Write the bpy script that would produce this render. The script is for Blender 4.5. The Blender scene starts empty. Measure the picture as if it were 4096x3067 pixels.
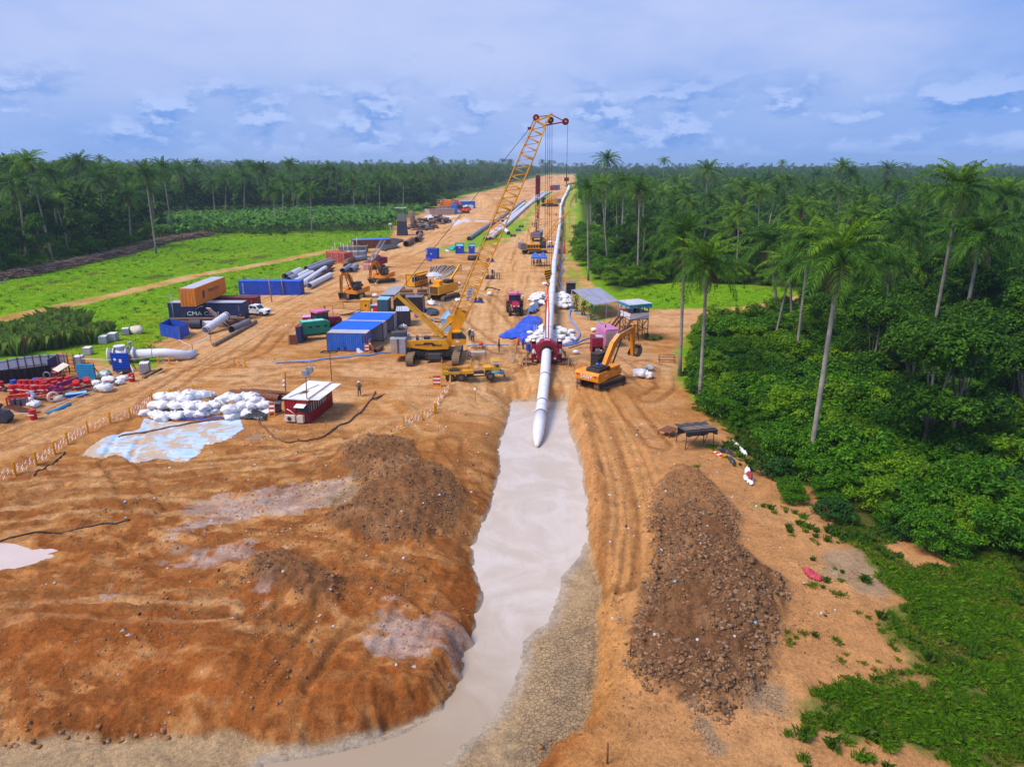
import bpy,math,random
import numpy as np
from mathutils import Vector,Matrix,Euler
S=bpy.context.scene
COL=S.collection
RND=random.Random(11)
rad=math.radians
# ---------------------------------------------------------------- camera, sky, sun, exposure
CAMZ,PITCH,FPX=25.0,rad(17.31),2839.0
cam=bpy.data.cameras.new("camera");cam.sensor_width=36;cam.lens=36*FPX/4096
cam.clip_start=0.5;cam.clip_end=9000
cob=bpy.data.objects.new("camera",cam);COL.objects.link(cob)
cob.location=(0,0,CAMZ);cob.rotation_euler=(math.pi/2-PITCH,0,0)
S.camera=cob
SUN_EL,SUN_AZ=rad(54),rad(-118)
w=bpy.data.worlds.new("World");S.world=w;w.use_nodes=True
wn,wl=w.node_tree.nodes,w.node_tree.links
wn.clear()
def wnode(t,**k):
 n=wn.new(t)
 for a,b in k.items():setattr(n,a,b)
 return n
def wmath(op,a,b=None,c=None,clamp=False):
 n=wn.new('ShaderNodeMath');n.operation=op;n.use_clamp=clamp
 for i,v in enumerate((a,b,c)):
  if v is None:continue
  if isinstance(v,(int,float)):n.inputs[i].default_value=v
  else:wl.new(v,n.inputs[i])
 return n.outputs[0]
def wmix(f,a,b):
 n=wn.new('ShaderNodeMix');n.data_type='RGBA'
 for s,v in((0,f),(6,a),(7,b)):
  if isinstance(v,(int,float)):n.inputs[s].default_value=v
  elif isinstance(v,tuple):n.inputs[s].default_value=(*v,1)
  else:wl.new(v,n.inputs[s])
 return n.outputs[2]
def wramp(v,lo,hi):
 n=wn.new('ShaderNodeMapRange');n.interpolation_type='SMOOTHSTEP'
 wl.new(v,n.inputs[0]);n.inputs[1].default_value=lo;n.inputs[2].default_value=hi
 return n.outputs[0]
sky=wnode('ShaderNodeTexSky',sky_type='NISHITA',sun_disc=False)
sky.sun_elevation=SUN_EL;sky.sun_rotation=SUN_AZ;sky.altitude=20;sky.air_density=1.4;sky.dust_density=2.5;sky.ozone_density=3
tc=wnode('ShaderNodeTexCoord');sp=wnode('ShaderNodeSeparateXYZ');wl.new(tc.outputs['Generated'],sp.inputs[0])
def wnoise(sx,sy,sz,scale,det,rough,off=(0,0,0)):
 m=wnode('ShaderNodeMapping');wl.new(tc.outputs['Generated'],m.inputs[0])
 m.inputs['Scale'].default_value=(sx,sy,sz);m.inputs['Location'].default_value=off
 n=wnode('ShaderNodeTexNoise');wl.new(m.outputs[0],n.inputs[0])
 n.inputs['Scale'].default_value=scale;n.inputs['Detail'].default_value=det;n.inputs['Roughness'].default_value=rough
 return n.outputs[0]
Z=sp.outputs[2]
K=13.0
def kc(r,g_,b):return tuple(((c/255)**2.2)*K for c in(r,g_,b))
hi=wramp(wnoise(1,.8,2.6,1.6,5,.55,(.3,0,0)),.30,.68)
base=wmix(hi,kc(100,154,238),kc(192,207,253))
base=wmix(wmath('MULTIPLY',wramp(Z,.16,.02),.65),base,kc(146,182,246))
base=wmix(.12,base,sky.outputs[0])
d0=wnoise(1,1,2.2,13,8,.58,(5.3,.4,.02));d1=wnoise(1,1,2.2,13,8,.58,(5.3,.4,.02+.028))
band=wmath('MULTIPLY',wramp(Z,.0,.03),wramp(Z,.12,.06))
den=wmath('MULTIPLY',wramp(d0,.42,.60),band)
lit=wramp(wmath('SUBTRACT',d0,d1),-.05,.07)
ccol=wmix(lit,kc(92,144,222),kc(182,204,252))
skyc=wmix(wmath('MULTIPLY',den,.66),base,ccol)
e0=wnoise(1,1,3.4,3.4,7,.6,(4.1,2,.5))
wisp=wmath('MULTIPLY',wramp(e0,.60,.70),wmath('MULTIPLY',wramp(Z,.05,.10),wramp(Z,.5,.2)))
skyc=wmix(wmath('MULTIPLY',wisp,.4),skyc,kc(104,150,222))
bg=wnode('ShaderNodeBackground');bg.inputs[1].default_value=0.07
wl.new(skyc,bg.inputs[0])
out=wnode('ShaderNodeOutputWorld');wl.new(bg.outputs[0],out.inputs[0])
sl=bpy.data.lights.new("sun",'SUN');sl.energy=3.6;sl.angle=rad(24);sl.color=(1.0,.90,.79)
so=bpy.data.objects.new("sun",sl);COL.objects.link(so)
sd=Vector((math.sin(SUN_AZ)*math.cos(SUN_EL),math.cos(SUN_AZ)*math.cos(SUN_EL),math.sin(SUN_EL)))
so.rotation_euler=sd.to_track_quat('Z','Y').to_euler();so.location=sd*200
S.view_settings.view_transform='Standard';S.view_settings.look='None'
S.view_settings.exposure=0.2;S.view_settings.gamma=1;S.view_settings.use_curve_mapping=False
S.cycles.use_denoising=True
S.cycles.max_bounces=5;S.cycles.diffuse_bounces=3;S.cycles.glossy_bounces=2;S.cycles.transmission_bounces=3
S.cycles.transparent_max_bounces=6;S.cycles.volume_bounces=1
S.cycles.caustics_reflective=False;S.cycles.caustics_refractive=False
# ---------------------------------------------------------------- measuring: a pixel of a photograph crop -> a point on a level plane of the place
TILE=dict(N=(0,0,1.0),V=(0,0,.54004),A=(0,1000,2.011),B=(1000,1050,2.212),C=(1800,1050,2.208),D=(1500,600,2.212),P=(2300,550,1.2266),Q=(0,550,1.4747),U=(2400,1600,1.1291),W=(0,1600,.8848),E=(1450,950,4.9156),F=(2050,430,5.52),G=(1550,1150,4.4756),H=(1150,880,4.0218),I=(0,1350,3.95),J=(2000,1150,3.68),K=(2100,600,4.14),L=(1700,750,5.52),M=(660,1100,4.9156),O=(1100,1200,4.424),R=(540,1480,2.572),X=(1700,1400,5.52),Y=(2600,1600,4.424),Z=(1600,740,5.53))
SP,CP=math.sin(PITCH),math.cos(PITCH)
def ray(t,cx,cy):
 x0,y0,k=TILE[t]
 dx=(x0+cx/k-2048)/FPX;dy=-(y0+cy/k-1533.5)/FPX
 return Vector((dx,CP+dy*SP,-SP+dy*CP))
def g(t,cx,cy,z=0.0):
 d=ray(t,cx,cy);return Vector((0,0,CAMZ))+d*((z-CAMZ)/d.z)
def gy(t,cx,cy,y):
 d=ray(t,cx,cy);return Vector((0,0,CAMZ))+d*(y/d.y)
def gp(t,pts,z=0.0):return[tuple(g(t,a,b,z).xy)for a,b in pts]
# ---------------------------------------------------------------- noise and distances
def _hash(xi,yi,seed):
 h=(xi.astype(np.int64)*374761393+yi.astype(np.int64)*668265263+seed*144665+977)&0xffffffff
 h=((h^(h>>13))*1274126177)&0xffffffff
 h=((h^(h>>15))*2246822519)&0xffffffff
 return((h^(h>>16))&0xffff)/65535.0
def vn(x,y,seed=0):
 xi,yi=np.floor(x),np.floor(y);fx,fy=x-xi,y-yi
 fx=fx*fx*(3-2*fx);fy=fy*fy*(3-2*fy)
 a,b,c,d=_hash(xi,yi,seed),_hash(xi+1,yi,seed),_hash(xi,yi+1,seed),_hash(xi+1,yi+1,seed)
 return a+(b-a)*fx+(c-a)*fy+(a-b-c+d)*fx*fy
def fbm(x,y,seed=0,o=4,gain=.5):
 s,a,t=0,1.0,0
 for i in range(o):
  s=s+a*(vn(x,y,seed+i*17)-.5);t+=a;a*=gain
  x,y=x*1.93+y*.41,y*1.93-x*.41
 return s/t*2
def ridged(x,y,seed=0,o=3):
 s,a,t=0,1.0,0
 for i in range(o):
  s=s+a*(1-np.abs(2*vn(x,y,seed+i*13)-1));t+=a;a*=.5
  x,y=x*2.03+3.1,y*2.03-1.7
 return s/t
def sm(a,lo,hi):
 t=np.clip((a-lo)/(hi-lo),0,1);return t*t*(3-2*t)
def pline(P,X,Y,marg):
 """distance, along-length and signed side to a polyline; points beyond MARG get 1e3"""
 P=np.asarray(P,float);d=np.full(X.shape,1e3);s=np.zeros(X.shape);sg=np.ones(X.shape)
 lo,hi_=P.min(0)-marg,P.max(0)+marg
 m=(X>lo[0])&(X<hi_[0])&(Y>lo[1])&(Y<hi_[1])
 if not m.any():return d,s,sg
 x,y=X[m],Y[m];bd=np.full(x.shape,1e3);bs=np.zeros(x.shape);bg_=np.ones(x.shape);acc=0
 for i in range(len(P)-1):
  a,b=P[i],P[i+1];e=b-a;L=math.hypot(*e)+1e-9
  t=np.clip(((x-a[0])*e[0]+(y-a[1])*e[1])/L/L,0,1)
  px,py=x-a[0]-t*e[0],y-a[1]-t*e[1];dd=np.hypot(px,py);k=dd<bd
  bd=np.where(k,dd,bd);bs=np.where(k,acc+t*L,bs);bg_=np.where(k,np.sign(e[0]*py-e[1]*px),bg_);acc+=L
 d[m],s[m],sg[m]=bd,bs,bg_
 return d,s,sg
def sdp(P,X,Y,marg=12):
 """signed distance to a polygon, negative inside"""
 P=list(P);d,_,_=pline(P+[P[0]],X,Y,marg)
 A=np.asarray(P);lo,hi_=A.min(0),A.max(0)
 m=(X>lo[0])&(X<hi_[0])&(Y>lo[1])&(Y<hi_[1])
 if m.any():
  x,y=X[m],Y[m];ins=np.zeros(x.shape,bool);j=len(P)-1
  for i in range(len(P)):
   (xi,yi),(xj,yj)=P[i],P[j]
   c=((yi>y)!=(yj>y))&(x<(xj-xi)*(y-yi)/(yj-yi+1e-12)+xi);ins^=c;j=i
  q=d[m];d[m]=np.where(ins,-q,q)
 return d
# ---------------------------------------------------------------- shape of the ground
WZ=-1.5
WATER=gp('V',[(1108,868),(1095,910),(1078,965),(1080,1010),(1072,1050),(1060,1090),(1040,1140),(1022,1180),(1026,1230),(1043,1290),(1030,1330),(1025,1380),(1010,1420),(1005,1450),(985,1500),(945,1545),(880,1580),(810,1604),(740,1622),(660,1636),(570,1650),(560,1690),(700,1760),(930,1680),(1010,1600),(1072,1540),(1108,1480),(1126,1430),(1128,1385),(1185,1340),(1203,1290),(1213,1245),(1252,1200),(1268,1160),(1266,1120),(1268,1080),(1256,1010),(1248,970),(1230,930),(1222,868)],WZ)
DEPR=gp('V',[(1108,866),(1095,910),(1078,965),(1080,1010),(1072,1050),(1060,1090),(1040,1140),(1022,1180),(1026,1230),(1043,1290),(1030,1330),(1025,1380),(1010,1420),(1005,1450),(990,1495),(950,1535),(900,1560),(820,1590),(740,1604),(640,1622),(560,1614),(500,1590),(420,1606),(330,1600),(240,1608),(140,1598),(60,1618),(-60,1606),(-300,1620),(-500,1800),(300,2300),(1100,2100),(1130,1760),(1165,1665),(1190,1610),(1260,1590),(1275,1500),(1290,1420),(1288,1340),(1300,1280),(1280,1230),(1268,1160),(1266,1120),(1268,1080),(1256,1010),(1248,970),(1230,930),(1222,866)],WZ)
SPOIL=gp('V',[(1455,1000),(1420,1050),(1410,1120),(1425,1180),(1395,1260),(1370,1360),(1370,1440),(1430,1480),(1560,1510),(1600,1490),(1640,1440),(1670,1350),(1690,1240),(1640,1210),(1580,1160),(1590,1100),(1540,1040),(1500,1000)],.6)
CLAY=gp('V',[(740,960),(800,940),(880,950),(900,1000),(960,1010),(1000,1060),(970,1120),(900,1160),(830,1160),(760,1150),(700,1120),(760,1090),(790,1050),(740,1010)],.4)
CLAY2=gp('V',[(545,1200),(600,1190),(660,1215),(720,1250),(715,1290),(650,1300),(600,1260),(540,1240)],.3)
BANKEDGE=gp('V',[(-200,1330),(60,1345),(180,1380),(300,1370),(420,1390),(520,1440),(640,1490),(760,1480),(900,1490),(975,1460),(1000,1420),(1015,1360),(1025,1300),(1005,1260),(1000,1180)],.5)
RBERM=gp('V',[(1240,880),(1262,960),(1285,1040),(1300,1120),(1292,1200),(1300,1240)])
RROAD=gp('V',[(1285,830),(1310,900),(1345,980),(1375,1060),(1390,1140),(1375,1230),(1355,1320),(1345,1420)])
LROAD=gp('V',[(-260,1010),(0,935),(180,868),(330,800),(470,728),(600,660),(720,605),(830,560),(930,515),(1020,460),(1090,420)])
MROAD=gp('V',[(1120,840),(1080,720),(1085,640),(1110,560),(1140,500),(1165,440),(1195,400),(1215,384),(1226,375)])
FTRK=gp('V',[(0,690),(120,665),(280,630),(420,596),(560,572),(640,556),(720,540)])
RPATH=gp('V',[(1330,770),(1400,720),(1440,690),(1500,682),(1570,682),(1650,660),(1760,640)])
FIELD=gp('V',[(-400,760),(-300,640),(0,612),(120,588),(250,556),(420,520),(540,512),(700,506),(850,500),(840,520),(790,540),(740,552),(690,575),(600,610),(520,640),(480,660),(430,690),(350,740),(200,730),(0,760)])
LVERGE=gp('V',[(845,498),(780,520),(735,548),(640,590),(560,600),(505,640),(480,655),(540,690),(440,700),(340,710),(345,800),(200,780),(130,760),(0,800),(-400,900),(-600,600),(0,560),(830,440)])
RFOREST=gp('V',[(1240,372),(1243,420),(1240,500),(1232,560),(1262,600),(1300,640),(1345,660),(1400,668),(1560,664),(1700,640),(1720,660),(1640,690),(1540,694),(1490,720),(1460,760),(1462,830),(1510,893),(1575,935),(1605,985),(1640,1065),(1700,1100),(1790,1140),(1840,1165),(1885,1225),(1925,1290),(1890,1360),(1880,1420),(1960,1470),(1830,1500),(1800,1545),(1850,1580),(1940,1590),(2010,1660),(2300,1900),(3200,1700),(6000,700),(9000,372)],-.3)
CLEAR=gp('V',[(1330,640),(1380,620),(1480,612),(1600,616),(1690,622),(1720,640),(1600,664),(1400,668)])
LFOREST=gp('V',[(-900,640),(0,600),(110,577),(250,545),(340,520),(430,508),(600,504),(840,498),(880,468),(935,450),(1000,424),(1070,408),(1150,386),(1215,371),(1219,366),(-6000,366)])
GRASSMID=gp('V',[(930,545),(1000,520),(1030,500),(1080,500),(1130,470),(1168,425),(1190,412),(1186,425),(1160,455),(1130,500),(1090,520),(1000,545)])
GRASSR=gp('V',[(1226,400),(1240,400),(1242,470),(1236,560),(1260,620),(1290,650),(1300,690),(1240,640),(1222,560),(1215,500)])
def ruts(h,X,Y,P,offs,dep,wid,marg=14,tread=0.0):
 d,s,sg=pline(P,X,Y,marg);q=d*sg
 near=d<500
 if not near.any():return h
 wob=fbm(s*.08,q*0+3.3,5,2)*.7
 amp=.55+.6*fbm(s*.22+7,q*.3,8,2)
 for o in offs:
  e=np.exp(-((q+wob-o)/wid)**2);e2=np.exp(-((np.abs(q+wob-o)-wid*1.7)/(wid*.7))**2)
  h=h+near*(-dep*e*amp+dep*.55*e2*amp)
  if tread:h=h+near*tread*e*np.sign(np.sin(s*21))
 return h
def hfun(X,Y):
 X=np.atleast_1d(np.asarray(X,float));Y=np.atleast_1d(np.asarray(Y,float))
 near=sm(Y,95,60)
 h=fbm(X*.05,Y*.05,1,3)*.12+fbm(X*.3,Y*.3,2,4)*(.05+.10*near)
 ang=.22*np.sin(X*.06)+.1;u=X*np.cos(ang)+Y*np.sin(ang);v=-X*np.sin(ang)+Y*np.cos(ang)
 lm=sm(X,2,-6)*sm(Y,34,42)*sm(Y,104,84)
 h=h+lm*((ridged(u*.11,v*.62+.6*fbm(u*.1,v*.1,6,2),21,3)-.55)*.5)
 h=h+sm(Y,60,46)*sm(X,0,-5)*((ridged(X*.3+Y*.1,Y*.34-X*.06,31,4)-.5)*.42)
 rough=sm(Y,66,50)*sm(X,3,-2);mk=sm(fbm(X*.14,Y*.17,33,3),-.25,.3)
 q1=ridged(X*.42+.3*fbm(X,Y,34,2),Y*.6,35,3);h=h+rough*((q1**2-.35)*.26+mk*(ridged(X*1.5,Y*1.7,36,3)-.5)*.22+mk*(vn(X*4.6,Y*4.6,37)-.5)*.10)
 rm=sm(X,3,6)*sm(Y,85,70)
 h=h+rm*(ridged(X*.5,Y*.28,41,3)-.5)*.12
 h=ruts(h,X,Y,LROAD,(-6.5,-4.6,-3.1,-1.2,.4,2.0,3.8,5.6),.10,.28)
 h=ruts(h,X,Y,MROAD,(-7,-5.2,-3.4,-1.5,.2,2.1,3.6,5.5),.10,.3)
 h=ruts(h,X,Y,RROAD,(-1.6,-.9,.8,1.5),.2,.24,8,.03)
 for i,P in enumerate(TRACKS):h=ruts(h,X,Y,P,(-1.1,1.1),.2,.26,6,.03)
 d,s,_=pline(BANKEDGE,X,Y,14);h=h+np.exp(-(d/2.0)**2)*(.18+.5*sm(Y,40,33))*(1+.7*fbm(s*.2,s*0,51,3))
 for P,hh,sc in((SPOIL,1.05,1.6),(CLAY,.75,1.6),(CLAY2,.5,1.2)):
  d=sdp(P,X,Y,8);m=sm(d,.5,-2.2)
  lump=ridged(X*.8,Y*.8,61,2)*.5+ridged(X*2.1,Y*2.1,62,3)*.5
  clod=vn(X*4.2,Y*4.2,63)*.16+vn(X*7.7,Y*7.7,64)*.10
  h=h+m*(hh*(.35+.65*fbm(X*.16,Y*.16,65,2)+.35*lump))+sm(d,.9,-.3)*(lump*.45+clod*2.0)
 d,s,_=pline(RBERM,X,Y,8);h=h+np.exp(-(d/1.1)**2)*(.42+.3*fbm(s*.4,s*0,71,3))
 for(a,b),r_,hh in HEAPS:
  q=np.hypot((X-a)/r_,(Y-b)/(r_*1.1));h=h+np.clip(1-q,0,1)**1.2*hh*(1+.4*fbm(X*.2,Y*.2,75,3))
 fr=sdp(RFOREST,X,Y,30);h=h-sm(fr,9,-14)*1.3*sm(Y,120,90)
 h=h+sm(sdp(RFOREST,X,Y,6),0,-3)*fbm(X*.2,Y*.2,77,3)*.25
 d=sdp(DEPR,X,Y,10)
 ds,s,_=pline(DEPR,X,Y,6);edge=d+fbm(X*.8,Y*.8,81,4)*.35+(ridged(s*.33,ds*.12,83,2)-.5)*.7+(ridged(s*1.15,ds*.35,84,2)-.5)*.35+(vn(X*3.1,Y*3.1,88)-.5)*.22
 steep=1.5-.72*sm(Y,33,37)*sm(X,2.2,.8)-.1*sm(Y,34,30);h=h-sm(d,7,0)*.45*sm(X,3,1.5)
 wall=WZ-.05+np.clip(edge,-.2,12)*steep
 k=.35+.5*sm(X,2.2,.8);dd=wall-h;hm=np.clip(.5+.5*dd/k,0,1);h=wall*(1-hm)+h*hm-k*hm*(1-hm)
 wd=sdp(WATER,X,Y,10)+fbm(X*1.1,Y*1.1,85,3)*.12
 inside=sm(d,.15,-.25)
 flat=WZ+.03+np.clip(wd,0,2.2)*.08+fbm(X*.7,Y*.7,86,4)*.07+sm(X,4,-2)*sm(Y,32,28)*(ridged(X*.9,Y*.9,87,3)-.4)*.16
 flr=np.where(wd<0,WZ-.02+np.clip(wd,-1.2,0)*.6,flat)
 h=h*(1-inside)+flr*inside;h=np.where((d<1.6)&(wd>.25),np.maximum(h,WZ+.03+np.clip(wd,0,1)*.02),h)
 for P,zl in PUDS:
  d=sdp(P,X,Y,4)+fbm(X*.7,Y*.9,89,3)*.7;m=sm(d,.7,-.2);h=h*(1-m)+(zl-.05)*m
 return h
PUDS=[(gp('V',[(-160,1175),(0,1172),(60,1176),(140,1188),(100,1203),(55,1222),(0,1230),(-160,1240)],-.05),-.05),(gp('E',[(1240,1240),(1300,1230),(1420,1250),(1560,1230),(1700,1200),(1730,1250),(1660,1310),(1500,1335),(1340,1325),(1260,1300)],-.1),-.1),(gp('A',[(-40,660),(40,640),(110,660),(100,700),(20,725),(-60,720)],0),0)]
HEAPS=[]
for(tx,ty,r_,hh)in((1180,330,6,4.2),(1290,330,9,3.4),(1480,345,8,3.0),(1600,300,10,3.0),(930,330,5,2.0)):
 p=g('L',tx,ty+60);HEAPS.append(((p.x,p.y),r_*1.5,hh))
for(tx,ty,r_,hh)in((730,990,7,3.2),):
 p=g('K',tx,ty);HEAPS.append(((p.x,p.y),r_,hh))
for(tx,ty,r_,hh)in((500,790,4.5,1.5),(900,720,5,1.8),(700,760,5,1.6),(60,640,5,1.2),(300,790,4,1.3)):
 p=g('L',tx,ty);HEAPS.append(((p.x,p.y),r_,hh))
p=g('B',1330,1290);HEAPS.append(((p.x,p.y),2.6,.7))
p=g('V',600,900);HEAPS.append(((p.x,p.y),2.2,.3))
TRACKS=[gp('V',q)for q in([(-100,1240),(150,1260),(330,1230),(480,1190),(620,1180),(760,1210),(900,1260),(1000,1330)],[(560,1560),(640,1440),(720,1340),(790,1260),(820,1180)],[(820,1500),(850,1400),(900,1310),(940,1230),(960,1100),(975,950)],[(0,1090),(200,1040),(420,1020),(600,1000),(760,960),(900,900),(1010,860)],[(-100,1180),(200,1120),(420,1090),(640,1060)],[(500,830),(640,800),(760,790),(900,810),(1050,840),(1150,860)],[(520,760),(420,800),(330,860),(250,1000),(330,1100)],[(900,700),(800,760),(700,780),(560,790)],[(950,640),(1000,700),(1080,760)],[(1400,860),(1440,830),(1440,790),(1390,780)],[(1330,830),(1370,900),(1420,960)],[(1300,760),(1350,790),(1400,830)])]
for k in range(7):TRACKS.append(gp('V',[(-120,1030+17*k),(60,1012+16*k),(230,1000+15*k+12*math.sin(k*2)),(420,985+19*k),(600,962+22*k),(720,940+20*k+10*math.sin(k*3))]))
for k in range(4):TRACKS.append(gp('V',[(-80,1300+26*k),(160,1275+24*k),(330,1290+20*k),(470,1260+30*k)]))
for q in([(930,960),(965,1010),(985,1080),(960,1160)],[(600,1340),(680,1260),(800,1225),(900,1240)],[(1290,900),(1320,1000),(1340,1100),(1335,1250)],[(560,1480),(590,1400),(640,1330),(650,1260)],[(700,1480),(760,1390),(860,1350),(960,1370)],[(560,820),(700,830),(830,860),(930,930)],[(840,700),(900,760),(1000,790),(1100,800)],[(960,600),(1060,640),(1120,700),(1130,760)],[(620,700),(560,760),(480,790),(380,800)]):TRACKS.append(gp('V',q))
def hz(x,y):return float(HF[0]([x],[y])[0])
HF=[hfun]
def gh(t,cx,cy):
 """point of a photograph crop -> point on the actual ground"""
 z=0.0
 for _ in range(2):
  p=g(t,cx,cy,z);z=hz(p.x,p.y)
 return g(t,cx,cy,z)
# ---------------------------------------------------------------- colours of the ground
PALE=[gp('V',q)for q in([(430,1090),(520,1070),(640,1050),(740,1040),(760,1060),(700,1090),(620,1110),(520,1130),(420,1150)],[(340,1215),(420,1190),(520,1185),(590,1200),(560,1220),(450,1230),(360,1240)],[(130,1290),(240,1270),(340,1285),(250,1300)],[(560,1215),(640,1240),(580,1320),(540,1300)],[(830,1290),(890,1310),(960,1300),(1020,1290),(980,1400),(830,1400)])]
PALE2=[gp('L',q)for q in([(0,640),(420,615),(760,625),(600,660),(420,690),(200,680),(0,690)],[(640,780),(820,745),(980,735),(960,765),(800,790),(600,860)],[(1090,745),(1200,725),(1420,720),(1380,745),(1150,760)],[(980,690),(1060,680),(1000,720)])]
OLIVE=[gp('V',q)for q in([(700,1075),(770,1045),(790,1080),(750,1105),(705,1100)],[(1780,1180),(1850,1170),(1890,1210),(1930,1290),(1860,1270),(1790,1230)],[(1480,1480),(1510,1540),(1560,1610),(1530,1640),(1500,1560),(1470,1500)],[(1590,1460),(1690,1480),(1680,1530),(1620,1510)])]
def lin(r,g_,b):return np.array([(c/255)**2.2 for c in(r,g_,b)])
SAND,SAND2,RED,CLAYC,DARK=np.array((.60,.300,.105)),np.array((.50,.220,.062)),np.array((.38,.115,.024)),np.array((.22,.105,.045)),np.array((.13,.065,.035))
PALEC,OLIVEC,MUDC,GRASSC,GRASS2,FLOORC=np.array((.52,.43,.385)),np.array((.36,.26,.16)),np.array((.46,.31,.165)),np.array((.17,.36,.006)),np.array((.26,.38,.010)),np.array((.035,.06,.012))
def gedge(X,Y,d):return d+fbm(X*.25,Y*.3,102,4)*1.2+(fbm(X*.16,Y*.2,19,4)*6.5+1.6)*sm(Y,62,50)+np.maximum(fbm(X*.22+5,Y*.28,29,3)-.12,0)*22*sm(Y,50,42)*sm(d,-9,-4)
def ground_colour(X,Y,H):
 n=X.shape[0]
 def blend(c,m,k):return c+(k-c)*m[:,None]
 big=fbm(X*.045,Y*.06,101,4);mid=fbm(X*.25,Y*.3,102,4);fine=fbm(X*1.3,Y*1.6,103,4)
 c=np.tile(SAND,(n,1));c=blend(c,sm(big+.5*mid,-.1,.5),SAND2);c=blend(c,sm(Y,58,80)*.75*sm(mid+.5*big,.4,-.3),np.array((.62,.355,.175)))
 near=sm(Y,88,55);yd=sm(Y,60,75);b0=fbm(X*.16,Y*.35,106,5,.6);c=blend(c,yd*sm(b0,.08,.35)*.6,np.array((.37,.165,.05)));c=blend(c,yd*sm(b0,-.15,-.45)*.5,np.array((.68,.41,.19)))
 c=blend(c,near*.75*sm(mid*.6+big*.7+.2,-.3,.4),SAND2*.92)
 c=blend(c,sm(Y,52,36)*sm(X,6,0)*(.45+.55*sm(fine+mid,-.5,.5)),RED)
 c=blend(c,sm(X,4,7)*sm(Y,75,60)*.35,np.array((.64,.335,.155)))
 lm=sm(X,2,-6)*sm(Y,34,42)*sm(Y,110,84)
 st=fbm(X*.10+.05*Y,Y*.7,104,4);c=blend(c,lm*sm(st,.05,.4)*.75,np.array((.38,.155,.045)))
 for i,(P,a)in enumerate(((LROAD,9),(MROAD,8.5))):
  d,s,sg=pline(P,X,Y,14);q=d*sg;m=sm(d,a,a-3)
  c=blend(c,m*(.35+.4*fbm(s*.05,q*1.1,110+i,3)),np.array((.68,.37,.145)))
  c=blend(c,m*sm(fbm(s*.05,q*1.7,120+i,3),.05,.4)*.75,np.array((.38,.17,.055)));c=blend(c,m*sm(fbm(s*.04+9,q*2.3,124+i,3),.12,.4)*.6,np.array((.70,.44,.22)))
 d,s,sg=pline(RROAD,X,Y,8);c=blend(c,sm(d,2.6,1.8)*(.5+.4*fbm(s*.2,d*sg*2,125,3)),np.array((.60,.29,.095)))
 zz=sm(Y,70,52)*sm(X,5,-1);b1=fbm(X*.5+.25*Y,Y*.8,140,5,.62);c=blend(c,zz*sm(b1,.03,.16)*.8,np.array((.27,.085,.020)));c=blend(c,zz*sm(b1,-.12,-.32)*.6,np.array((.60,.32,.125)))
 b2_=fbm(X*1.4,Y*1.6,141,4,.6);c=blend(c,zz*sm(b2_,.22,.4)*.5,np.array((.22,.075,.02)))
 for P in TRACKS:
  d,s,sg=pline(P,X,Y,5);q=np.abs(d-1.1);c=blend(c,sm(q,.5,.25)*(.55+.35*fine),np.array((.30,.12,.035))if P is TRACKS[0]or hash(P[0])%3 else np.array((.64,.37,.165)))
 for P in PALE:
  d=sdp(P,X,Y,5)+mid*2.2+fine*1.5;c=blend(c,sm(d,.35,-.35)*(.45+.35*fbm(X*.8,Y*2.0,134,4)),PALEC)
 for P in PALE2:
  d=sdp(P,X,Y,8)+mid*.8;c=blend(c,sm(d,.6,-.6)*.9,np.array((.66,.64,.66)))
 for P in OLIVE:
  d=sdp(P,X,Y,4)+fine*.7+mid*.5;c=blend(c,sm(d,.4,-.4)*.75,OLIVEC)
 d,s,_=pline(BANKEDGE,X,Y,10);c=blend(c,sm(d,4.0,.6)*.6*sm(mid+fine,-.5,.3),RED*.85)
 for P,k in((SPOIL,1.0),(CLAY,.8),(CLAY2,.8)):
  d=sdp(P,X,Y,8)+fine*.6;m=sm(d,.6,-.4)*k*(1-.5*sm(Y,43,51)*(X>3))
  c=blend(c,m,CLAYC);c=blend(c,m*sm(ridged(X*1.9,Y*1.9,131,3),.62,.42)*.5,DARK)
  c=blend(c,m*sm(fbm(X*.35,Y*.35,132,3),.1,.5)*.6,np.array((.46,.24,.11)))
 gr=np.zeros(n)
 fd=sdp(FIELD,X,Y,12)+mid*2.0;gr=np.maximum(gr,sm(fd,.8,-1))
 gr=np.maximum(gr,sm(sdp(LVERGE,X,Y,12)+mid*2.2+fine,.8,-1))
 gr=np.maximum(gr,sm(sdp(CLEAR,X,Y,12)+mid*1.2,.8,-1))
 gr=np.maximum(gr,sm(sdp(GRASSMID,X,Y,15)+mid*5+fine*2,1.5,-2)*.9)
 gr=np.maximum(gr,sm(sdp(GRASSR,X,Y,15)+mid*4+fine*2,1.5,-2)*.75)
 rfd=sdp(RFOREST,X,Y,12);ge=gedge(X,Y,rfd);rf=sm(ge+fine*.8,.5,-1.0);gr=np.maximum(gr,rf)
 gr=np.maximum(gr,sm(sdp(LFOREST,X,Y,12)+mid,.5,-1.0))
 gr=np.maximum(gr,sm(Y,1500,1600))
 d,s,sg=pline(FTRK,X,Y,9);tr=sm(d+mid*1.0+fine*.5,2.8,1.5);gr=gr*(1-tr*.9)
 d,_,_=pline(RPATH,X,Y,9);gr=gr*(1-sm(d+mid*.8+fine*.5,2.6,1.6))
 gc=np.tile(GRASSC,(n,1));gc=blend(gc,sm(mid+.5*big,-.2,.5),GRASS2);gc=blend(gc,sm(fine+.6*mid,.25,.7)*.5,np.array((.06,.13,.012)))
 fl=np.maximum(sm(rfd,-1.5,-5)*(1-sm(sdp(CLEAR,X,Y,12),2,0)),sm(sdp(LFOREST,X,Y,12),-2,-6));fl=np.maximum(fl,sm(Y,1500,1600))
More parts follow.
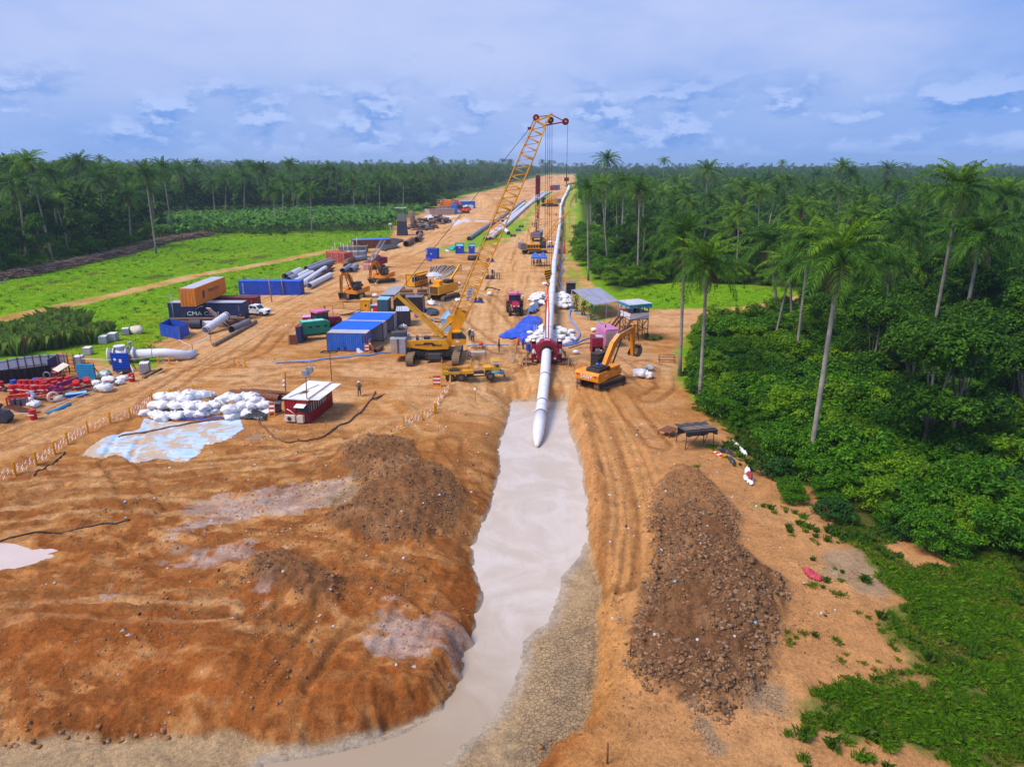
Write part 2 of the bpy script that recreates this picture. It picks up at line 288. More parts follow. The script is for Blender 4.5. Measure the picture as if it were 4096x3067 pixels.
 gc=blend(gc,fl*.85,FLOORC);gc=blend(gc,sm(Y,80,62)*sm(X,4,8)*.8,np.array((.17,.15,.045)))
 for(a,b,r_)in PATCHES:
  q=np.hypot(X-a,(Y-b)*.6)+fine*1.2;gc=blend(gc,sm(q,r_,r_*.5)*.85,np.array((.10,.065,.03)))
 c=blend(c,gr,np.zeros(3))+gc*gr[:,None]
 dd=sdp(DEPR,X,Y,8)+fine*.25;wd=sdp(WATER,X,Y,8)
 m=sm(dd,.25,-.05)*sm(H,WZ+.55,WZ+.3)
 c=blend(c,m,MUDC);c=blend(c,m*sm(fine+mid,.0,.5)*.5,OLIVEC*.8)
 c=blend(c,m*sm(wd,.9,.1)*.5,np.array((.50,.44,.36)))
 c=blend(c,sm(H,WZ+.30,WZ+.08)*sm(dd,.8,.1)*(1-m)*.6,np.array((.24,.17,.08)))
 crk=m*sm(wd,.5,1.3)*sm(X,-1,2)*sm(Y,41,34)
 for P in OLIVE[2:]:crk=np.maximum(crk,sm(sdp(P,X,Y,4)+fine*.4,.2,-.3))
 wet=np.maximum(m*sm(wd,1.2,.2),0)
 for P in PALE[:3]:wet=np.maximum(wet,.55*sm(sdp(P,X,Y,5)+mid*2.2+fine*1.5,.2,-.5))
 return np.clip(c,.004,.9),gr,crk,wet
PATCHES=[]
for(cx,cy,r_)in((1240,215,2.6),(1330,210,1.6),(1550,92,2.6),(1840,92,3.2),(435,255,2.0),(225,290,1.6),(2080,58,3),(1600,208,2.0),(750,190,1.5),(620,230,1.2)):
 p=g('A',cx,cy);PATCHES.append((p.x,p.y,r_))
# ---------------------------------------------------------------- ground sheet
def add_attr(me,name,typ,data,key):
 a=me.attributes.new(name,typ,'POINT');a.data.foreach_set(key,np.ascontiguousarray(data,dtype=np.float32).ravel())
def grid_mesh(name,X,Y,Zz,rows,cols):
 co=np.stack([X,Y,Zz],-1).astype(np.float32)
 i=np.arange((rows-1)*cols).reshape(rows-1,cols)[:,:-1].ravel()
 q=np.stack([i,i+1,i+cols+1,i+cols],-1).astype(np.int32)
 me=bpy.data.meshes.new(name);me.vertices.add(len(co));me.vertices.foreach_set('co',co.ravel())
 me.loops.add(q.size);me.loops.foreach_set('vertex_index',q.ravel())
 me.polygons.add(len(q));me.polygons.foreach_set('loop_start',np.arange(0,q.size,4,dtype=np.int32))
 me.update(calc_edges=True);me.shade_smooth();return me
# ---------------------------------------------------------------- materials
MATS={}
class NT:
 def __init__(s,name):
  s.m=bpy.data.materials.new(name);s.m.use_nodes=True;s.t=s.m.node_tree;s.t.nodes.clear()
  s.out=s.n('ShaderNodeOutputMaterial')
 def n(s,t,**k):
  x=s.t.nodes.new(t)
  for a,b in k.items():setattr(x,a,b)
  return x
 def set(s,sock,v):
  if v is None:return
  if hasattr(v,'links')or isinstance(v,bpy.types.NodeSocket):s.t.links.new(v,sock)
  elif isinstance(v,(tuple,list,np.ndarray))and len(v)==3 and sock.type=='RGBA':sock.default_value=(*[float(q)for q in v],1)
  else:sock.default_value=v
 def math(s,op,a,b=None,clamp=False):
  x=s.n('ShaderNodeMath',operation=op,use_clamp=clamp);s.set(x.inputs[0],a);s.set(x.inputs[1],b);return x.outputs[0]
 def mix(s,f,a,b,blend='MIX'):
  x=s.n('ShaderNodeMix',data_type='RGBA',blend_type=blend);s.set(x.inputs[0],f);s.set(x.inputs[6],a);s.set(x.inputs[7],b);return x.outputs[2]
 def ramp(s,v,lo,hi,a=0.0,b=1.0):
  x=s.n('ShaderNodeMapRange',interpolation_type='SMOOTHSTEP')
  for i,q in enumerate((v,lo,hi,a,b)):s.set(x.inputs[i],q)
  return x.outputs[0]
 def noise(s,scale,det=4,rough=.55,vec=None,dist=0):
  x=s.n('ShaderNodeTexNoise');s.set(x.inputs['Scale'],scale);s.set(x.inputs['Detail'],det);s.set(x.inputs['Roughness'],rough);s.set(x.inputs['Distortion'],dist)
  s.set(x.inputs[0],vec or s.pos());return x.outputs[0]
 def pos(s):
  if not hasattr(s,'_p'):s._p=s.n('ShaderNodeNewGeometry').outputs['Position']
  return s._p
 def obj(s):
  if not hasattr(s,'_o'):s._o=s.n('ShaderNodeTexCoord').outputs['Object']
  return s._o
 def scaled(s,v,sc):
  x=s.n('ShaderNodeMapping');s.set(x.inputs[0],v);x.inputs['Scale'].default_value=sc;return x.outputs[0]
 def bump(s,h,strength,dist,normal=None):
  x=s.n('ShaderNodeBump');s.set(x.inputs['Strength'],strength);s.set(x.inputs['Distance'],dist);s.set(x.inputs['Height'],h)
  if normal:s.set(x.inputs['Normal'],normal)
  return x.outputs[0]
 def bsdf(s,col,rough=.6,metal=0.0,spec=.5,normal=None,**k):
  x=s.n('ShaderNodeBsdfPrincipled');s.set(x.inputs['Base Color'],col);s.set(x.inputs['Roughness'],rough);s.set(x.inputs['Metallic'],metal)
  s.set(x.inputs['Specular IOR Level'],spec)
  if normal:s.set(x.inputs['Normal'],normal)
  for a,b in k.items():s.set(x.inputs[a.replace('_',' ')],b)
  return x.outputs[0]
 def done(s,sh):s.t.links.new(sh,s.out.inputs[0]);return s.m
def rgb(r,g_,b):return tuple(((c/255)**2.2)for c in(r,g_,b))
DUST=(.46,.27,.135)
def paint(name,col,rough=.5,metal=0.0,dirt=.35,rust=0.0,wear=.12,streak=0.0):
 """painted or bare surface with fading, dust and (optionally) rust"""
 if name in MATS:return MATS[name]
 t=NT(name);n1=t.noise(.9,5,.6);n2=t.noise(7,4,.6)
 oi=t.n('ShaderNodeObjectInfo').outputs['Random']
 c=t.mix(t.ramp(n1,.3,.75),tuple(x*(1-wear)for x in col),tuple(min(.92,x*(1+wear)+.01)for x in col))
 c=t.mix(t.math('MULTIPLY',t.ramp(oi,0,1),wear*.8),c,(.02,.02,.02))
 if streak:
  sn=t.noise(1,4,.7,t.scaled(t.pos(),(5,5,.35)));c=t.mix(t.math('MULTIPLY',t.ramp(sn,.5,.75),streak),c,tuple(x*.45 for x in col))
 if rust:c=t.mix(t.math('MULTIPLY',t.ramp(t.math('ADD',t.math('MULTIPLY',n1,.6),t.math('MULTIPLY',n2,.5)),.55,.72),rust),c,(.17,.06,.025))
 nz=t.n('ShaderNodeNewGeometry');sx=t.n('ShaderNodeSeparateXYZ');t.set(sx.inputs[0],nz.outputs['Normal'])
 up=t.ramp(sx.outputs[2],-.2,.9,.35,1.0)
 c=t.mix(t.math('MULTIPLY',t.math('MULTIPLY',t.ramp(n2,.38,.78),up),dirt),c,DUST)
 r=t.math('ADD',t.math('MULTIPLY',n2,.25),rough-.1)
 MATS[name]=t.done(t.bsdf(c,r,metal,.3,t.bump(n2,.12,.02)));return MATS[name]
def leafmat(name,a,b,dead=0.0,trans=.22,gloss=.35):
 if name in MATS:return MATS[name]
 t=NT(name);ge=t.n('ShaderNodeNewGeometry');isl=ge.outputs['Random Per Island'];oi=t.n('ShaderNodeObjectInfo').outputs['Random']
 c=t.mix(t.ramp(isl,.0,1.0),a,b)
 c=t.mix(t.math('MULTIPLY',oi,.45),c,tuple(x*.55 for x in a))
 if dead:c=t.mix(t.math('GREATER_THAN',isl,1-dead),c,(.16,.105,.04))
 tr=t.n('ShaderNodeBsdfTranslucent');t.set(tr.inputs[0],t.mix(.5,c,(.16,.30,.02)))
 mx=t.n('ShaderNodeMixShader');t.set(mx.inputs[0],trans);t.t.links.new(t.bsdf(c,.55,0,gloss*.25),mx.inputs[1]);t.t.links.new(tr.outputs[0],mx.inputs[2])
 MATS[name]=t.done(mx.outputs[0]);return MATS[name]
def groundmat():
 t=NT('earth');at=lambda a:t.n('ShaderNodeAttribute',attribute_name=a)
 c=at('col').outputs['Color'];gr=at('grs').outputs['Fac'];ck=at('crk').outputs['Fac'];wet=at('wet').outputs['Fac']
 p=t.pos();n1=t.noise(.8,6,.65);n2=t.noise(5,5,.65);n3=t.noise(15,4,.7)
 v=t.math('ADD',t.math('MULTIPLY',n1,.38),t.math('ADD',t.math('MULTIPLY',n2,.42),t.math('MULTIPLY',n3,.5)))
 f=t.ramp(v,.42,.88,.5,1.46)
 mul=t.n('ShaderNodeVectorMath',operation='SCALE');t.set(mul.inputs[0],c);t.set(mul.inputs['Scale'],f);c2=mul.outputs[0]
 sp_=t.noise(2.2,4,.7,None,.6);c2=t.mix(t.math('MULTIPLY',t.ramp(sp_,.62,.74),t.math('MULTIPLY',t.math('SUBTRACT',1,gr),.35)),c2,(.22,.105,.045))
 g1=t.noise(1.6,5,.7);c2=t.mix(t.math('MULTIPLY',gr,t.ramp(g1,.45,.7,0,.45)),c2,(.045,.11,.008))
 vo=t.n('ShaderNodeTexVoronoi',feature='DISTANCE_TO_EDGE');t.set(vo.inputs['Scale'],4.2);t.set(vo.inputs[0],t.mix(.06,p,t.n('ShaderNodeTexNoise').outputs['Color'],'ADD'))
 cr=t.math('MULTIPLY',t.ramp(vo.outputs[0],.055,.015),ck)
 c2=t.mix(t.math('MULTIPLY',cr,.5),c2,(.17,.115,.065))
 hgt=t.math('SUBTRACT',t.math('ADD',t.math('MULTIPLY',n2,.5),t.math('MULTIPLY',n3,.5)),t.math('MULTIPLY',cr,.5))
 r=t.math('SUBTRACT',.95,t.math('MULTIPLY',wet,.6))
 return t.done(t.bsdf(c2,r,0,t.math('ADD',.03,t.math('MULTIPLY',wet,.4)),t.bump(hgt,1.0,.2)))
def watermat(name,a,b,refl=.09):
 t=NT(name);n=t.noise(.22,5,.55,None,1.5);n2=t.noise(1,4,.6,t.scaled(t.pos(),(1.1,.35,1)),1.2)
 c=t.mix(t.ramp(n,.35,.68),a,b);c=t.mix(t.ramp(n2,.52,.72,0,.35),c,tuple(x*.9 for x in a))
 rp=t.noise(2.2,2,.5)
 if name=='milky_water':
  sx=t.n('ShaderNodeSeparateXYZ');t.set(sx.inputs[0],t.pos());f=t.ramp(t.math('ADD',t.math('ADD',sx.outputs[1],t.math('MULTIPLY',sx.outputs[0],.35)),t.math('MULTIPLY',n,9)),30,46);c=t.mix(f,(.36,.27,.18),c)
 return t.done(t.bsdf(c,refl,0,.3,t.bump(rp,.03,.02)))
# ---------------------------------------------------------------- mesh building
class MB:
 """collects faces with a material slot each, built as one mesh object"""
 def __init__(s):s.v,s.f,s.m,s.cur,s.sm=[],[],[],0,[]
 def add(s,vs,fs,smooth=False):
  o=len(s.v);s.v+=[tuple(x)for x in vs];s.f+=[tuple(i+o for i in f)for f in fs];s.m+=[s.cur]*len(fs);s.sm+=[smooth]*len(fs);return s
 def slot(s,i):s.cur=i;return s
 def box(s,c,d,rz=0,M=None,taper=1.0):
  x,y,z=(q/2 for q in d);vs=[Vector((a*x*(taper if k>0 else 1),b*y*(taper if k>0 else 1),k*z))for k in(-1,1)for b in(-1,1)for a in(-1,1)]
  m=M if M is not None else Matrix.Rotation(rz,3,'Z');vs=[m@q+Vector(c)for q in vs]
  return s.add(vs,[(0,2,3,1),(4,5,7,6),(0,1,5,4),(2,6,7,3),(0,4,6,2),(1,3,7,5)])
 def b2(s,lo,hi_):return s.box([(a+b)/2 for a,b in zip(lo,hi_)],[abs(b-a)for a,b in zip(lo,hi_)])
 def beam(s,a,b,w,h=None,upv=(0,0,1)):
  a,b=Vector(a),Vector(b);d=b-a
  if d.length<1e-6:return s
  z=d.normalized();u=Vector(upv)
  if abs(z.dot(u))>.97:u=Vector((1,0,0))
  x=z.cross(u).normalized();y=x.cross(z)
  return s.box((a+b)/2,(w,h or w,d.length),M=Matrix((x,y,z)).transposed())
 def tube(s,pts,r,n=8,cap=True,closed=False):
  pts=[Vector(p)for p in pts];rs=r if isinstance(r,(list,tuple))else[r]*len(pts);vs=[];up=Vector((0,0,1));px=None
  for i,p in enumerate(pts):
   d=((pts[min(i+1,len(pts)-1)]-pts[max(i-1,0)])if not closed else(pts[(i+1)%len(pts)]-pts[i-1])).normalized()
   if px is None:
    px=d.cross(up);px=px.normalized()if px.length>.05 else Vector((1,0,0))
   px=(px-d*px.dot(d)).normalized();py=d.cross(px)
   vs+=[p+(px*math.cos(t)+py*math.sin(t))*rs[i]for t in[2*math.pi*k/n for k in range(n)]]
  fs=[];m=len(pts)
  for i in range(m if closed else m-1):
   a,b=i*n,((i+1)%m)*n
   fs+=[(a+k,a+(k+1)%n,b+(k+1)%n,b+k)for k in range(n)]
  s.add(vs,fs,True)
  if cap and not closed:
   o=len(s.v)-len(vs);s.f+=[tuple(o+k for k in range(n))[::-1],tuple(o+(m-1)*n+k for k in range(n))];s.m+=[s.cur]*2;s.sm+=[False]*2
  return s
 def pipe(s,a,b,r,t=.04,n=20):
  """open-ended pipe: outer and inner wall with end rims"""
  a,b=Vector(a),Vector(b);z=(b-a).normalized();u=Vector((0,0,1))if abs(z.z)<.95 else Vector((1,0,0));x=z.cross(u).normalized();y=x.cross(z)
  vs=[p+(x*math.cos(2*math.pi*k/n)+y*math.sin(2*math.pi*k/n))*q for p,q in((a,r),(b,r),(b,r-t),(a,r-t))for k in range(n)]
  fs=[(i*n+k,i*n+(k+1)%n,(i+1)%4*n+(k+1)%n,(i+1)%4*n+k)for i in range(4)for k in range(n)]
  return s.add(vs,fs,False)
 def cyl(s,c,r,h,n=16,axis='Z',r2=None):
  d={'X':Vector((1,0,0)),'Y':Vector((0,1,0)),'Z':Vector((0,0,1))}[axis]if isinstance(axis,str)else Vector(axis).normalized()
  c=Vector(c);return s.tube([c-d*h/2,c+d*h/2],[r,r if r2 is None else r2],n)
 def prism(s,prof,a,b,axis='Y'):
  """2-D outline (u, z) extruded from a to b along an axis"""
  n=len(prof);f={'Y':lambda u,z,q:(u,q,z),'X':lambda u,z,q:(q,u,z),'Z':lambda u,z,q:(u,z,q)}[axis]
  vs=[f(u,z,a)for u,z in prof]+[f(u,z,b)for u,z in prof]
  return s.add(vs,[tuple(range(n)),tuple(range(2*n-1,n-1,-1))]+[(i,i+n,(i+1)%n+n,(i+1)%n)for i in range(n)])
 def blob(s,c,r,seed=0,nu=10,nv=7,lump=.18,flat=0.0,rz=0):
  rs=random.Random(seed);ph=[rs.uniform(0,6.28)for _ in range(8)];vs=[];cz,sz=math.cos(rz),math.sin(rz)
  for j in range(nv+1):
   th=math.pi*j/nv
   for i in range(nu):
    a=2*math.pi*i/nu
    k=1+lump*(math.sin(2*a+ph[0])*math.sin(th*2+ph[1])+.6*math.sin(3*a+ph[2]+th*3)*math.sin(th)+.5*math.sin(5*a+ph[3]-4*th))
    x,y,z=math.sin(th)*math.cos(a)*k,math.sin(th)*math.sin(a)*k,math.cos(th)*k
    if z<-flat and flat:z=-flat+(z+flat)*.2
    x,y=x*r[0],y*r[1];vs.append((c[0]+x*cz-y*sz,c[1]+x*sz+y*cz,c[2]+z*r[2]))
  fs=[(j*nu+i,(j+1)*nu+i,(j+1)*nu+(i+1)%nu,j*nu+(i+1)%nu)for j in range(nv)for i in range(nu)]
  return s.add(vs,fs,True)
 def corr(s,a,b,z0,z1,pitch=.28,dep=.036):
  """corrugated upright wall from a to b (xy), relief to the right of a->b"""
  a,b=Vector((a[0],a[1],0)),Vector((b[0],b[1],0));d=b-a;L=d.length;d/=L;nrm=Vector((d.y,-d.x,0));n=max(1,int(L/pitch));p=L/n;pts=[]
  for i in range(n):
   for u,q in((0,0),(.18,0),(.34,1),(.68,1),(.84,0)):pts.append(a+d*(i+u)*p+nrm*q*dep)
  pts.append(b);m=len(pts)
  vs=[(q.x,q.y,z0)for q in pts]+[(q.x,q.y,z1)for q in pts]
  return s.add(vs,[(i,i+1,i+1+m,i+m)for i in range(m-1)])
 def build(s,name,mats,parent=None,loc=(0,0,0),rz=0,kind=None):
  me=bpy.data.meshes.new(name);me.from_pydata(s.v,[],s.f)
  for m in(mats if isinstance(mats,(list,tuple))else[mats]):me.materials.append(m)
  me.polygons.foreach_set('material_index',s.m);me.polygons.foreach_set('use_smooth',s.sm);me.update()
  return link(name,me,parent,loc,rz,kind)
def link(name,me,parent=None,loc=(0,0,0),rz=0,kind=None):
 o=bpy.data.objects.new(name,me);COL.objects.link(o);o.location=loc;o.rotation_euler=(0,0,rz)
 if parent:o.parent=parent
 if kind:o['kind']=kind
 return o
def tag(o,label,cat,group=None):
 o['label']=label;o['category']=cat
 if group:o['group']=group
 return o
def thing(name,label,cat,loc=(0,0,0),rz=0,group=None,sc=1):
 o=bpy.data.objects.new(name,None);o.empty_display_size=.2;COL.objects.link(o);o.location=loc;o.rotation_euler=(0,0,rz);o.scale=(sc,)*3
 return tag(o,label,cat,group)
def dup(o,loc,rz=0,sc=1,label=None,group=None,rx=0,ry=0):
 r=o.copy();COL.objects.link(r);r.location=loc;r.rotation_euler=(rx,ry,rz);r.scale=(sc,sc,sc)if not isinstance(sc,tuple)else sc
 if label:r['label']=label
 if group:r['group']=group
 for ch in o.children:
  c=ch.copy();COL.objects.link(c);c.parent=r
  for q in ch.children:
   d=q.copy();COL.objects.link(d);d.parent=c
 return r
def npmesh(name,v,f,mats,smooth=True,midx=None):
 v=np.asarray(v,np.float32);f=np.asarray(f,np.int32);k=f.shape[1]
 me=bpy.data.meshes.new(name);me.vertices.add(len(v));me.vertices.foreach_set('co',v.ravel());me.loops.add(f.size);me.loops.foreach_set('vertex_index',f.ravel())
 me.polygons.add(len(f));me.polygons.foreach_set('loop_start',np.arange(0,f.size,k,dtype=np.int32))
 for m in mats:me.materials.append(m)
 if midx is not None:me.polygons.foreach_set('material_index',np.asarray(midx,np.int32))
 me.update(calc_edges=True)
 if smooth:me.shade_smooth()
 return me
# ---------------------------------------------------------------- ground, water, haze
def make_ground():
 rows,cols=640,760
 a=np.concatenate([np.linspace(rad(64),rad(46),30)[:-1],np.linspace(rad(46),rad(.48),rows-29)])
 y=CAMZ/np.tan(a);u=np.linspace(-1,1,cols)
 Y=np.repeat(y,cols);X=np.clip((u[None,:]*(y[:,None]*.93+22)),-2900,2900).ravel()
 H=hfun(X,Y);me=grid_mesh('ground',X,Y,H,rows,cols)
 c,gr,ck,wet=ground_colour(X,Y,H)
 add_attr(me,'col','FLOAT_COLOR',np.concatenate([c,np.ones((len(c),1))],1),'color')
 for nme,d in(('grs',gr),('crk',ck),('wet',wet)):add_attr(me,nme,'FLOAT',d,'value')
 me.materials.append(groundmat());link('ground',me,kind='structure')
 yr_,Hr=y,H.reshape(-1,cols)
 def fast(X,Y):
  X,Y=np.atleast_1d(np.asarray(X,float)),np.clip(np.atleast_1d(np.asarray(Y,float)),yr_[0],yr_[-1]-.01);i=np.clip(np.searchsorted(yr_,Y)-1,0,len(yr_)-2);f=(Y-yr_[i])/(yr_[i+1]-yr_[i])
  def row(i):
   k=(np.clip(X/(yr_[i]*.93+22),-1,.9999)+1)/2*(cols-1);j=np.clip(k.astype(int),0,cols-2);k=k-j;return Hr[i,j]*(1-k)+Hr[i,j+1]*k
  return row(i)*(1-f)+row(i+1)*f
 HF[0]=fast
make_ground();hfun=HF[0]
def sheet(name,poly,z,mat,kind='structure'):
 b=MB();b.add([(x,y_,z)for x,y_ in poly],[tuple(range(len(poly)))]);return b.build(name,mat,kind=kind)
xs=[p[0]for p in DEPR];ys=[p[1]for p in DEPR]
WMAT=watermat('milky_water',(.50,.41,.335),(.57,.495,.43),.13);wb=MB()
wb.add([(-34,9,WZ),(12,9,WZ),(12,80,WZ),(-34,80,WZ)],[(0,1,2,3)]);wb.build('ditch_water',WMAT,kind='structure')
# ---------------------------------------------------------------- plants: shared meshes
rng=np.random.default_rng(5)
M_PALM=leafmat('palm_leaf',(.024,.088,.006),(.10,.225,.012),.02,.25,.5)
M_PALMY=leafmat('palm_leaf_young',(.065,.17,.005),(.21,.36,.010),.02,.3,.5)
M_DEAD=leafmat('dead_frond',(.13,.085,.04),(.22,.15,.085),0,.15,.2)
M_BUSH=leafmat('shrub_leaf',(.020,.10,.004),(.13,.32,.008),0,.25,.35)
M_BUSHY=leafmat('shrub_leaf_pale',(.07,.20,.005),(.25,.42,.010),0,.3,.35)
M_BUSHD=leafmat('shrub_leaf_dark',(.014,.060,.010),(.055,.16,.02),0,.2,.4)
M_TREE=leafmat('tree_leaf',(.016,.070,.005),(.10,.24,.008),0,.22,.35)
M_TREEY=leafmat('tree_leaf_pale',(.05,.16,.006),(.18,.33,.010),0,.25,.35)
M_FAR=leafmat('forest_leaf',(.016,.070,.006),(.08,.18,.012),0,.15,.2)
M_BAN=leafmat('banana_leaf',(.06,.19,.02),(.14,.32,.03),.03,.3,.5)
M_GRASS=leafmat('grass_blade',(.06,.17,.006),(.18,.34,.014),.03,.3,.3)
M_GRASSL=leafmat('grass_blade_pale',(.12,.20,.012),(.28,.34,.03),.12,.3,.3);M_GRASSD=leafmat('grass_blade_dark',(.03,.10,.008),(.09,.21,.012),.05,.25,.3)
M_TURF=leafmat('turf_blade',(.15,.34,.005),(.27,.46,.010),.01,.3,.2)
M_REED=leafmat('reed_blade',(.12,.22,.035),(.30,.40,.09),.08,.35,.3)
M_BARK=paint('palm_bark',(.30,.27,.23),.9,dirt=.25,wear=.3,streak=.5)
M_WOOD=paint('tree_bark',(.20,.17,.13),.9,dirt=.2,wear=.3,streak=.5)
def norm(a):return a/(np.linalg.norm(a,axis=-1,keepdims=True)+1e-9)
def leaf_quads(c,nr,size,asp=.55,fold=0.0):
 n=len(c);nr=norm(nr);r=rng.normal(size=(n,3));t=norm(r-nr*(r*nr).sum(-1,keepdims=True));b=np.cross(nr,t)
 s=np.asarray(size).reshape(-1,1)*np.ones((n,1))
 v=np.stack([c-t*s,c+b*s*asp-nr*s*fold,c+t*s-nr*s*.25,c-b*s*asp-nr*s*fold],1).reshape(-1,3)
 return v,np.arange(4*n).reshape(n,4)
def cloud(lobes,n,size,seed,bottom=-.35,tilt=.6):
 """leaf faces near the skin of several lobes (centre, radii)"""
 rs=np.random.default_rng(seed);area=np.array([l[1][0]*l[1][1]+l[1][0]*l[1][2]for l in lobes]);ks=rs.choice(len(lobes),n,p=area/area.sum())
 C=np.array([l[0]for l in lobes])[ks];Rr=np.array([l[1]for l in lobes])[ks]
 d=norm(rs.normal(size=(n,3)));d[:,2]=np.where(d[:,2]<bottom,-d[:,2]*.6,d[:,2]);d=norm(d)
 ph=rs.uniform(0,6.28,(len(lobes),4))[ks];az=np.arctan2(d[:,1],d[:,0])
 bump=1+.16*np.sin(3*az+ph[:,0]+4*d[:,2])+.12*np.sin(7*az+ph[:,1]-5*d[:,2])
 r=(1-np.abs(rs.normal(size=n))*.16)*bump
 p=C+d*Rr*r[:,None];nn=d*.55+np.array((0,0,tilt))+rs.normal(size=(n,3))*.42
 return leaf_quads(p,nn,rs.uniform(.65,1.3,n)*size,.5)
def shrub_mesh(name,R_,Hh,lobes,n,size,seed,mat):
 rs=random.Random(seed);L=[((0,0,Hh*.34),(R_*.62,R_*.62,Hh*.36))]
 for i in range(lobes):
  a=rs.uniform(0,6.28);q=rs.uniform(.1,.9)*R_;h=rs.uniform(.35,.98)*Hh*(1-.35*q/R_);k=rs.uniform(.15,.33)*R_
  L.append(((q*math.cos(a),q*math.sin(a),h),(k,k,k*rs.uniform(.6,.95))))
 v,f=cloud(L,n,size,seed);v[:,2]=np.maximum(v[:,2],.02);return npmesh(name,v,f,[mat],False)
def frond(L,p0,droop,nl,ll,seed,w=.05,side=.0):
 rs=np.random.default_rng(seed);n=12;t=np.linspace(0,1,n);p=p0-droop*t**1.25;dl=L/(n-1)
 x=np.concatenate([[0],np.cumsum(np.cos(p[:-1])*dl)]);z=np.concatenate([[0],np.cumsum(np.sin(p[:-1])*dl)]);y=side*t**2*L
 vs,fs=[],[]
 for i in range(n):
  r=.055*(1-.85*t[i])+.008;vs+=[(x[i],y[i]-r,z[i]),(x[i],y[i]+r,z[i]),(x[i],y[i],z[i]-r*1.2)]
 for i in range(n-1):
  a,b=3*i,3*i+3;fs+=[(a,a+1,b+1,b),(a+1,a+2,b+2,b+1),(a+2,a,b,b+2)]
 tt=np.linspace(.13,1,nl)
 for sg in(-1,1):
  for q in tt:
   q=min(1,max(.1,q+rs.normal()*.008));X_=np.interp(q,t,x);Z_=np.interp(q,t,z);Y_=np.interp(q,t,y);pa=np.interp(q,t,p)
   T_=np.array((math.cos(pa),0,math.sin(pa)));U_=np.array((-math.sin(pa),0,math.cos(pa)));B_=np.array((0,sg,0))
   l=ll*max(.18,math.sin(math.pi*(.14+.80*q))**.75)*rs.uniform(.85,1.15)
   d1=B_*.82+T_*(.45+.5*q)+U_*rs.uniform(.02,.32);d1/=np.linalg.norm(d1)
   b0=np.array((X_,Y_,Z_));mid=b0+d1*l*.5;tip=b0+d1*l*.93-np.array((0,0,l*rs.uniform(.22,.5)))
   wv=T_*w*rs.uniform(.8,1.25);o=len(vs);vs+=[tuple(b0),tuple(mid+wv),tuple(tip),tuple(mid-wv)];fs.append((o,o+1,o+2,o+3))
 return np.array(vs,float),np.array(fs,int)
def rotz(v,a):c,s=math.cos(a),math.sin(a);return v@np.array(((c,s,0),(-s,c,0),(0,0,1)))
def crown_spec(nf,seed,spread=1.0):
 """(azimuth, pitch, droop, length factor, dead) of every frond: golden-angle whorl, young upright ones to old hanging ones"""
 rs=random.Random(seed);out_=[]
 for i in range(nf):
  k=i/(nf-1);out_.append((i*2.399+rs.uniform(-.25,.25),rad(80-92*k**.85+rs.uniform(-9,9)),rad(38+42*k**.6+rs.uniform(-10,14)),(.66+.36*min(1,k*2.2))*rs.uniform(.9,1.08)*spread,False))
 for i in range(int(nf*.42)):out_.append((rs.uniform(0,6.28),rad(rs.uniform(-62,-38)),rad(rs.uniform(25,45)),rs.uniform(.45,.72),True))
 return out_
def crown_mesh(name,nf,nl,seed,L=4.0,ll=.85,w=.06,mats=None):
 V_,F_,I_,o=[],[],[],0
 for k,(az,p,dr,lf,dead)in enumerate(crown_spec(nf,seed)):
  v,f=frond(L*lf,p,dr,nl if not dead else max(5,nl//2),ll*lf*(.6 if dead else 1),seed*97+k,w);v=rotz(v,az);V_.append(v);F_.append(f+o);o+=len(v);I_+=[1 if dead else 0]*len(f)
 return npmesh(name,np.concatenate(V_),np.concatenate(F_),mats or[M_PALM,M_DEAD],False,I_)
CROWN_MID=[crown_mesh('crown',26,17,s,4.0,.95,.085,[m,M_DEAD])for s,m in((1,M_PALM),(2,M_PALM),(3,M_PALM),(4,M_PALMY))]
CROWN_FAR=[crown_mesh('crown',17,8,s,4.0,1.15,.17,[M_PALM,M_DEAD])for s in(11,12,13)]
CROWN_LOW=[crown_mesh('crown',16,26,s,4.4,1.0,.075,[m,M_DEAD])for s,m in((21,M_PALM),(22,M_PALM),(23,M_PALMY))]
def frond_mesh(p,dr,lf,dead,s,mat):v,f=frond(4.0*lf,p,dr,30 if not dead else 16,.92*lf*(.55 if dead else 1),s,.055);return npmesh('frond',v,f,[mat],False)
FR_CLASS={}
def hero_frond(k,p,dr,lf,dead,young,s):
 key=(round(p/.2),round(dr/.25),round(lf/.12),dead,young,s%2)
 if key not in FR_CLASS:FR_CLASS[key]=frond_mesh(key[0]*.2,key[1]*.25,key[2]*.12,dead,s,M_DEAD if dead else(M_PALMY if young else M_PALM))
 return FR_CLASS[key]
def trunk_pts(dx,dy,h,seed):
 rs=random.Random(seed);k=rs.uniform(-.25,.35)
 return[(dx*(t+k*t*(t-1)),dy*(t+k*t*(t-1)),h*t)for t in[i/7 for i in range(8)]]
NPALM=0
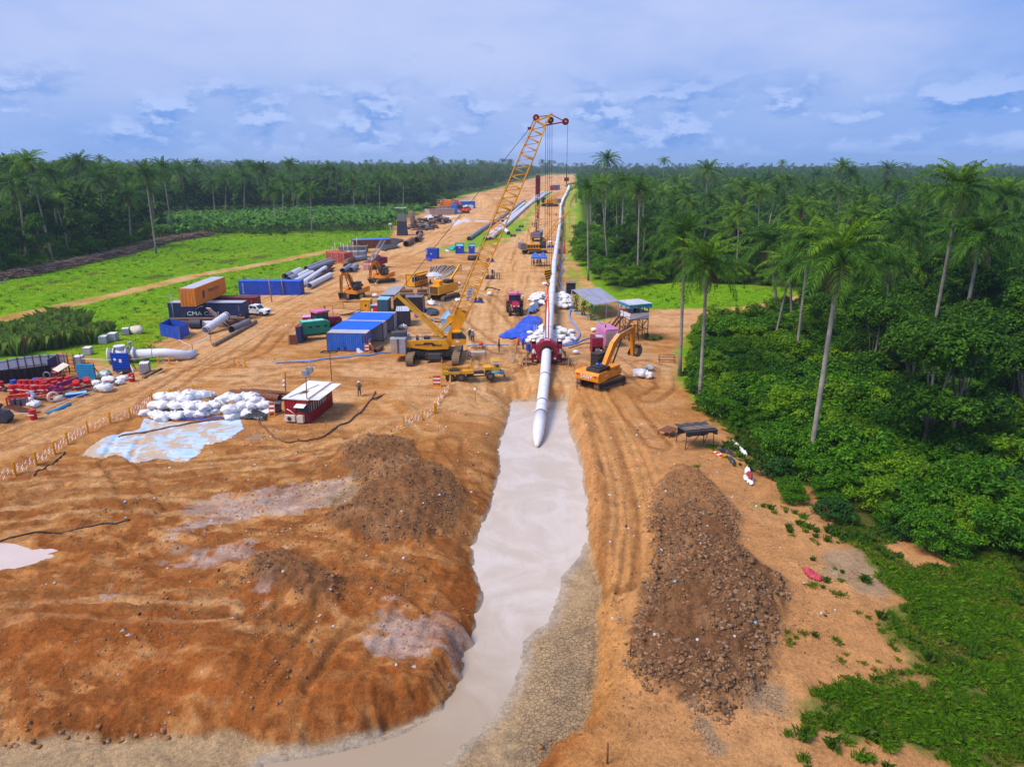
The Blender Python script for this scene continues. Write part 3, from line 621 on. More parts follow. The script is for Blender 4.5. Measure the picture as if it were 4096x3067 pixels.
def palm(x,y,z,dx,dy,h,sc,label,group=None,detail=0,young=False,low=False):
 global NPALM;NPALM+=1;sd_=NPALM
 t=thing('oil_palm' if not low else 'young_palm',label,'palm tree',(x,y,z),0,group)
 if not low:
  r0=.165*max(.8,sc);pts=trunk_pts(dx,dy,h,sd_)
  b=MB();b.tube([(0,0,-.5)]+pts[1:],[r0*1.35]+[r0*(1-.25*i/7)for i in range(1,8)],8);b.build('trunk',M_BARK,t)
 if detail:
  for k,(az,p,dr,lf,dead)in enumerate(crown_spec(34,sd_*7+3)):
   o=link('frond',hero_frond(k,p,dr,lf,dead,young and k<14,k),t,(dx,dy,h));o.rotation_euler=(0,0,az);o.scale=(sc,)*3
 else:
  me=(CROWN_LOW[sd_%3]if low else CROWN_MID[3 if young else sd_%3])if detail==0 else CROWN_FAR[sd_%3]
  o=link('crown',me,t,(dx,dy,h));o.rotation_euler=(0,0,sd_*1.7);o.scale=(sc,)*3
 return t
def tree_parts(seed,Hh,R_,nl,size,mat,trunk=.2,bare=.3):
 rs=random.Random(seed);b=MB();h0=Hh*bare;L=[]
 b.tube([(0,0,-.3),(rs.uniform(-.2,.2),rs.uniform(-.2,.2),h0*.5),(rs.uniform(-.3,.3),rs.uniform(-.3,.3),h0),(rs.uniform(-.5,.5),rs.uniform(-.5,.5),Hh*.8)],[trunk*1.3,trunk,trunk*.85,trunk*.3],7)
 n=rs.randint(7,10)
 for i in range(n):
  a=i*2.4+rs.uniform(-.4,.4);q=R_*rs.uniform(.3,.8);hh=h0+(Hh-h0)*rs.uniform(.15,.85);k=R_*rs.uniform(.3,.48)
  b.tube([(0,0,h0*rs.uniform(.8,1.3)),(q*.5*math.cos(a),q*.5*math.sin(a),hh*.85),(q*math.cos(a),q*math.sin(a),hh)],[trunk*.5,trunk*.3,trunk*.1],5)
  L.append(((q*math.cos(a),q*math.sin(a),hh),(k,k,k*rs.uniform(.6,.9))))
 L.append(((0,0,Hh*.85),(R_*.5,R_*.5,Hh*.16)))
 v,f=cloud(L,nl,size,seed,-.6)
 me=bpy.data.meshes.new('trunk');me.from_pydata(b.v,[],b.f);me.materials.append(M_WOOD);me.polygons.foreach_set('use_smooth',b.sm)
 return me,npmesh('crown',v,f,[mat],False)
TREES=[tree_parts(s,h,r_,n,z,m)for s,h,r_,n,z,m in((31,11,3.8,9000,.17,M_TREE),(32,13,4.4,10000,.19,M_TREE),(33,9,3.6,8000,.16,M_TREEY),(34,12,3.4,8500,.17,M_TREE),(35,8,3.4,8000,.14,M_TREEY))]
SHRUBS=[shrub_mesh('shrub',2.1,h,20,n,z,s,m)for s,h,n,z,m in((41,2.7,5600,.095,M_BUSH),(42,3.5,6000,.10,M_BUSH),(43,2.2,4200,.12,M_BUSHD),(44,2.9,5600,.09,M_BUSHY))]
def banana_mesh(seed):
 rs=random.Random(seed);V_,F_,o=[],[],0
 for i in range(9):
  az=i*2.4+rs.uniform(-.3,.3);p=rad(rs.uniform(35,80));dr=rad(rs.uniform(60,110));L=rs.uniform(1.6,2.4);x=z=0;n=6;v=[]
  for j in range(n+1):
   t=j/n;a=p-dr*t;wd=.3*math.sin(math.pi*min(1,.08+t*.92))**.6+.02;v+=[(x,-wd,z-wd*.25),(x,0,z),(x,wd,z-wd*.25)];x+=math.cos(a)*L/n;z+=math.sin(a)*L/n
  V_.append(rotz(np.array(v),az));F_+=[(o+3*j+k,o+3*j+k+1,o+3*j+k+4,o+3*j+k+3)for j in range(n)for k in(0,1)];o+=len(v)
 return npmesh('leaves',np.concatenate(V_),F_,[M_BAN],False)
BANANAS=[banana_mesh(s)for s in range(4)]
bs=MB();bs.tube([(0,0,-.2),(0,0,1.9)],[.14,.08],6);_o=bs.build('stem',paint('banana_stem',(.16,.20,.07),.8,dirt=.2));STEM=_o.data;bpy.data.objects.remove(_o)
def tuft(name,n,h,r_,seed,mat,w=.02,lean=.6):
 rs=np.random.default_rng(seed);vs,fs=[],[]
 for i in range(n):
  a=rs.uniform(0,6.28);q=rs.uniform(0,r_);b=np.array((q*math.cos(a),q*math.sin(a),-.03));hh=h*rs.uniform(.5,1.1);a2=rs.uniform(0,6.28);d=np.array((math.cos(a2),math.sin(a2),0))*lean*hh*rs.uniform(.2,1);s=np.array((-math.sin(a2),math.cos(a2),0))*w
  o=len(vs);vs+=[tuple(b-s),tuple(b+s),tuple(b+d*.35+(0,0,hh*.7)+s*.8),tuple(b+d+(0,0,hh*.8))];fs.append((o,o+1,o+2,o+3))
 return npmesh(name,np.array(vs),np.array(fs),[mat],False)
# ---------------------------------------------------------------- uncounted plants: points that carry copies
def scatter(name,P,protos,idx,sc,seed,label=None):
 n=len(P);me=bpy.data.meshes.new(name);me.vertices.add(n);me.vertices.foreach_set('co',np.asarray(P,np.float32).ravel())
 rs=np.random.default_rng(seed);rot=np.stack([rs.normal(size=n)*.06,rs.normal(size=n)*.06,rs.uniform(0,6.28,n)],-1)
 add_attr(me,'rot','FLOAT_VECTOR',rot,'vector');add_attr(me,'scl','FLOAT',sc,'value')
 a=me.attributes.new('idx','INT','POINT');a.data.foreach_set('value',np.asarray(idx,np.int32))
 me.update();o=link(name,me,kind='stuff')
 c=bpy.data.collections.new(name+'_kinds')
 for i,pm in enumerate(protos):
  q=bpy.data.objects.new('%s_%02d'%(name,i),pm);c.objects.link(q)
 ng=bpy.data.node_groups.new(name,'GeometryNodeTree');ng.interface.new_socket('Geometry',in_out='INPUT',socket_type='NodeSocketGeometry');ng.interface.new_socket('Geometry',in_out='OUTPUT',socket_type='NodeSocketGeometry')
 N,Lk=ng.nodes,ng.links;gi,go=N.new('NodeGroupInput'),N.new('NodeGroupOutput');ip=N.new('GeometryNodeInstanceOnPoints');ci=N.new('GeometryNodeCollectionInfo')
 ci.inputs[0].default_value=c;ci.inputs['Separate Children'].default_value=True;ci.inputs['Reset Children'].default_value=True
 def na(nm,ty):x=N.new('GeometryNodeInputNamedAttribute');x.data_type=ty;x.inputs[0].default_value=nm;return x.outputs[0]
 Lk.new(gi.outputs[0],ip.inputs['Points']);Lk.new(ci.outputs[0],ip.inputs['Instance']);ip.inputs['Pick Instance'].default_value=True
 Lk.new(na('idx','INT'),ip.inputs['Instance Index']);e=N.new('FunctionNodeEulerToRotation');Lk.new(na('rot','FLOAT_VECTOR'),e.inputs[0]);Lk.new(e.outputs[0],ip.inputs['Rotation'])
 Lk.new(na('scl','FLOAT'),ip.inputs['Scale']);Lk.new(ip.outputs[0],go.inputs[0])
 md=o.modifiers.new('copies','NODES');md.node_group=ng;return o
def poisson(x0,x1,y0,y1,sp,seed,inside,jitter=.48):
 rs=np.random.default_rng(seed);gx,gyy=np.meshgrid(np.arange(x0,x1,sp),np.arange(y0,y1,sp));x=gx.ravel()+rs.uniform(-jitter,jitter,gx.size)*sp;y=gyy.ravel()+rs.uniform(-jitter,jitter,gx.size)*sp
 k=(np.abs(x)<.80*y+14);x,y=x[k],y[k];k=inside(x,y);return x[k],y[k]
def in_r(x,y,m=0):return(sdp(RFOREST,x,y,40)<-m)&(sdp(CLEAR,x,y,8)>.5)&(pline(RPATH,x,y,9)[0]>3.2)
def in_l(x,y,m=0):return sdp(LFOREST,x,y,40)<-m
BANANA=gp('V',[(340,522),(440,510),(600,505),(840,499),(880,470),(930,452),(840,455),(600,462),(350,470),(345,495)])
PALMS=[]
for t_,rows_ in(('P',[(1310,530,215,1142,1655,'tallest pale leaning oil palm with brown hanging fronds, rising from the shrubs'),(650,590,150,610,1300,'oil palm with a straight slim grey trunk at the thicket edge above the plastic-roofed shelter'),(545,470,140,513,1185,'dark-trunked oil palm at the thicket edge, crown half behind a fuller one'),(960,490,125,995,890,'oil palm with a yellowish young top beside the sandy forest path'),(1155,470,115,1075,1160,'oil palm leaning behind the tallest pale trunk, crown partly hidden'),(1640,430,135,1520,985,'oil palm with yellow frond stalks and a leaning pale trunk deep in the forest'),(1890,215,145,None,0,'very tall oil palm whose crown stands against the sky above the dark forest'),(2000,450,155,None,0,'dark wide-crowned oil palm below the tallest skyline palm'),(1700,580,105,None,0,'dark drooping oil palm between two bigger crowns in the forest'),(650,150,66,642,420,'single oil palm standing above its neighbours against the sky behind the clearing'),(60,240,75,65,720,'first oil palm in the row beside the pipeline corridor'),(130,220,70,160,640,None),(240,215,72,222,650,None),(320,235,76,305,740,'oil palm over the low shrubs next to the metal-roofed shed'),(345,410,56,325,730,None),(205,300,50,203,570,None),(495,215,62,495,365,None),(160,100,55,None,0,'bushy palm crown cut by the sky above the corridor row'),(430,270,60,440,470,None),(790,230,60,775,410,None),(880,220,62,910,375,None),(945,200,58,940,350,None),(1030,220,66,1010,385,None),(1140,270,70,1135,480,None),(1255,240,64,1250,420,None),(1185,180,48,1180,330,None),(1310,130,48,None,0,None),(1360,170,48,None,0,None),(1540,150,52,1535,300,None),(710,320,55,690,480,None),(2110,270,105,None,0,None),(1420,290,66,None,0,None),(438,110,26,None,0,None),(1018,120,20,None,0,None)]),('Q',[(100,250,112,165,740,'big oil palm with a long bent trunk at the far edge of the green field'),(250,270,78,None,0,None),(575,235,84,None,0,None),(850,195,88,None,0,None),(445,290,78,None,0,None),(750,320,82,775,650,'oil palm in front of the dark tree wall, trunk foot in the brush heap'),(180,390,72,None,0,None),(980,320,68,990,470,None),(1070,190,84,1105,465,None),(960,160,64,None,0,None),(1250,260,62,1270,470,None),(1335,235,62,1330,470,None),(1440,220,58,1440,460,None),(1610,310,62,1630,540,'oil palm rising out of the banana rows'),(1665,240,52,1670,490,None),(1750,300,62,1755,495,None),(1830,300,62,1840,570,'oil palm at the front of the banana rows'),(2160,300,52,2165,440,None),(1100,260,62,1110,460,None),(1510,170,48,None,0,None),(1550,170,48,None,0,None),(1710,150,48,None,0,None),(1870,190,46,None,0,None),(1935,180,46,None,0,None),(1975,190,46,None,0,None),(2080,250,50,None,0,None),(1160,150,44,None,0,None),(590,120,30,None,0,None),(635,135,18,None,0,None),(45,150,48,None,0,None),(155,160,54,None,0,None),(240,180,52,None,0,None),(500,210,54,None,0,None),(700,180,48,None,0,None),(1410,160,46,None,0,None),(1480,160,44,None,0,None),(5,260,70,None,0,None)]),('D',[(500,90,58,520,420,'tall thin oil palm standing above the treeline behind the far camp'),(770,130,44,775,230,None),(360,160,54,360,430,None),(290,260,58,285,480,None),(1200,95,26,None,0,None),(1480,100,26,None,0,None),(1545,105,24,None,0,None),(1585,105,18,None,0,None),(710,230,46,710,350,None),(130,260,66,None,0,None),(250,250,60,250,540,None),(40,240,62,40,600,None),(940,110,30,None,0,None),(1125,90,24,None,0,None)])):
 for r_ in rows_:PALMS.append((t_,)+r_)
def grp(x):return('oil palm in the forest wall behind the green field and banana rows','palms of the far forest wall')if x<0 else('oil palm in the forest behind the clearing and the shed','palms of the forest beside the corridor')
pxy=[]
for t_,cx,cy,R_,bx,by,lab in PALMS:
 k=TILE[t_][2];rm=4.3 if t_!='P' else 3.7
 if bx is None:y=FPX*rm/(R_/k);x=gy(t_,cx,cy,y).x
 else:b=g(t_,bx,by,-.8 if t_=='P' else 0);x,y=b.x,b.y
 c=gy(t_,cx,cy,y);z=hz(x,y);d=math.hypot(y,15);sc=(R_/k)*d/FPX/2.6
 L_,G_=(lab,None)if lab else grp(x)
 palm(x,y,z,c.x-x,RND.uniform(-.5,.5),c.z-z-.5*sc,sc,L_,G_,1 if R_/k>78 else 0,young=(t_=='P' and(cx//10)%2==1));pxy.append((x,y))
for t_,bx,by,R_ in(('P',800,890,100),('P',1000,1040,110),('P',1120,1110,95),('P',1350,1180,120),('P',1590,1150,125),('P',1990,1480,110),('P',1080,1000,80),('P',1230,950,80),('P',1960,760,100),('Q',890,600,110),('P',690,1120,60),('P',1450,1010,80),('P',1290,1250,70)):
 k=TILE[t_][2];b=g(t_,bx,by,1.2 if t_=='P' else 0);z=hz(b.x,b.y);sc=(R_/k)*math.hypot(b.y,20)/FPX/3.5
 palm(b.x,b.y,z,0,0,1.6*sc,sc,'low young palm without a trunk, fronds spreading over the undergrowth' if t_=='P' else 'wide trunkless palm at the corner of the dark tree wall by the banana rows','young palms in the undergrowth' if t_=='P' else None,0,low=True)
pal_all=[]
for inside,y0,y1,sp,sd_ in((lambda x,y:in_r(x,y,5),95,520,14.0,71),(lambda x,y:in_l(x,y,4)&(sdp(BANANA,x,y,10)>0),150,560,11.5,72)):
 x,y=poisson(-470,470,y0,y1,sp,sd_,inside);pal_all+=list(zip(x,y))
pal_all=[p_ for p_ in pal_all if min((p_[0]-a)**2+(p_[1]-b)**2 for a,b in pxy)>25];pal_all.sort(key=lambda p_:p_[1]);near_p,far_p=pal_all[:185],pal_all[185:]
for x,y in near_p:
 h=RND.uniform(8,18.5)if x>0 else RND.choice((14,16,18,20,22,25))+RND.uniform(-1,1);L_,G_=grp(x);palm(x,y,hz(x,y),RND.uniform(-2.2,2.2),RND.uniform(-1,1),h,RND.uniform(1.0,1.35)if x>0 else RND.uniform(1.15,1.5),L_,G_,0 if y<230 else 2,young=RND.random()<.3)
tr_all=[]
for inside,y0,y1,sp,sd_ in((lambda x,y:in_r(x,y,9),62,420,7.0,81),(lambda x,y:in_l(x,y,2.5)&(sdp(BANANA,x,y,10)>0),150,420,8.0,82)):
 x,y=poisson(-400,400,y0,y1,sp,sd_,inside);tr_all+=list(zip(x,y))
tr_all.sort(key=lambda p_:p_[1]);tr_near,tr_far=tr_all[:280],tr_all[280:]
TZ=[('leafy broadleaf tree rising from the thicket among the tall palms','broadleaf trees in the thicket'),('broadleaf tree in the forest beyond the sandy path','broadleaf trees beyond the path'),('broadleaf tree deep in the forest behind the clearing','broadleaf trees behind the clearing')]
tproto=[]
for i,(tm,cm)in enumerate(TREES):
 t=thing('broadleaf_tree','x','tree');link('trunk',tm,t);link('crown',cm,t);tproto.append([t,False])
def put(pr,i,loc,rz,sc,L_,G_):
 if not pr[i][1]:
  o=pr[i][0];pr[i][1]=True;o.location=loc;o.rotation_euler=(0,0,rz);o.scale=(sc,)*3 if not isinstance(sc,tuple)else sc;o['label']=L_;o['group']=G_;return o
 return dup(pr[i][0],loc,rz,sc,L_,G_)
ZT=hfun([a for a,b in tr_near],[b for a,b in tr_near])
for(x,y),z in zip(tr_near,ZT):
 left=x<0;ed=-sdp(RFOREST,np.array([x]),np.array([y]),40)[0]if not left else 10
 sc=(RND.uniform(.85,1.35)if left else RND.uniform(.55,.95)*(.62 if ed<14 and y<110 else 1));dk=not left and x>.5*y;sc*=1.35 if dk else 1;i=RND.choice((0,1,3,0,1,3,2,4))if left else RND.choice((0,1,3))if dk else RND.choice((0,1,2,3,4,0))  # right edge gets only darker-leaved trees: its shading is put into leaf colour
 put(tproto,i,(x,y,z),RND.uniform(0,6.28),sc,*(('dark broadleaf tree in the forest wall behind the field','broadleaf trees of the far forest wall')if left else TZ[0 if y<95 else 1 if y<140 else 2]))
b=gy('Q',372,110,320);t=dup(tproto[1][0],(b.x,320,0),1,2.0,'round-topped broadleaf tree standing alone above the treeline');t.pop('group',None)
sh_all=[]
x,y=poisson(0,90,36,118,2.3,91,lambda x,y:(sdp(RFOREST,x,y,40)<-1.6)&(sdp(CLEAR,x,y,8)>1)&(pline(RPATH,x,y,9)[0]>4))
lowr=np.array(gp('V',[(1850,1190),(2300,1230),(2600,1800),(1700,1800),(1800,1500),(1880,1300)],-.8));k=sdp(lowr,x,y,5)>1;x,y=x[k],y[k]
sh_all+=[(a,b,0)for a,b in zip(x,y)]
x,y=poisson(0,130,118,260,4.6,92,lambda x,y:(sdp(RFOREST,x,y,40)<-1.0)&(sdp(RFOREST,x,y,40)>-34)&(sdp(CLEAR,x,y,8)>1)&(pline(RPATH,x,y,9)[0]>4));sh_all+=[(a,b,1)for a,b in zip(x,y)]
x,y=poisson(-260,20,150,520,6.5,93,lambda x,y:(sdp(LFOREST,x,y,40)<0)&(sdp(LFOREST,x,y,40)>-12)&(sdp(BANANA,x,y,10)>1));sh_all+=[(a,b,2)for a,b in zip(x,y)]
x,y=poisson(-90,-10,110,260,3.4,94,lambda x,y:(sdp(LVERGE,x,y,20)<-.5)&(sdp(FIELD,x,y,20)>2.5)&(pline(FTRK,x,y,12)[0]>7)&(fbm(x*.07,y*.07,9,2)>-.12));sh_all+=[(a,b,3)for a,b in zip(x,y)]
def vis(x,y):return 1/(1+y)
sh_all.sort(key=lambda q:q[1]);SZ=hfun([q[0]for q in sh_all],[q[1]for q in sh_all]);SE=-sdp(RFOREST,np.array([q[0]for q in sh_all]),np.array([q[1]for q in sh_all]),40)
LAB=[('green shrub in the dense thicket along the sandy bank','shrubs of the thicket by the sandy bank'),('bright shrub under the palms beside the pipeline corridor','shrubs under the corridor palms'),('shrub at the foot of the far forest wall','shrubs below the far forest wall'),('low bush on the grass verge beside the pipe stacks','verge bushes by the pipe stacks')]
ZL=('green shrub of the thicket at its lower end near the sand slope and grass','green shrub of the thicket around the tallest leaning palm','green shrub of the thicket behind the plastic-roofed shelter and first grey palms','green shrub of the thicket along the sandy forest path')
sproto=[]
for m in SHRUBS:o=link('shrub',m);tag(o,'x','shrub');sproto.append([o,False])
rest=([],[],[])
for n_,((x,y,kd),z,ed)in enumerate(zip(sh_all,SZ,SE)):
 sc=RND.choice((.7,.85,1,1.1,1.25,1.5))*RND.uniform(.9,1.1)*((.75+min(ed,10)*.045)if kd==0 else 1.25 if kd==1 else 1.5 if kd==2 else .55);i=RND.choice((0,1,2,0,1,3,3))if kd!=1 else RND.choice((0,3,3,1))
 if n_<295:
  zn=0 if y<52 else 1 if y<66 else 2 if y<84 else 3;put(sproto,i,(x,y,z-.1),RND.uniform(0,6.28),sc,*((ZL[zn],ZL[zn]+' group')if kd==0 else LAB[kd]))
 else:rest[0].append((x,y,z-.1));rest[1].append(i);rest[2].append(sc)
for pr in tproto+sproto:
 if not pr[1]:bpy.data.objects.remove(pr[0])
scatter('undergrowth',rest[0],SHRUBS,rest[1],rest[2],7)
x,y=poisson(-260,-20,230,420,3.6,95,lambda x,y:sdp(BANANA,x,y,10)<0);o_=np.argsort(y);x,y=x[o_],y[o_]
bproto=None
for i in range(min(290,len(x))):
 h=RND.uniform(.8,1.35)
 if i<4:
  t=thing('banana_plant','banana plant with broad bent leaves in the rows behind the green field','banana plant',(x[i],y[i],0),RND.uniform(0,6),'banana plants behind the field',h*1.25);link('stem',STEM,t);link('leaves',BANANAS[i],t,(0,0,1.8));bproto=(bproto or[])+[t]
 else:dup(bproto[i%4],(x[i],y[i],0),RND.uniform(0,6.28),h*1.25)
if len(x)>290:scatter('banana_undergrowth',[(a,b,1.9)for a,b in zip(x[290:],y[290:])],BANANAS,rng.integers(0,4,len(x)-290),rng.uniform(1.1,1.7,len(x)-290),8)
FT=[TREES[k][1]for k in(0,1,3)];P_,I_,C_=[],[],[]
def far_tree(x,y,sc,i):P_.append((x,y,0));I_.append(i);C_.append(sc)
CR3=[]
for k in range(3):
 me=CROWN_FAR[k].copy();v=np.zeros(len(me.vertices)*3,np.float32);me.vertices.foreach_get('co',v);v[2::3]+=15;me.vertices.foreach_set('co',v);CR3.append(me)
def far_mesh(seed,n):
 rs=random.Random(seed);L=[((rs.uniform(-2.6,2.6),rs.uniform(-2.6,2.6),rs.uniform(5,12)),(rs.uniform(1.6,2.8),)*2+(rs.uniform(1.3,2.4),))for _ in range(8)]+[((0,0,5),(3.6,3.6,5))]
 v,f=cloud(L,n,.8,seed,-.3);return npmesh('far_tree',v,f,[M_FAR],False)
FT=[far_mesh(s,420)for s in(61,62,63,64)]
for x,y in tr_far:far_tree(x,y,RND.uniform(.7,1.15)*(1.15 if x<0 else .75),RND.randrange(4))
for x,y in far_p:far_tree(x,y,RND.uniform(.75,1.2)*(1.1 if x<0 else .8),4+RND.randrange(3))
for y0,y1,sp,k in((390,760,8.0,1.0),(760,1300,11,1.1),(1300,2300,18,1.35)):
 for inside in(lambda x,y:(sdp(RFOREST,x,y,40)<-4),lambda x,y:(sdp(LFOREST,x,y,40)<-4)&(sdp(BANANA,x,y,10)>0),lambda x,y:(y>1500)&(np.abs(x-.08*y)<.04*y)):
  x,y=poisson(-1700,1700,y0,y1,sp,int(y0),inside)
  for a,b in zip(x,y):far_tree(a,b,k*RND.choice((.6,.75,.85,.95,1.05,1.15,1.45))*RND.uniform(.9,1.1)*(.86 if a<0 else .66),RND.randrange(4)if RND.random()<.66 else 4+RND.randrange(3))
scatter('far_forest',P_,FT+CR3,I_,C_,9)
TUF=[tuft('tuft',64,.55,.42,1,M_GRASS,.009,.9),tuft('tuft',70,.36,.5,2,M_GRASSL,.009,1.1),tuft('tuft',50,.85,.35,3,M_GRASSD,.010,.7)]
x,y=poisson(4,75,20,75,.31,96,lambda x,y:(gedge(x,y,sdp(RFOREST,x,y,40))+fbm(x*.5,y*.5,12,3)*1.8<.2)&(sdp(RFOREST,x,y,40)>-16))
k=(sdp(lowr,x,y,14)<3)|(sdp(RFOREST,x,y,40)>-3.5);x,y=x[k],y[k];ge=gedge(x,y,sdp(RFOREST,x,y,40));k=rng.random(len(x))<.22+.78*sm(ge+fbm(x*.6,y*.6,44,3),-.1,-2.6);x,y=x[k],y[k]
scatter('grass',np.stack([x,y,hfun(x,y)],-1),TUF,np.clip(np.floor(1.5+3.2*fbm(x*.11,y*.13,18,3)+rng.uniform(-.7,.7,len(x))),0,2),rng.uniform(.35,1.0,len(x)),10)
TURF=[tuft('turf',26,.16,.9,4,M_TURF,.04,1.2),tuft('turf',22,.22,.9,5,M_TURF,.04,1.1),tuft('turf',16,.5,.6,6,M_GRASS,.05,.8)]
x,y=poisson(-150,60,95,290,1.15,97,lambda x,y:((sdp(FIELD,x,y,20)<.3)|(sdp(LVERGE,x,y,20)<.3)|(sdp(CLEAR,x,y,20)<0))&(pline(FTRK,x,y,9)[0]>2.6)&(fbm(x*.3,y*.3,13,3)>-.6))
scatter('turf_grass',np.stack([x,y,hfun(x,y)],-1),TURF,rng.choice(3,len(x),p=(.57,.37,.06)),rng.uniform(.5,1.5,len(x)),12)
x,y=poisson(4,60,22,62,.8,98,lambda x,y:(sdp(RFOREST,x,y,40)>-.3)&(sdp(RFOREST,x,y,40)<4.5)&(fbm(x*.45,y*.45,14,3)>.3)&(sdp(DEPR,x,y,5)>1))
scatter('sparse_grass',np.stack([x,y,hfun(x,y)],-1),TUF,rng.integers(0,3,len(x)),rng.uniform(.3,.9,len(x)),13)
# ---------------------------------------------------------------- colours of the yard's equipment
C_=dict(navy=rgb(24,48,92),orange=rgb(236,132,22),maroon=rgb(112,20,36),blue=rgb(10,74,184),blue2=rgb(24,104,206),grey=rgb(150,156,166),pale=rgb(196,200,214),white=rgb(232,232,236),yellow=rgb(232,160,14),yellow2=rgb(214,158,34),crane=rgb(226,156,16),exca=rgb(228,140,26),red=rgb(196,22,22),rmar=rgb(140,16,50),pink=rgb(216,150,196),teal=rgb(28,140,110),dteal=rgb(32,86,110),black=(.012,.012,.014),rust=rgb(112,66,48),steel=rgb(110,112,122),cream=rgb(216,204,186),tyre=(.02,.019,.018),track=rgb(118,98,78),wood=rgb(150,128,104),tarp=rgb(6,108,236),lblue=rgb(130,190,230),skyb=rgb(30,150,200),purple=rgb(86,40,150),brown=rgb(110,72,50))
def P(name,rough=.5,**k):
 kk=dict(dirt=.32);kk.update(k);return paint(name+'_paint'+''.join(str(v)for v in k.values()),C_[name],rough,**kk)
GLASS=(lambda t:t.done(t.bsdf((.03,.045,.06),.08,0,.6)))(NT('window_glass'))
MWHITE,MBLACK,MRUST,MSTEEL,MTYRE,MTRACK,MROPE=P('white',.55),P('black',.6),P('rust',.85,rust=.6),P('steel',.45,rust=.25),P('tyre',.9,dirt=.5),P('track',.8,dirt=.6,rust=.3),paint('rope',(.05,.045,.04),.8,dirt=.1)
def mapping(p0,p1):d=Vector(p1)-Vector(p0);return math.atan2(d.y,d.x)
def text(parent,s,size,loc,rot,mat,ext=.004,name='lettering',align='CENTER',sx=1):
 c=bpy.data.curves.new(name,'FONT');c.body=s;c.size=size;c.extrude=ext;c.align_x=align;c.align_y='CENTER';c.materials.append(mat);c.resolution_u=2
 o=bpy.data.objects.new(name,c);COL.objects.link(o);o.parent=parent;o.location=loc;o.rotation_euler=rot;o.scale=(sx,1,1);return o
FRONT=(math.pi/2,0,0)
RIGHT=(math.pi/2,0,math.pi/2)
LEFT=(math.pi/2,0,-math.pi/2)
def container(label,loc,rz,L,W,H,wall,roof=None,post=None,door='R',cat='shipping container',name='shipping_container',group=None,doors=True,pitch=.28):
 t=thing(name,label,cat,loc,rz,group);roof=roof or wall;post=post or wall;e=.09
 ends=dict(F=((e,.03),(L-e,.03)),B=((L-e,W-.03),(e,W-.03)),R=((L-.03,e),(L-.03,W-e)),L=((.03,W-e),(.03,e)))
 for k,(a,b)in ends.items():
  if doors and k==door:continue
  MB().corr(a,b,.14,H-.1,pitch).build('wall',wall,t)
 for x in(0,L-.12):
  for y in(0,W-.12):MB().b2((x,y,0),(x+.12,y+.12,H)).build('corner_post',post,t)
 b=MB()
 for z0 in(.02,H-.13):
  b.b2((.12,.005,z0),(L-.12,.085,z0+.125)).b2((.12,W-.085,z0),(L-.12,W-.005,z0+.125)).b2((.005,.12,z0),(.085,W-.12,z0+.125)).b2((L-.085,.12,z0),(L-.005,W-.12,z0+.125))
 b.build('rail',post,t)
 b=MB();b.b2((.05,.05,H-.055),(L-.05,W-.05,H-.02));n=int(L/.33)
 for i in range(n):x=.2+(L-.4)*i/max(1,n-1);b.b2((x-.07,.12,H-.02),(x+.07,W-.12,H+.008))
 b.build('roof',roof,t);MB().b2((.1,.1,.1),(L-.1,W-.1,.16)).build('floor',MBLACK,t)
 if doors:
  for s in(0,1):
   b=MB();y0,y1=(.13,W/2-.01)if s==0 else(W/2+.01,W-.13);x0,x1=(L-.07,L-.02)if door=='R' else(.02,.07);xo=L-.02 if door=='R' else .02;sg=1 if door=='R' else-1
   b.b2((x0,y0,.15),(x1,y1,H-.14))
   for q in range(5):z=.25+(H-.6)*q/4.4;b.box((xo+sg*.014,(y0+y1)/2,z+.16),(.028,(y1-y0)*.84,.2))
   d=b.build('door',wall,t)
   for q in(.3,.72):yb=y0+(y1-y0)*q;MB().tube([(xo+sg*.06,yb,.12),(xo+sg*.06,yb,H-.1)],.022,6).build('locking_bar',MSTEEL,d)
 return t
a,b=g('M',95,888),g('M',1560,888);rz0=mapping(a,b);CL=(b-a).length
navy=container('dark navy long container with big white letters, pipes lying against it',a,rz0,CL,2.44,2.9,P('navy',.5,rust=.12),P('pale',.5,rust=.2),P('navy',.5))
text(navy,'CMA CGM',.95,(CL*.46,-.045,1.1),FRONT,MWHITE,sx=1.22);text(navy,'container',.42,(CL*.84,-.045,.72),FRONT,MWHITE,sx=1.1)
b_=MB();pts=[(CL*(.36+.115*k/8),-.05,1.75+.62*math.sin(math.pi*.5*k/8)**.8)for k in range(9)]
for i in range(8):b_.beam(pts[i],pts[i+1],.03+.14*(i/8),.012,(0,1,0))
b_.build('swoosh_mark',MWHITE,navy)
for q,s_ in enumerate(('2','2','G','1')):text(navy,s_,.2,(CL*.945,-.045,2.3-.26*q),FRONT,MWHITE)
text(navy,'▲',.3,(CL*.955,-.045,.95),FRONT,P('orange',.5))
z0=2.9;a=g('M',338,618,z0+.02);b=g('M',614,622,z0+.02);c=g('M',1168,378,z0+.02);rz=mapping(b,c)
ora=container('orange long container resting crosswise on top of the navy container',(b.x-2.44*math.cos(rz+math.pi/2)*0,b.y,z0+.02),rz,12.19,2.44,2.9,P('orange',.5,rust=.22),P('pale',.5,rust=.1),P('orange',.55,rust=.4),'L')
text(ora,'Hapag-Lloyd',.85,(7.0,-.045,1.75),FRONT,P('navy',.5),sx=1.0)
b_=MB()
for q in range(2):b_.beam((2.85+q*.42,-.045,.9),(2.98+q*.42,-.045,2.1),.3,.012,(0,1,0))
b_.build('emblem',P('navy',.5),ora)
a=g('M',1785,628,0);mx=Vector((math.cos(rz0),math.sin(rz0),0));a=g('M',1780,447,2.6);a.z=0
mar=container('maroon long container behind the navy one, under the far end of the orange one',a-mx*12.19,rz0,12.19,2.44,2.6,P('maroon',.5,rust=.25),P('maroon',.5,dirt=.5),P('maroon',.5))
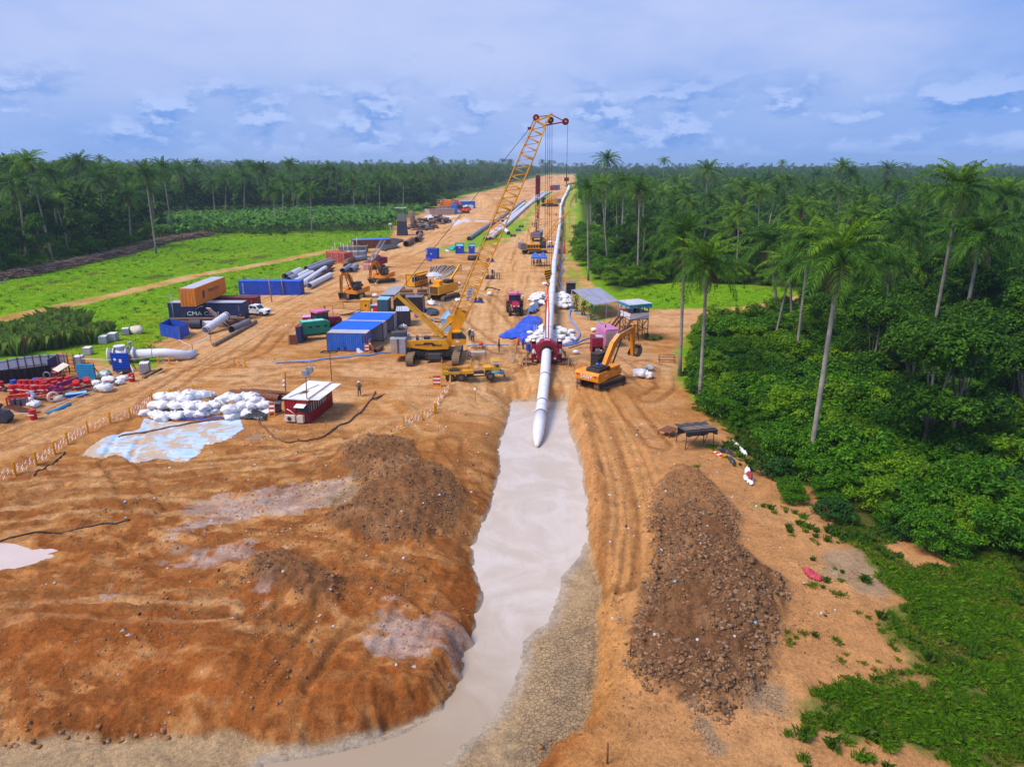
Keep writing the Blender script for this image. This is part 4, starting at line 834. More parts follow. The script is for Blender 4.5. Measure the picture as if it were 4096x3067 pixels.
for q,s_ in enumerate(('T','E','X')):text(mar,s_,.22,(11.4,-.045,2.1-.3*q),FRONT,MWHITE)
a=g('A',1927,362);b=g('B',432,289);rz=mapping(a,b)
blu=container('long blue container with a bright blue roof in front of the white pipe stack',a,rz,12.19,2.44,2.75,P('blue',.5,rust=.06),P('tarp',.5),P('blue',.5))
for q,s_ in enumerate('AMPSCO'):text(blu,s_,.42,(.85,-.045,2.25-.36*q),FRONT,MWHITE)
a=g('O',925,905);b=g('O',1645,917);rzs=mapping(a,b);ux=Vector((math.cos(rzs),math.sin(rzs),0));uy=Vector((-ux.y,ux.x,0));W6=(b-a).length
shed1=container('scuffed blue ribbed container at the front of the sheds, pale corrugated roof',a,rzs,W6,2.44,2.6,P('blue2',.5,rust=.3,streak=.5),P('pale',.4,rust=.15),P('rust',.8,rust=.3))
b_=MB()
for x,y,w_,h_ in((.24,.16,.2,.35),(.42,.2,.14,.55),(.75,.1,.25,.15)):b_.b2((x*W6,-.012,.2),(x*W6+w_*2.2,-.004,.2+h_))
b_.build('paint_patch',P('navy',.5),shed1)
b_=MB()
for x in(.885,.945):b_.b2((x*W6,-.03,1.2),(x*W6+.1,-.006,2.35))
b_.build('burn_mark',MBLACK,shed1)
b_=MB();b_.box((W6+.02,.8,1.35),(.03,.5,.55)).box((W6+.02,1.6,1.4),(.03,.28,.3));b_.build('paper_notice',MWHITE,shed1)
def shedpos(cx,cy):p_=g('O',cx,cy);return p_-ux*W6
p2=shedpos(1925,724);shed2=container('middle grey container of the sheds, blue sheet in front and behind',p2,rzs,W6,2.44,2.6,P('grey',.6,rust=.4,streak=.6),P('pale',.4,rust=.25),P('rust',.8),doors=False)
p3=shedpos(2108,556);shed3=container('rearmost grey container of the sheds behind the second blue sheet',p3,rzs,W6,2.44,2.6,P('grey',.6,rust=.5,streak=.6),P('pale',.4,rust=.25),P('rust',.8),doors=False)
for pa,pb,lab in((a,p2,'front bright blue roofing sheet spanning from the ribbed blue container to the middle one'),(p2,p3,'rear bright blue roofing sheet spanning from the middle container to the rearmost one')):
 A0=pa+uy*2.3;D_=(pb-A0).dot(uy)+.3;sh=(pb-A0).dot(ux);n=26;t=thing('roofing_sheet',lab,'roof sheet',A0,rzs)
 for q in range(5):
  b_=MB();x0_,x1_=-.15+(W6+.3)*q/5,-.15+(W6+.3)*(q+1)/5-.012;z=2.64
  b_.add([(x0_,0,z),(x1_,0,z),(x1_+sh,D_,z+.22),(x0_+sh,D_,z+.22),(x0_,0,z+.02),(x1_,0,z+.02),(x1_+sh,D_,z+.24),(x0_+sh,D_,z+.24)],[(0,1,2,3),(4,7,6,5),(0,4,5,1),(1,5,6,2),(2,6,7,3),(3,7,4,0)])
  for k in range(4):xr=x0_+(x1_-x0_)*(k+.5)/4;b_.beam((xr,0,z+.035),(xr+sh,D_,z+.255),.035,.03)
  b_.build('sheet',P('tarp',.45,dirt=.08),t)
 b_=MB();b_.beam((.2,D_*.4,2.6),(W6-.2+sh*.4,D_*.4,2.62),.1);b_.build('purlin',MSTEEL,t)
def boxhut(name,label,cat,t_,c0,c1,W,H,wall,roof=None,parts=(),group=None,z=0,roofover=.0):
 a,b=g(t_,*c0,z),g(t_,*c1,z);t=thing(name,label,cat,a,mapping(a,b),group);L=(b-a).length
 MB().b2((0,0,.08),(L,W,H)).build('body',wall,t);MB().b2((-.04-roofover,-.04-roofover,H),(L+.04+roofover,W+.04+roofover,H+.09)).build('roof',roof or wall,t)
 MB().b2((.1,.1,0),(L-.1,W-.1,.08)).build('skid',MBLACK,t)
 for nm,x0,x1,z0_,z1,mt,face in parts:
  if face=='F':MB().b2((x0*L,-.035,z0_*H),(x1*L,-.003,z1*H)).build(nm,mt,t)
  else:MB().b2((L+.003,x0*W,z0_*H),(L+.035,x1*W,z1*H)).build(nm,mt,t)
 return t
ybox=boxhut('equipment_box','yellow steel equipment box with a ridged lid behind the blue-roofed sheds','equipment box','O',(1508,222),(1690,222),2.1,2.1,P('yellow2'),P('yellow'),(('door',.25,.8,.08,.9,P('yellow',.4),'F'),('paper_notice',.5,.66,.5,.68,MWHITE,'F')))
boxhut('generator_set','dark teal boxed generator with pale lid, beside the yellow equipment box','generator','O',(1818,232),(2010,232),3.0,2.3,P('dteal'),P('lblue',.4),(('door',.1,.48,.1,.9,P('dteal',.4),'F'),('door',.52,.9,.1,.9,P('dteal',.4),'F')))
boxhut('control_cabinet','low cabinet with a red end panel between yellow box and teal generator','cabinet','O',(1697,232),(1816,232),1.4,1.3,P('dteal',.5,dirt=.3),P('pale',.4),(('panel',.4,.98,.08,.92,P('red'),'F'),('vent',.08,.34,.2,.6,MWHITE,'F')))
d1=container('black office container with its steel door leaf swung open',g('B',1272,440),0.02,5.2,2.6,2.6,P('black',.5),P('steel',.4),P('black',.5),doors=False)
b_=MB();b_.b2((5.22,-.9,.1),(5.30,.1,2.5)).b2((5.31,-.8,.3),(5.33,-.45,2.3)).b2((5.31,-.35,.3),(5.33,.02,2.3));b_.build('door',P('steel',.5),d1)
container('narrow dark violet container with pale roof touching the rear shed',g('B',1290,570),.12,2.3,4.4,2.5,P('purple',.6,wear=.5)if False else paint('dark_violet',(.03,.025,.05),.5),P('pale',.4),P('black',.5),doors=False)
bx=container('plain blue square container with white square marks beside the crane rope',g('E',1250,425),-.12,3.0,3.0,2.75,P('blue'),P('blue',.4,dirt=.1),P('blue'),doors=False)
b_=MB()
for q in range(3):b_.b2((.1,-.03,2.2-.42*q),(.4,-.008,2.45-.42*q))
b_.b2((1.3,-.03,1.3),(1.6,-.008,1.6)).b2((1.35,-.034,1.38),(1.55,-.03,1.55));b_.build('marking',MWHITE,bx)
for(x0,y0,x1,W,lab)in((675,1465,855,4.2,'blue offshore crate in an open lifting frame with teal netting beside it'),(965,1468,1105,2.6,'smaller dark blue offshore crate in a lifting frame, right of the netted one')):
 a,b=g('L',x0,y0),g('L',x1,y0);L=(b-a).length;t=thing('lifting_crate',lab,'crate',a,mapping(a,b)+.05)
 MB().b2((.12,.12,.1),(L-.12,W-.12,2.15)).build('body',P('blue'),t);fr=MB();Hc=2.75
 for x in(0,L):
  for y in(0,W):fr.beam((x,y,0),(x,y,Hc),.12)
  fr.beam((x,0,Hc),(x,W,Hc),.12);fr.beam((x,0,.06),(x,W,.06),.12)
 for y in(0,W):fr.beam((0,y,Hc),(L,y,Hc),.12);fr.beam((0,y,.06),(L,y,.06),.12)
 fr.build('lifting_frame',P('blue2'),t);MB().b2((.14,.14,2.15),(L-.14,W-.14,2.2)).build('lid',P('lblue',.5),t)
 MB().b2((L*.4,.09,1.65),(L*.6,.115,1.85)).build('marking',MWHITE,t)
def drape(name,label,cat,pts,mat,h=.25,n=22,seed=0,group=None,wr=1.0,z0=.02,thick=0):
 """a crumpled sheet lying on the ground inside an outline"""
 A=np.array(pts);lo,hi_=A.min(0),A.max(0);s=max(hi_-lo)/n;gx,gyy=np.meshgrid(np.arange(lo[0]-s,hi_[0]+s,s),np.arange(lo[1]-s,hi_[1]+s,s));R_,Q_=gx.shape
 d=sdp(list(map(tuple,A)),gx.ravel(),gyy.ravel(),50).reshape(R_,Q_);e=np.hypot(*(hi_-lo))
 z=hfun(gx.ravel(),gyy.ravel()).reshape(R_,Q_)+z0;fq=9/e*wr
 z=z+h*np.clip(-d/(e*.06),0,1)*(.35+.65*ridged(gx*fq+seed,gyy*fq,seed,3))+h*.3*ridged(gx*fq*2.3,gyy*fq*2.3,seed+4,2)
 jx=fbm(gx*3/s*.1,gyy*3/s*.1,seed+9,2)*s*.3;idx=-np.ones((R_,Q_),int);vs,fs=[],[]
 for i in range(R_):
  for j in range(Q_):
   if d[i,j]<s*.35:idx[i,j]=len(vs);vs.append((gx[i,j]+jx[i,j],gyy[i,j]+jx[i,j],z[i,j]))
 for i in range(R_-1):
  for j in range(Q_-1):
   q=(idx[i,j],idx[i,j+1],idx[i+1,j+1],idx[i+1,j])
   if min(q)>=0:fs.append(q)
 c=A.mean(0);zc=hz(*c);b=MB();b.add([(x-c[0],y-c[1],z_-zc)for x,y,z_ in vs],fs,True);o=b.build(name,mat,None,(c[0],c[1],zc));return tag(o,label,cat,group)
def cloth(name,col,rough=.35):return paint(name,col,rough,dirt=.18,wear=.25)
def bagmat():
 t=NT('bag_fabric');o=t.obj();n1=t.noise(2.2,5,.7,o,1.2);n2=t.noise(1,4,.65,t.scaled(o,(7,7,2.2)),1.5);c=t.mix(t.ramp(n1,.56,.82,0,.6),(.80,.79,.80),(.55,.40,.28));return t.done(t.bsdf(c,.6,0,.35,t.bump(n2,.55,.16,t.bump(n1,.4,.2))))
M_TARPB,M_TARPK,M_BAG,M_TEALN=cloth('blue_tarp',rgb(16,84,214)),cloth('black_sheet',(.02,.022,.028),.25),bagmat(),cloth('teal_net',rgb(40,170,160),.6)
tag(drape('net','','',gp('L',[(480,1370),(560,1330),(670,1265),(672,1375),(600,1395)]),M_TEALN,.9,14,3),'teal netting slumped against the framed blue crate','net')
tag(drape('tarpaulin','','',gp('L',[(425,1400),(470,1385),(540,1395),(530,1412),(450,1412)]),M_BAG,.3,10,5),'small white sheet on the grass by the teal netting','tarp')
a,b,c=g('M',-75,1195),g('M',300,1275),g('M',478,1165);t=thing('panel_enclosure','bright blue open-topped enclosure of sheet panels beside the white flanged pipe','enclosure',a)
q0,q1,q2,q3=Vector((0,0,0)),b-a,c-a,(c-a)-(b-a)*.98
for u,v,nn in((q0,q1,4),(q1,q2,3),(q2,q3,4),(q3,q0,3)):
 for k in range(nn):
  p_,r_=u.lerp(v,k/nn+.008),u.lerp(v,(k+1)/nn-.008);MB().beam((p_.x,p_.y,.95),(r_.x,r_.y,.95),.05,1.85,(0,0,1)).build('panel',P('blue',.45,dirt=.06),t)
 MB().beam((u.x,u.y,0),(u.x,u.y,2.0),.09).build('post',MSTEEL,t)
def cabin(label,a,b,W,H,wall,roof,post,win,aw):
 rz=mapping(a,b);L=(b-a).length;t=thing('site_cabin',label,'site cabin',a,rz)
 return t,L
a,b,c=g('R',1560,540,0),g('R',1800,560,0),g('R',2040,370,0)
L=(c-b).length;W=(b-a).length;rz=mapping(b,c);H=2.55
t=thing('site_cabin','red site cabin with white roof and propped-open white shutters','site cabin',(b.x,b.y,hz(b.x,b.y)-.1),rz);red=P('rmar',.5,rust=.1)if False else paint('cabin_red',rgb(150,12,24),.5,dirt=.15,streak=.3)
MB().b2((0,.0,.1),(L,.06,1.15)).b2((0,0,2.1),(L,.06,H)).b2((L*.78,0,1.15),(L,.06,2.1)).build('wall',red,t)
MB().corr((L,W),(0,W),.1,H).build('wall',red,t);MB().corr((L,.05),(L,W),.1,H).build('wall',red,t);MB().corr((0,W),(0,W*.52),.1,H).build('wall',red,t);MB().b2((-.03,.06,.1),(.03,W*.5,1.2)).b2((-.03,.06,2.15),(.03,W*.5,H)).build('wall',red,t)
for k in range(int(L/.28)):MB().b2((k*.28+.05,-.03,.14),(k*.28+.17,0,1.1)).build('rib',red,t)
for k in range(4):
 w_=MB().b2((L*(.03+.185*k),.02,1.18),(L*(.03+.185*k)+L*.175,.045,2.08)).build('window',GLASS,t);x_=L*(.03+.185*k);MB().b2((x_-.03,-.01,1.16),(x_+.03,.05,2.1)).b2((x_+L*.0875-.02,-.005,1.16),(x_+L*.0875+.02,.05,2.1)).build('window_frame',MWHITE,w_)
MB().b2((.01,.06,1.22),(.03,W*.48,2.12)).build('window',GLASS,t)
r_=MB().b2((-.12,-.12,H),(L+.12,W+.12,H+.1));
for k in range(14):x=-.1+(L+.2)*k/13;r_.b2((x-.02,-.1,H+.1),(x+.02,W+.1,H+.115))
r_.build('roof',P('white',.5,dirt=.1),t)
for x0,x1 in((L*.02,L*.55),(L*.57,L*.98)):MB().add([(x0,-.08,H-.02),(x1,-.08,H-.02),(x1,-1.15,H+.02),(x0,-1.15,H+.02),(x0,-.08,H+.02),(x1,-.08,H+.02),(x1,-1.15,H+.06),(x0,-1.15,H+.06)],[(0,3,2,1),(4,5,6,7),(0,1,5,4),(1,2,6,5),(2,3,7,6),(3,0,4,7)]).build('shutter',P('white',.5,dirt=.1),t)
MB().beam((-.05,W*.27,2.12),(-.75,W*.27,1.95),W*.42,.03,(0,0,1)).build('shutter',P('white',.5,dirt=.1),t);MB().beam((0,-.02,H+.06),(L,-.02,H+.06),.12,.14).build('roof_edge',red,t)
ac=MB().b2((-.45,W*.52,.35),(-.06,W*.95,.95)).build('air_conditioner',P('cream',.5),t);MB().cyl((-.46,W*.75,.65),.22,.02,16,'X').build('fan_grille',MBLACK,ac);MB().tube([(-.48,W*.75+.2*math.cos(q*.63),.65+.2*math.sin(q*.63))for q in range(10)],.015,4,closed=True).build('fan_guard',MSTEEL,ac)
MB().b2((-.5,W*.18,.3),(-.06,W*.44,.98)).build('meter_box',P('cream',.6,dirt=.4),t)
MB().tube([(-.04,W*.9,1.5),(-.2,W*.7,1.35),(-.2,W*.55,1.0)],.04,6).build('duct',MWHITE,t);MB().beam((-.04,.0,0),(-.04,.0,H),.16).build('corner_post',paint('violet_post',rgb(70,30,70),.5),t)
for k in range(7):MB().tube([(L*.3+.3*math.cos(k),W*.5+.3*math.sin(k*2.1),H+.13),(L*.36+.3*math.cos(k*1.7),W*.4+.2*math.sin(k),H+.17),(L*.3+.5*math.cos(k*3),W*.6,H+.13)],.018,4).build('cable',MBLACK,t)
MB().beam((.1,W*.8,H+.16),(L*.8,W*.35,H+.16),.05).build('roof_batten',P('wood'),t)
a,b,c=g('E',838,978),g('E',1035,982),g('E',1278,915);L,W,rz=(c-b).length,(b-a).length,mapping(b,c);H=2.6
t=thing('site_cabin','yellow site cabin with a row of windows under a raised yellow awning','site cabin',(b.x,b.y,0),rz);ym,bk=P('yellow',.5,dirt=.12),P('black',.5)
MB().b2((0,0,.12),(L,.06,1.2)).b2((0,0,2.15),(L,.06,H)).build('wall',ym,t);MB().b2((0,.06,.12),(.06,W,H)).build('wall',ym,t);MB().b2((.06,W-.06,.12),(L,W,H)).build('wall',ym,t);MB().b2((L-.06,.06,.12),(L,W-.06,H)).build('wall',ym,t)
for k in range(5):w_=MB().b2((L*(.01+.196*k),.015,1.22),(L*(.01+.196*k)+L*.19,.04,2.13)).build('window',GLASS,t);MB().b2((L*.196*k,-.015,1.2),(L*.196*k+.09,.05,2.15)).build('window_frame',ym,w_)
w_=MB().b2((-.02,.1,1.05),(-.004,W*.33,2.2)).build('window',GLASS,t);MB().b2((-.035,.04,1.0),(-.006,.1,2.25)).b2((-.035,W*.33,1.0),(-.006,W*.33+.07,2.25)).b2((-.035,.1,2.19),(-.006,W*.33,2.25)).b2((-.035,.1,1.0),(-.006,W*.33,1.06)).build('window_frame',P('cream'),w_)
MB().b2((-.1,-.05,H),(L+.1,W+.1,H+.1)).build('roof',P('yellow2',.5,dirt=.5),t);MB().b2((0,-.1,H+.1),(L,.1,H+.3)).build('roof_edge',ym,t)
MB().add([(.1,-.05,H-.08),(L,-.05,H-.08),(L,-1.3,H+.02),(.1,-1.3,H+.02),(.1,-.05,H-.04),(L,-.05,H-.04),(L,-1.3,H+.06),(.1,-1.3,H+.06)],[(0,3,2,1),(4,5,6,7),(0,1,5,4),(1,2,6,5),(2,3,7,6),(3,0,4,7)]).build('awning',P('yellow',.5,dirt=.4),t)
for x in(0,L):
 for y in(0,W):MB().beam((x,y,.02),(x,y,H),.1).build('corner_post',bk,t)
MB().b2((0,0,.02),(L,W,.12)).build('skid',bk,t);text(t,'XCMG',.45,(L*.5,-.02,.75),FRONT,P('brown'))
E4=[g('J',*q)for q in((1060,35,3.3),(1380,262,2.5),(1750,205,2.5),(1470,2,3.3))];gz=hz(E4[1].x,E4[1].y);c=(E4[0]+E4[1]+E4[2]+E4[3])/4
t=thing('open_shed','low open-sided shed with a sloping pale metal roof, creepers on its posts','shed',(c.x,c.y,0));q=[e-Vector((c.x,c.y,0))for e in E4]
n=9
for k in range(n):
 p_,r_=q[0].lerp(q[3],k/n),q[0].lerp(q[3],(k+1)/n-.004);s_,u_=q[1].lerp(q[2],k/n),q[1].lerp(q[2],(k+1)/n-.004);b_=MB();up=Vector((0,0,.05));b_.add([p_,r_,u_,s_,p_+up,r_+up,u_+up,s_+up],[(0,3,2,1),(4,5,6,7),(0,1,5,4),(1,2,6,5),(2,3,7,6),(3,0,4,7)])
 for m_ in range(4):f=(m_+.5)/4;b_.beam(p_.lerp(r_,f)+up,s_.lerp(u_,f)+up,.05,.04)
 b_.build('roof_sheet',paint('zinc',rgb(170,172,190),.35,.3,dirt=.12,streak=.3),t)
def slats(p_,r_,n,ht,nm='slat'):
 for k in range(n):
  f=(k+.5)/n;x=p_.lerp(r_,f);top=x.z-.06;MB().beam((x.x,x.y,0),(x.x,x.y,top*ht),.09,.025).build(nm,P('wood',.85,dirt=.3,wear=.4),t)
slats(q[1]+Vector((.15,.15,0)),q[2]+Vector((-.15,.15,0)),34,1.0);slats(q[0]+Vector((.15,-.2,0)),q[1]+Vector((.1,.2,0)),14,.95)
for p_ in(q[0],q[1],q[2],q[3],(q[1]+q[2])/2):MB().beam((p_.x,p_.y+.2,-.3),(p_.x,p_.y+.2,p_.z),.14).build('post',P('pale'),t)
for k,f in enumerate((.25,.62,.98)):
 p_=q[0].lerp(q[1],f);rs_=np.random.default_rng(k);cc=np.stack([rs_.normal(p_.x-.15,.28,240),rs_.normal(p_.y,.28,240),rs_.uniform(-.1,p_.z*(1.05 if k==2 else .9),240)],-1);v,f_=leaf_quads(cc,rs_.normal(size=(240,3))+(-.6,-.6,.5),rs_.uniform(.1,.2,240));link('creeper',npmesh('creeper',v,f_,[M_BUSH],False),t)
b_=MB().b2((-.9,-.8,0),(.9,.8,2.2));k=g('J',1030,100);t=thing('black_booth','small black sheet-covered booth behind the metal-roofed shed','booth',(k.x+.2,k.y+1,0));b_.build('cover',M_TARPK,t);MB().b2((-1.1,-1.0,2.2),(1.15,1.0,2.28)).build('roof',P('steel'),t);MB().b2((-.5,-.83,.1),(.3,-.8,1.9)).build('door',MBLACK,t)
B4=[g('J',*q)for q in((1865,755),(2035,805),(2130,800),(1945,740))];c=g('J',1960,745);t=thing('watchtower','rickety scaffold watchtower with white roof, turquoise skirt and a stair','watchtower',(c.x,c.y,hz(c.x,c.y)));yv=c.y
def tw(cx,cy,dy=0):p_=gy('J',cx,cy,yv+dy);return p_-Vector((c.x,c.y,t.location.z))
R4=[tw(1765,185,-.3),tw(1965,255,-1.6),tw(2205,225,.3),tw(2000,130,1.7)]
hw=1.45;pole=P('rust',.8,rust=.5,wear=.4);zf,zr=tw(1960,455,-.8).z,tw(1960,270,-.8).z
ang=.35;fx,fy=Vector((math.cos(ang),math.sin(ang),0))*hw,Vector((-math.sin(ang),math.cos(ang),0))*hw;K4=[-fx-fy,fx-fy,fx+fy,-fx+fy]
for k in range(4):
 p_,r_=K4[k],K4[(k+1)%4];m_=(p_+r_)/2
 MB().tube([p_*1.05,p_+Vector((0,0,zr+.3))],.075,6).build('pole',pole,t);MB().tube([m_*1.02,m_+Vector((0,0,zr+.3))],.06,6).build('pole',pole,t)
 MB().tube([p_*1.04+Vector((0,0,.1)),r_+Vector((0,0,zf))],.045,5).build('brace',pole,t);MB().tube([r_*1.08+Vector((0,0,.1)),p_+Vector((0,0,zf))],.045,5).build('brace',pole,t)
 MB().tube([p_*1.06+Vector((0,0,zf)),r_*1.06+Vector((0,0,zf+.4))],.04,5).build('brace',pole,t)
 for z_ in(zf*.5,zf,zf+1.0):MB().beam(p_*1.04+Vector((0,0,z_)),r_*1.04+Vector((0,0,z_)),.08).build('rail',pole,t)
 b_=MB();o_=1.06
 for j in range(8):
  u,v=p_.lerp(r_,j/8)*o_,p_.lerp(r_,(j+1)/8)*o_;s0,s1=.05*math.sin(j*2.1),.05*math.sin((j+1)*2.1);b_.add([(u.x,u.y,zf+.05+s0),(v.x,v.y,zf+.05+s1),(v.x*(1-s1*.4),v.y,zf+.95-s1),(u.x*(1-s0*.4),u.y,zf+.95-s0)],[(0,1,2,3)])
 b_.build('canvas_side',M_BAG,t)
 b_=MB();e0,e1=K4[k]*1.28,K4[(k+1)%4]*1.28
 for j in range(10):
  u,v=e0.lerp(e1,j/10),e0.lerp(e1,(j+1)/10);d0_,d1_=.5+.16*math.sin(j*1.7+k),.5+.16*math.sin((j+1)*1.7+k);b_.add([(u.x,u.y,zr+.35),(v.x,v.y,zr+.35),(v.x*.94,v.y*.94,zr+.35-d1_),(u.x*.94,u.y*.94,zr+.35-d0_)],[(0,1,2,3)])
 b_.build('tarp_skirt',cloth('turquoise_tarp',rgb(40,170,210)),t)
MB().box((0,0,zf-.05),(hw*2.1,hw*2.1,.08),ang).build('platform',P('wood'),t)
for k in range(7):MB().box(fx*(-1.12+.3733*k)+Vector((0,0,zr+.42+.03*(k%2))),(hw*.36,hw*2.65,.03),ang).build('roof_sheet',P('pale',.5,dirt=.1),t)
s0,s1=tw(1490,690,-2.0),tw(1790,415,-.6);s0.z=0.1;d=s1-s0;side=Vector((d.y,-d.x,0)).normalized()*.45
for sg in(-1,1):
 MB().beam(s0+side*sg,s1+side*sg,.07,.26,(0,0,1)).build('stringer',P('brown',.8,dirt=.3),t);MB().tube([s0+side*sg+Vector((0,0,1)),s1+side*sg+Vector((0,0,1))],.035,5).build('handrail',pole,t)
 for k in range(5):q_=s0.lerp(s1,k/4)+side*sg;MB().tube([(q_.x,q_.y,0 if k%2==0 else q_.z),q_+Vector((0,0,1.05))],.035,5).build('post',pole,t)
for k in range(13):q_=s0.lerp(s1,(k+.5)/13);MB().box(q_,(.3,.9,.04),math.atan2(d.y,d.x)).build('step',P('brown',.8,dirt=.3),t)
a,b,c=g('J',1548,888),g('J',1775,872),g('J',1492,790);L=(b-a).length;W=3.6;rz=mapping(a,b);H=2.6
t=thing('generator_set','big pink boxed generator with pale louvred front beside the tower stair','generator',a,rz);pk=paint('pink_box',rgb(206,128,178),.5,dirt=.15)
MB().b2((0,.06,.12),(L,W,H-.35)).prism([(0,H-.35),(L,H-.35),(L-.35,H),(.12,H)],.06,W).build('body',pk,t);MB().b2((.1,.1,0),(L-.1,W-.1,.12)).build('skid',MBLACK,t)
for s in(0,1):
 x0,x1=(.05,L/2-.03)if s==0 else(L/2+.03,L-.05);f=MB().b2((x0,.0,.2),(x0+.06,.06,H-.4)).b2((x1-.06,.0,.2),(x1,.06,H-.4)).b2((x0,0,.2),(x1,.06,.26)).b2((x0,0,H-.46),(x1,.06,H-.4)).build('louvre_frame',P('cream',.5),t)
 for k in range(16):z=.3+(H-.85)*k/15;MB().box(((x0+x1)/2,.03,z),(x1-x0-.1,.07,.05)).build('louvre',P('cream',.5),f)
MB().cyl((.6,1.6,H+.15),.1,.4,8).build('exhaust',P('maroon'),t)
for k in range(3):MB().b2((-.03,.3+k*1.1,.4),(-.003,1.25+k*1.1,H-.5)).build('door',pk,t)
a,b=g('J',1352,975),g('J',1515,975);L=(b-a).length;t=thing('power_pack','maroon hydraulic power pack, open at the bottom, next to the pink generator','power pack',a,mapping(a,b));mr=P('rmar',.5,dirt=.15);W,H=2.6,2.15
MB().b2((0,0,1.0),(L,W,H)).build('body',mr,t);MB().b2((0,0,.1),(.08,W,1.0)).build('side_panel',mr,t);MB().b2((L-.08,0,.1),(L,W,1.0)).build('side_panel',mr,t);MB().b2((.08,W*.5,.1),(L-.08,W,1.0)).build('tank',mr,t);MB().b2((-.05,-.1,0),(L+.05,W,.1)).build('skid',mr,t)
MB().b2((L*.3,.15,.2),(L*.75,.8,.75)).build('motor',P('grey'),t);MB().cyl((L*.85,.1,.3),.12,.4,10).build('canister',MWHITE,t);MB().b2((L*.4,.6,H),(L,2,H+.06)).build('lid',P('pale'),t)
Q4=[gh('Y',630,880),gh('Y',1100,855)];a=Q4[0];L=(Q4[1]-a).length;rz=mapping(a,Q4[1]);t=thing('sheet_shelter','small shelter of rusty poles roofed with black plastic, at the thicket edge','shelter',(a.x,a.y,a.z),rz);W,H=1.75,1.75
for x in(0,L):
 for y in(0,W):MB().tube([(x+(.08 if x else-.05),y,-.1),(x,y,H)],.045,6).build('pole',MRUST,t)
MB().tube([(.05,0,.05),(L*.75,W*.5,1.2)],.035,5).build('brace',MRUST,t);MB().tube([(L*.72,W*.2,.1),(L,W*.5,1.2)],.035,5).build('brace',MRUST,t);MB().b2((L*.55,W+.02,.5),(L*.95,W+.05,1.3)).build('panel',MRUST,t);MB().b2((.02,W,.9),(L*.5,W+.03,H)).build('panel',M_TARPK,t)
n=16;b_=MB();gv=[(-.25+(L+.5)*i/n,-.25+(W+.5)*j/8,H+.05+.05*math.sin(i*1.3)*math.sin(j*.9)-(.0 if j else .0))for j in range(9)for i in range(n+1)];b_.add(gv,[(j*(n+1)+i,j*(n+1)+i+1,(j+1)*(n+1)+i+1,(j+1)*(n+1)+i)for j in range(8)for i in range(n)],True)
sk=[(-.25+(L+.5)*i/n,-.26-.05*j,H+.05-(.34+.12*math.sin(i*.9))*j+.05*math.sin(i*1.3)*0)for j in range(2)for i in range(n+1)];b_.add(sk,[(i,i+n+1,i+n+2,i+1)for i in range(n)],True);b_.build('plastic_sheet',M_TARPK,t)
for k in range(3):MB().b2((-.1,.1+k*.28,H+.14),(L+.15,.22+k*.28,H+.17)).build('batten',P('wood'),t)
a,b,c=gh('Y',345,680),gh('Y',510,610),gh('Y',225,640);t=thing('rusty_table','low rusty steel table frame on the sand beside the black-roofed shelter','steel frame',a,mapping(a,b));L=(b-a).length;W=1.3
MB().b2((0,0,.5),(L,W,.55)).build('top',MRUST,t)
for x in(.04,L-.04):
 for y in(.04,W-.04):MB().beam((x,y,-.1),(x,y,.5),.07).build('leg',MRUST,t)
a=gh('C',1850,880);t=thing('pipe_trestle','open rusty pipe trestle standing at the track edge near the tall palms','steel frame',a,-.1)
for z in(0.05,.75):
 for u,v in(((0,0),(2.0,0)),((2,0),(2,1.1)),((2,1.1),(0,1.1)),((0,1.1),(0,0))):MB().tube([(*u,z),(*v,z)],.04,5).build('rail',MRUST,t)
for x,y in((0,0),(2,0),(2,1.1),(0,1.1)):MB().tube([(x,y,0),(x,y,.78)],.04,5).build('leg',MRUST,t)
# ---------------------------------------------------------------- main white pipeline and the thruster ring
M_PIPE=paint('pipe_white',rgb(222,222,228),.4,dirt=.06,wear=.05,streak=.08);M_PIPEG=paint('pipe_grey',rgb(128,134,150),.5,dirt=.2,wear=.2);M_BAND=P('steel',.5);PR=.61
PL=[gy('C',768,1590,63.6),gy('C',785,1420,66.8),gy('C',812,1240,73.4),gy('C',838,1010,80.4),gy('C',855,770,89.0),gy('C',873,600,99.6),gy('C',888,400,115.8),gy('C',905,200,138.5),gy('C',922,0,171),gy('K',560,1360,249),gy('K',582,1180,296),gy('K',590,1000,364),gy('K',592,920,405)]
PL[0],PL[1]=gy('C',786,1440,68.1),gy('C',800,1340,70.7);TIP=g('C',768,1618,-1.28)
def chain(pts,step):
 out_=[pts[0]];
 for a,b in zip(pts,pts[1:]):
  n=max(1,round((b-a).length/step));out_+=[a.lerp(b,k/n)for k in range(1,n+1)]
 return out_
t=thing('pipeline','long white pipeline running from the ditch water up the corridor through the maroon ring','pipeline',(PL[4].x,PL[4].y,0));o=Vector((PL[4].x,PL[4].y,0));q=[p_-o for p_ in PL]
tq=TIP-o;MB().tube([tq,tq.lerp(q[0],.08),tq.lerp(q[0],.3),tq.lerp(q[0],.6),q[0],q[1]],[.12,.24,.42,.55,PR,PR],28).build('pipe_nose',M_PIPE,t)
ch=chain(q[1:],11.5)
for k,(a,b)in enumerate(zip(ch,ch[1:])):
 MB().tube([a,b],PR,28 if k<8 else 18,cap=False).build('pipe_section',M_PIPE,t);e=(b-a).normalized();MB().tube([a-e*.12,a+e*.12],PR+.014,28,cap=False).build('joint_band',M_BAND if k<9 else M_PIPEG,t)
 if k<9:m_=(a+b)/2;MB().tube([m_-e*.02,m_+e*.02],PR+.004,28,cap=False).build('weld_line',M_PIPEG,t)
far=[gy('K',592,920,405),g('K',640,800,1),g('K',690,720,1),g('K',705,690,.8)];t2=tag(MB().tube(far,[.61,.9,1.1,1.2],10).build('covered_pipe',M_BAG),'white covered stretch of pipe beyond the white pipeline','pipe')
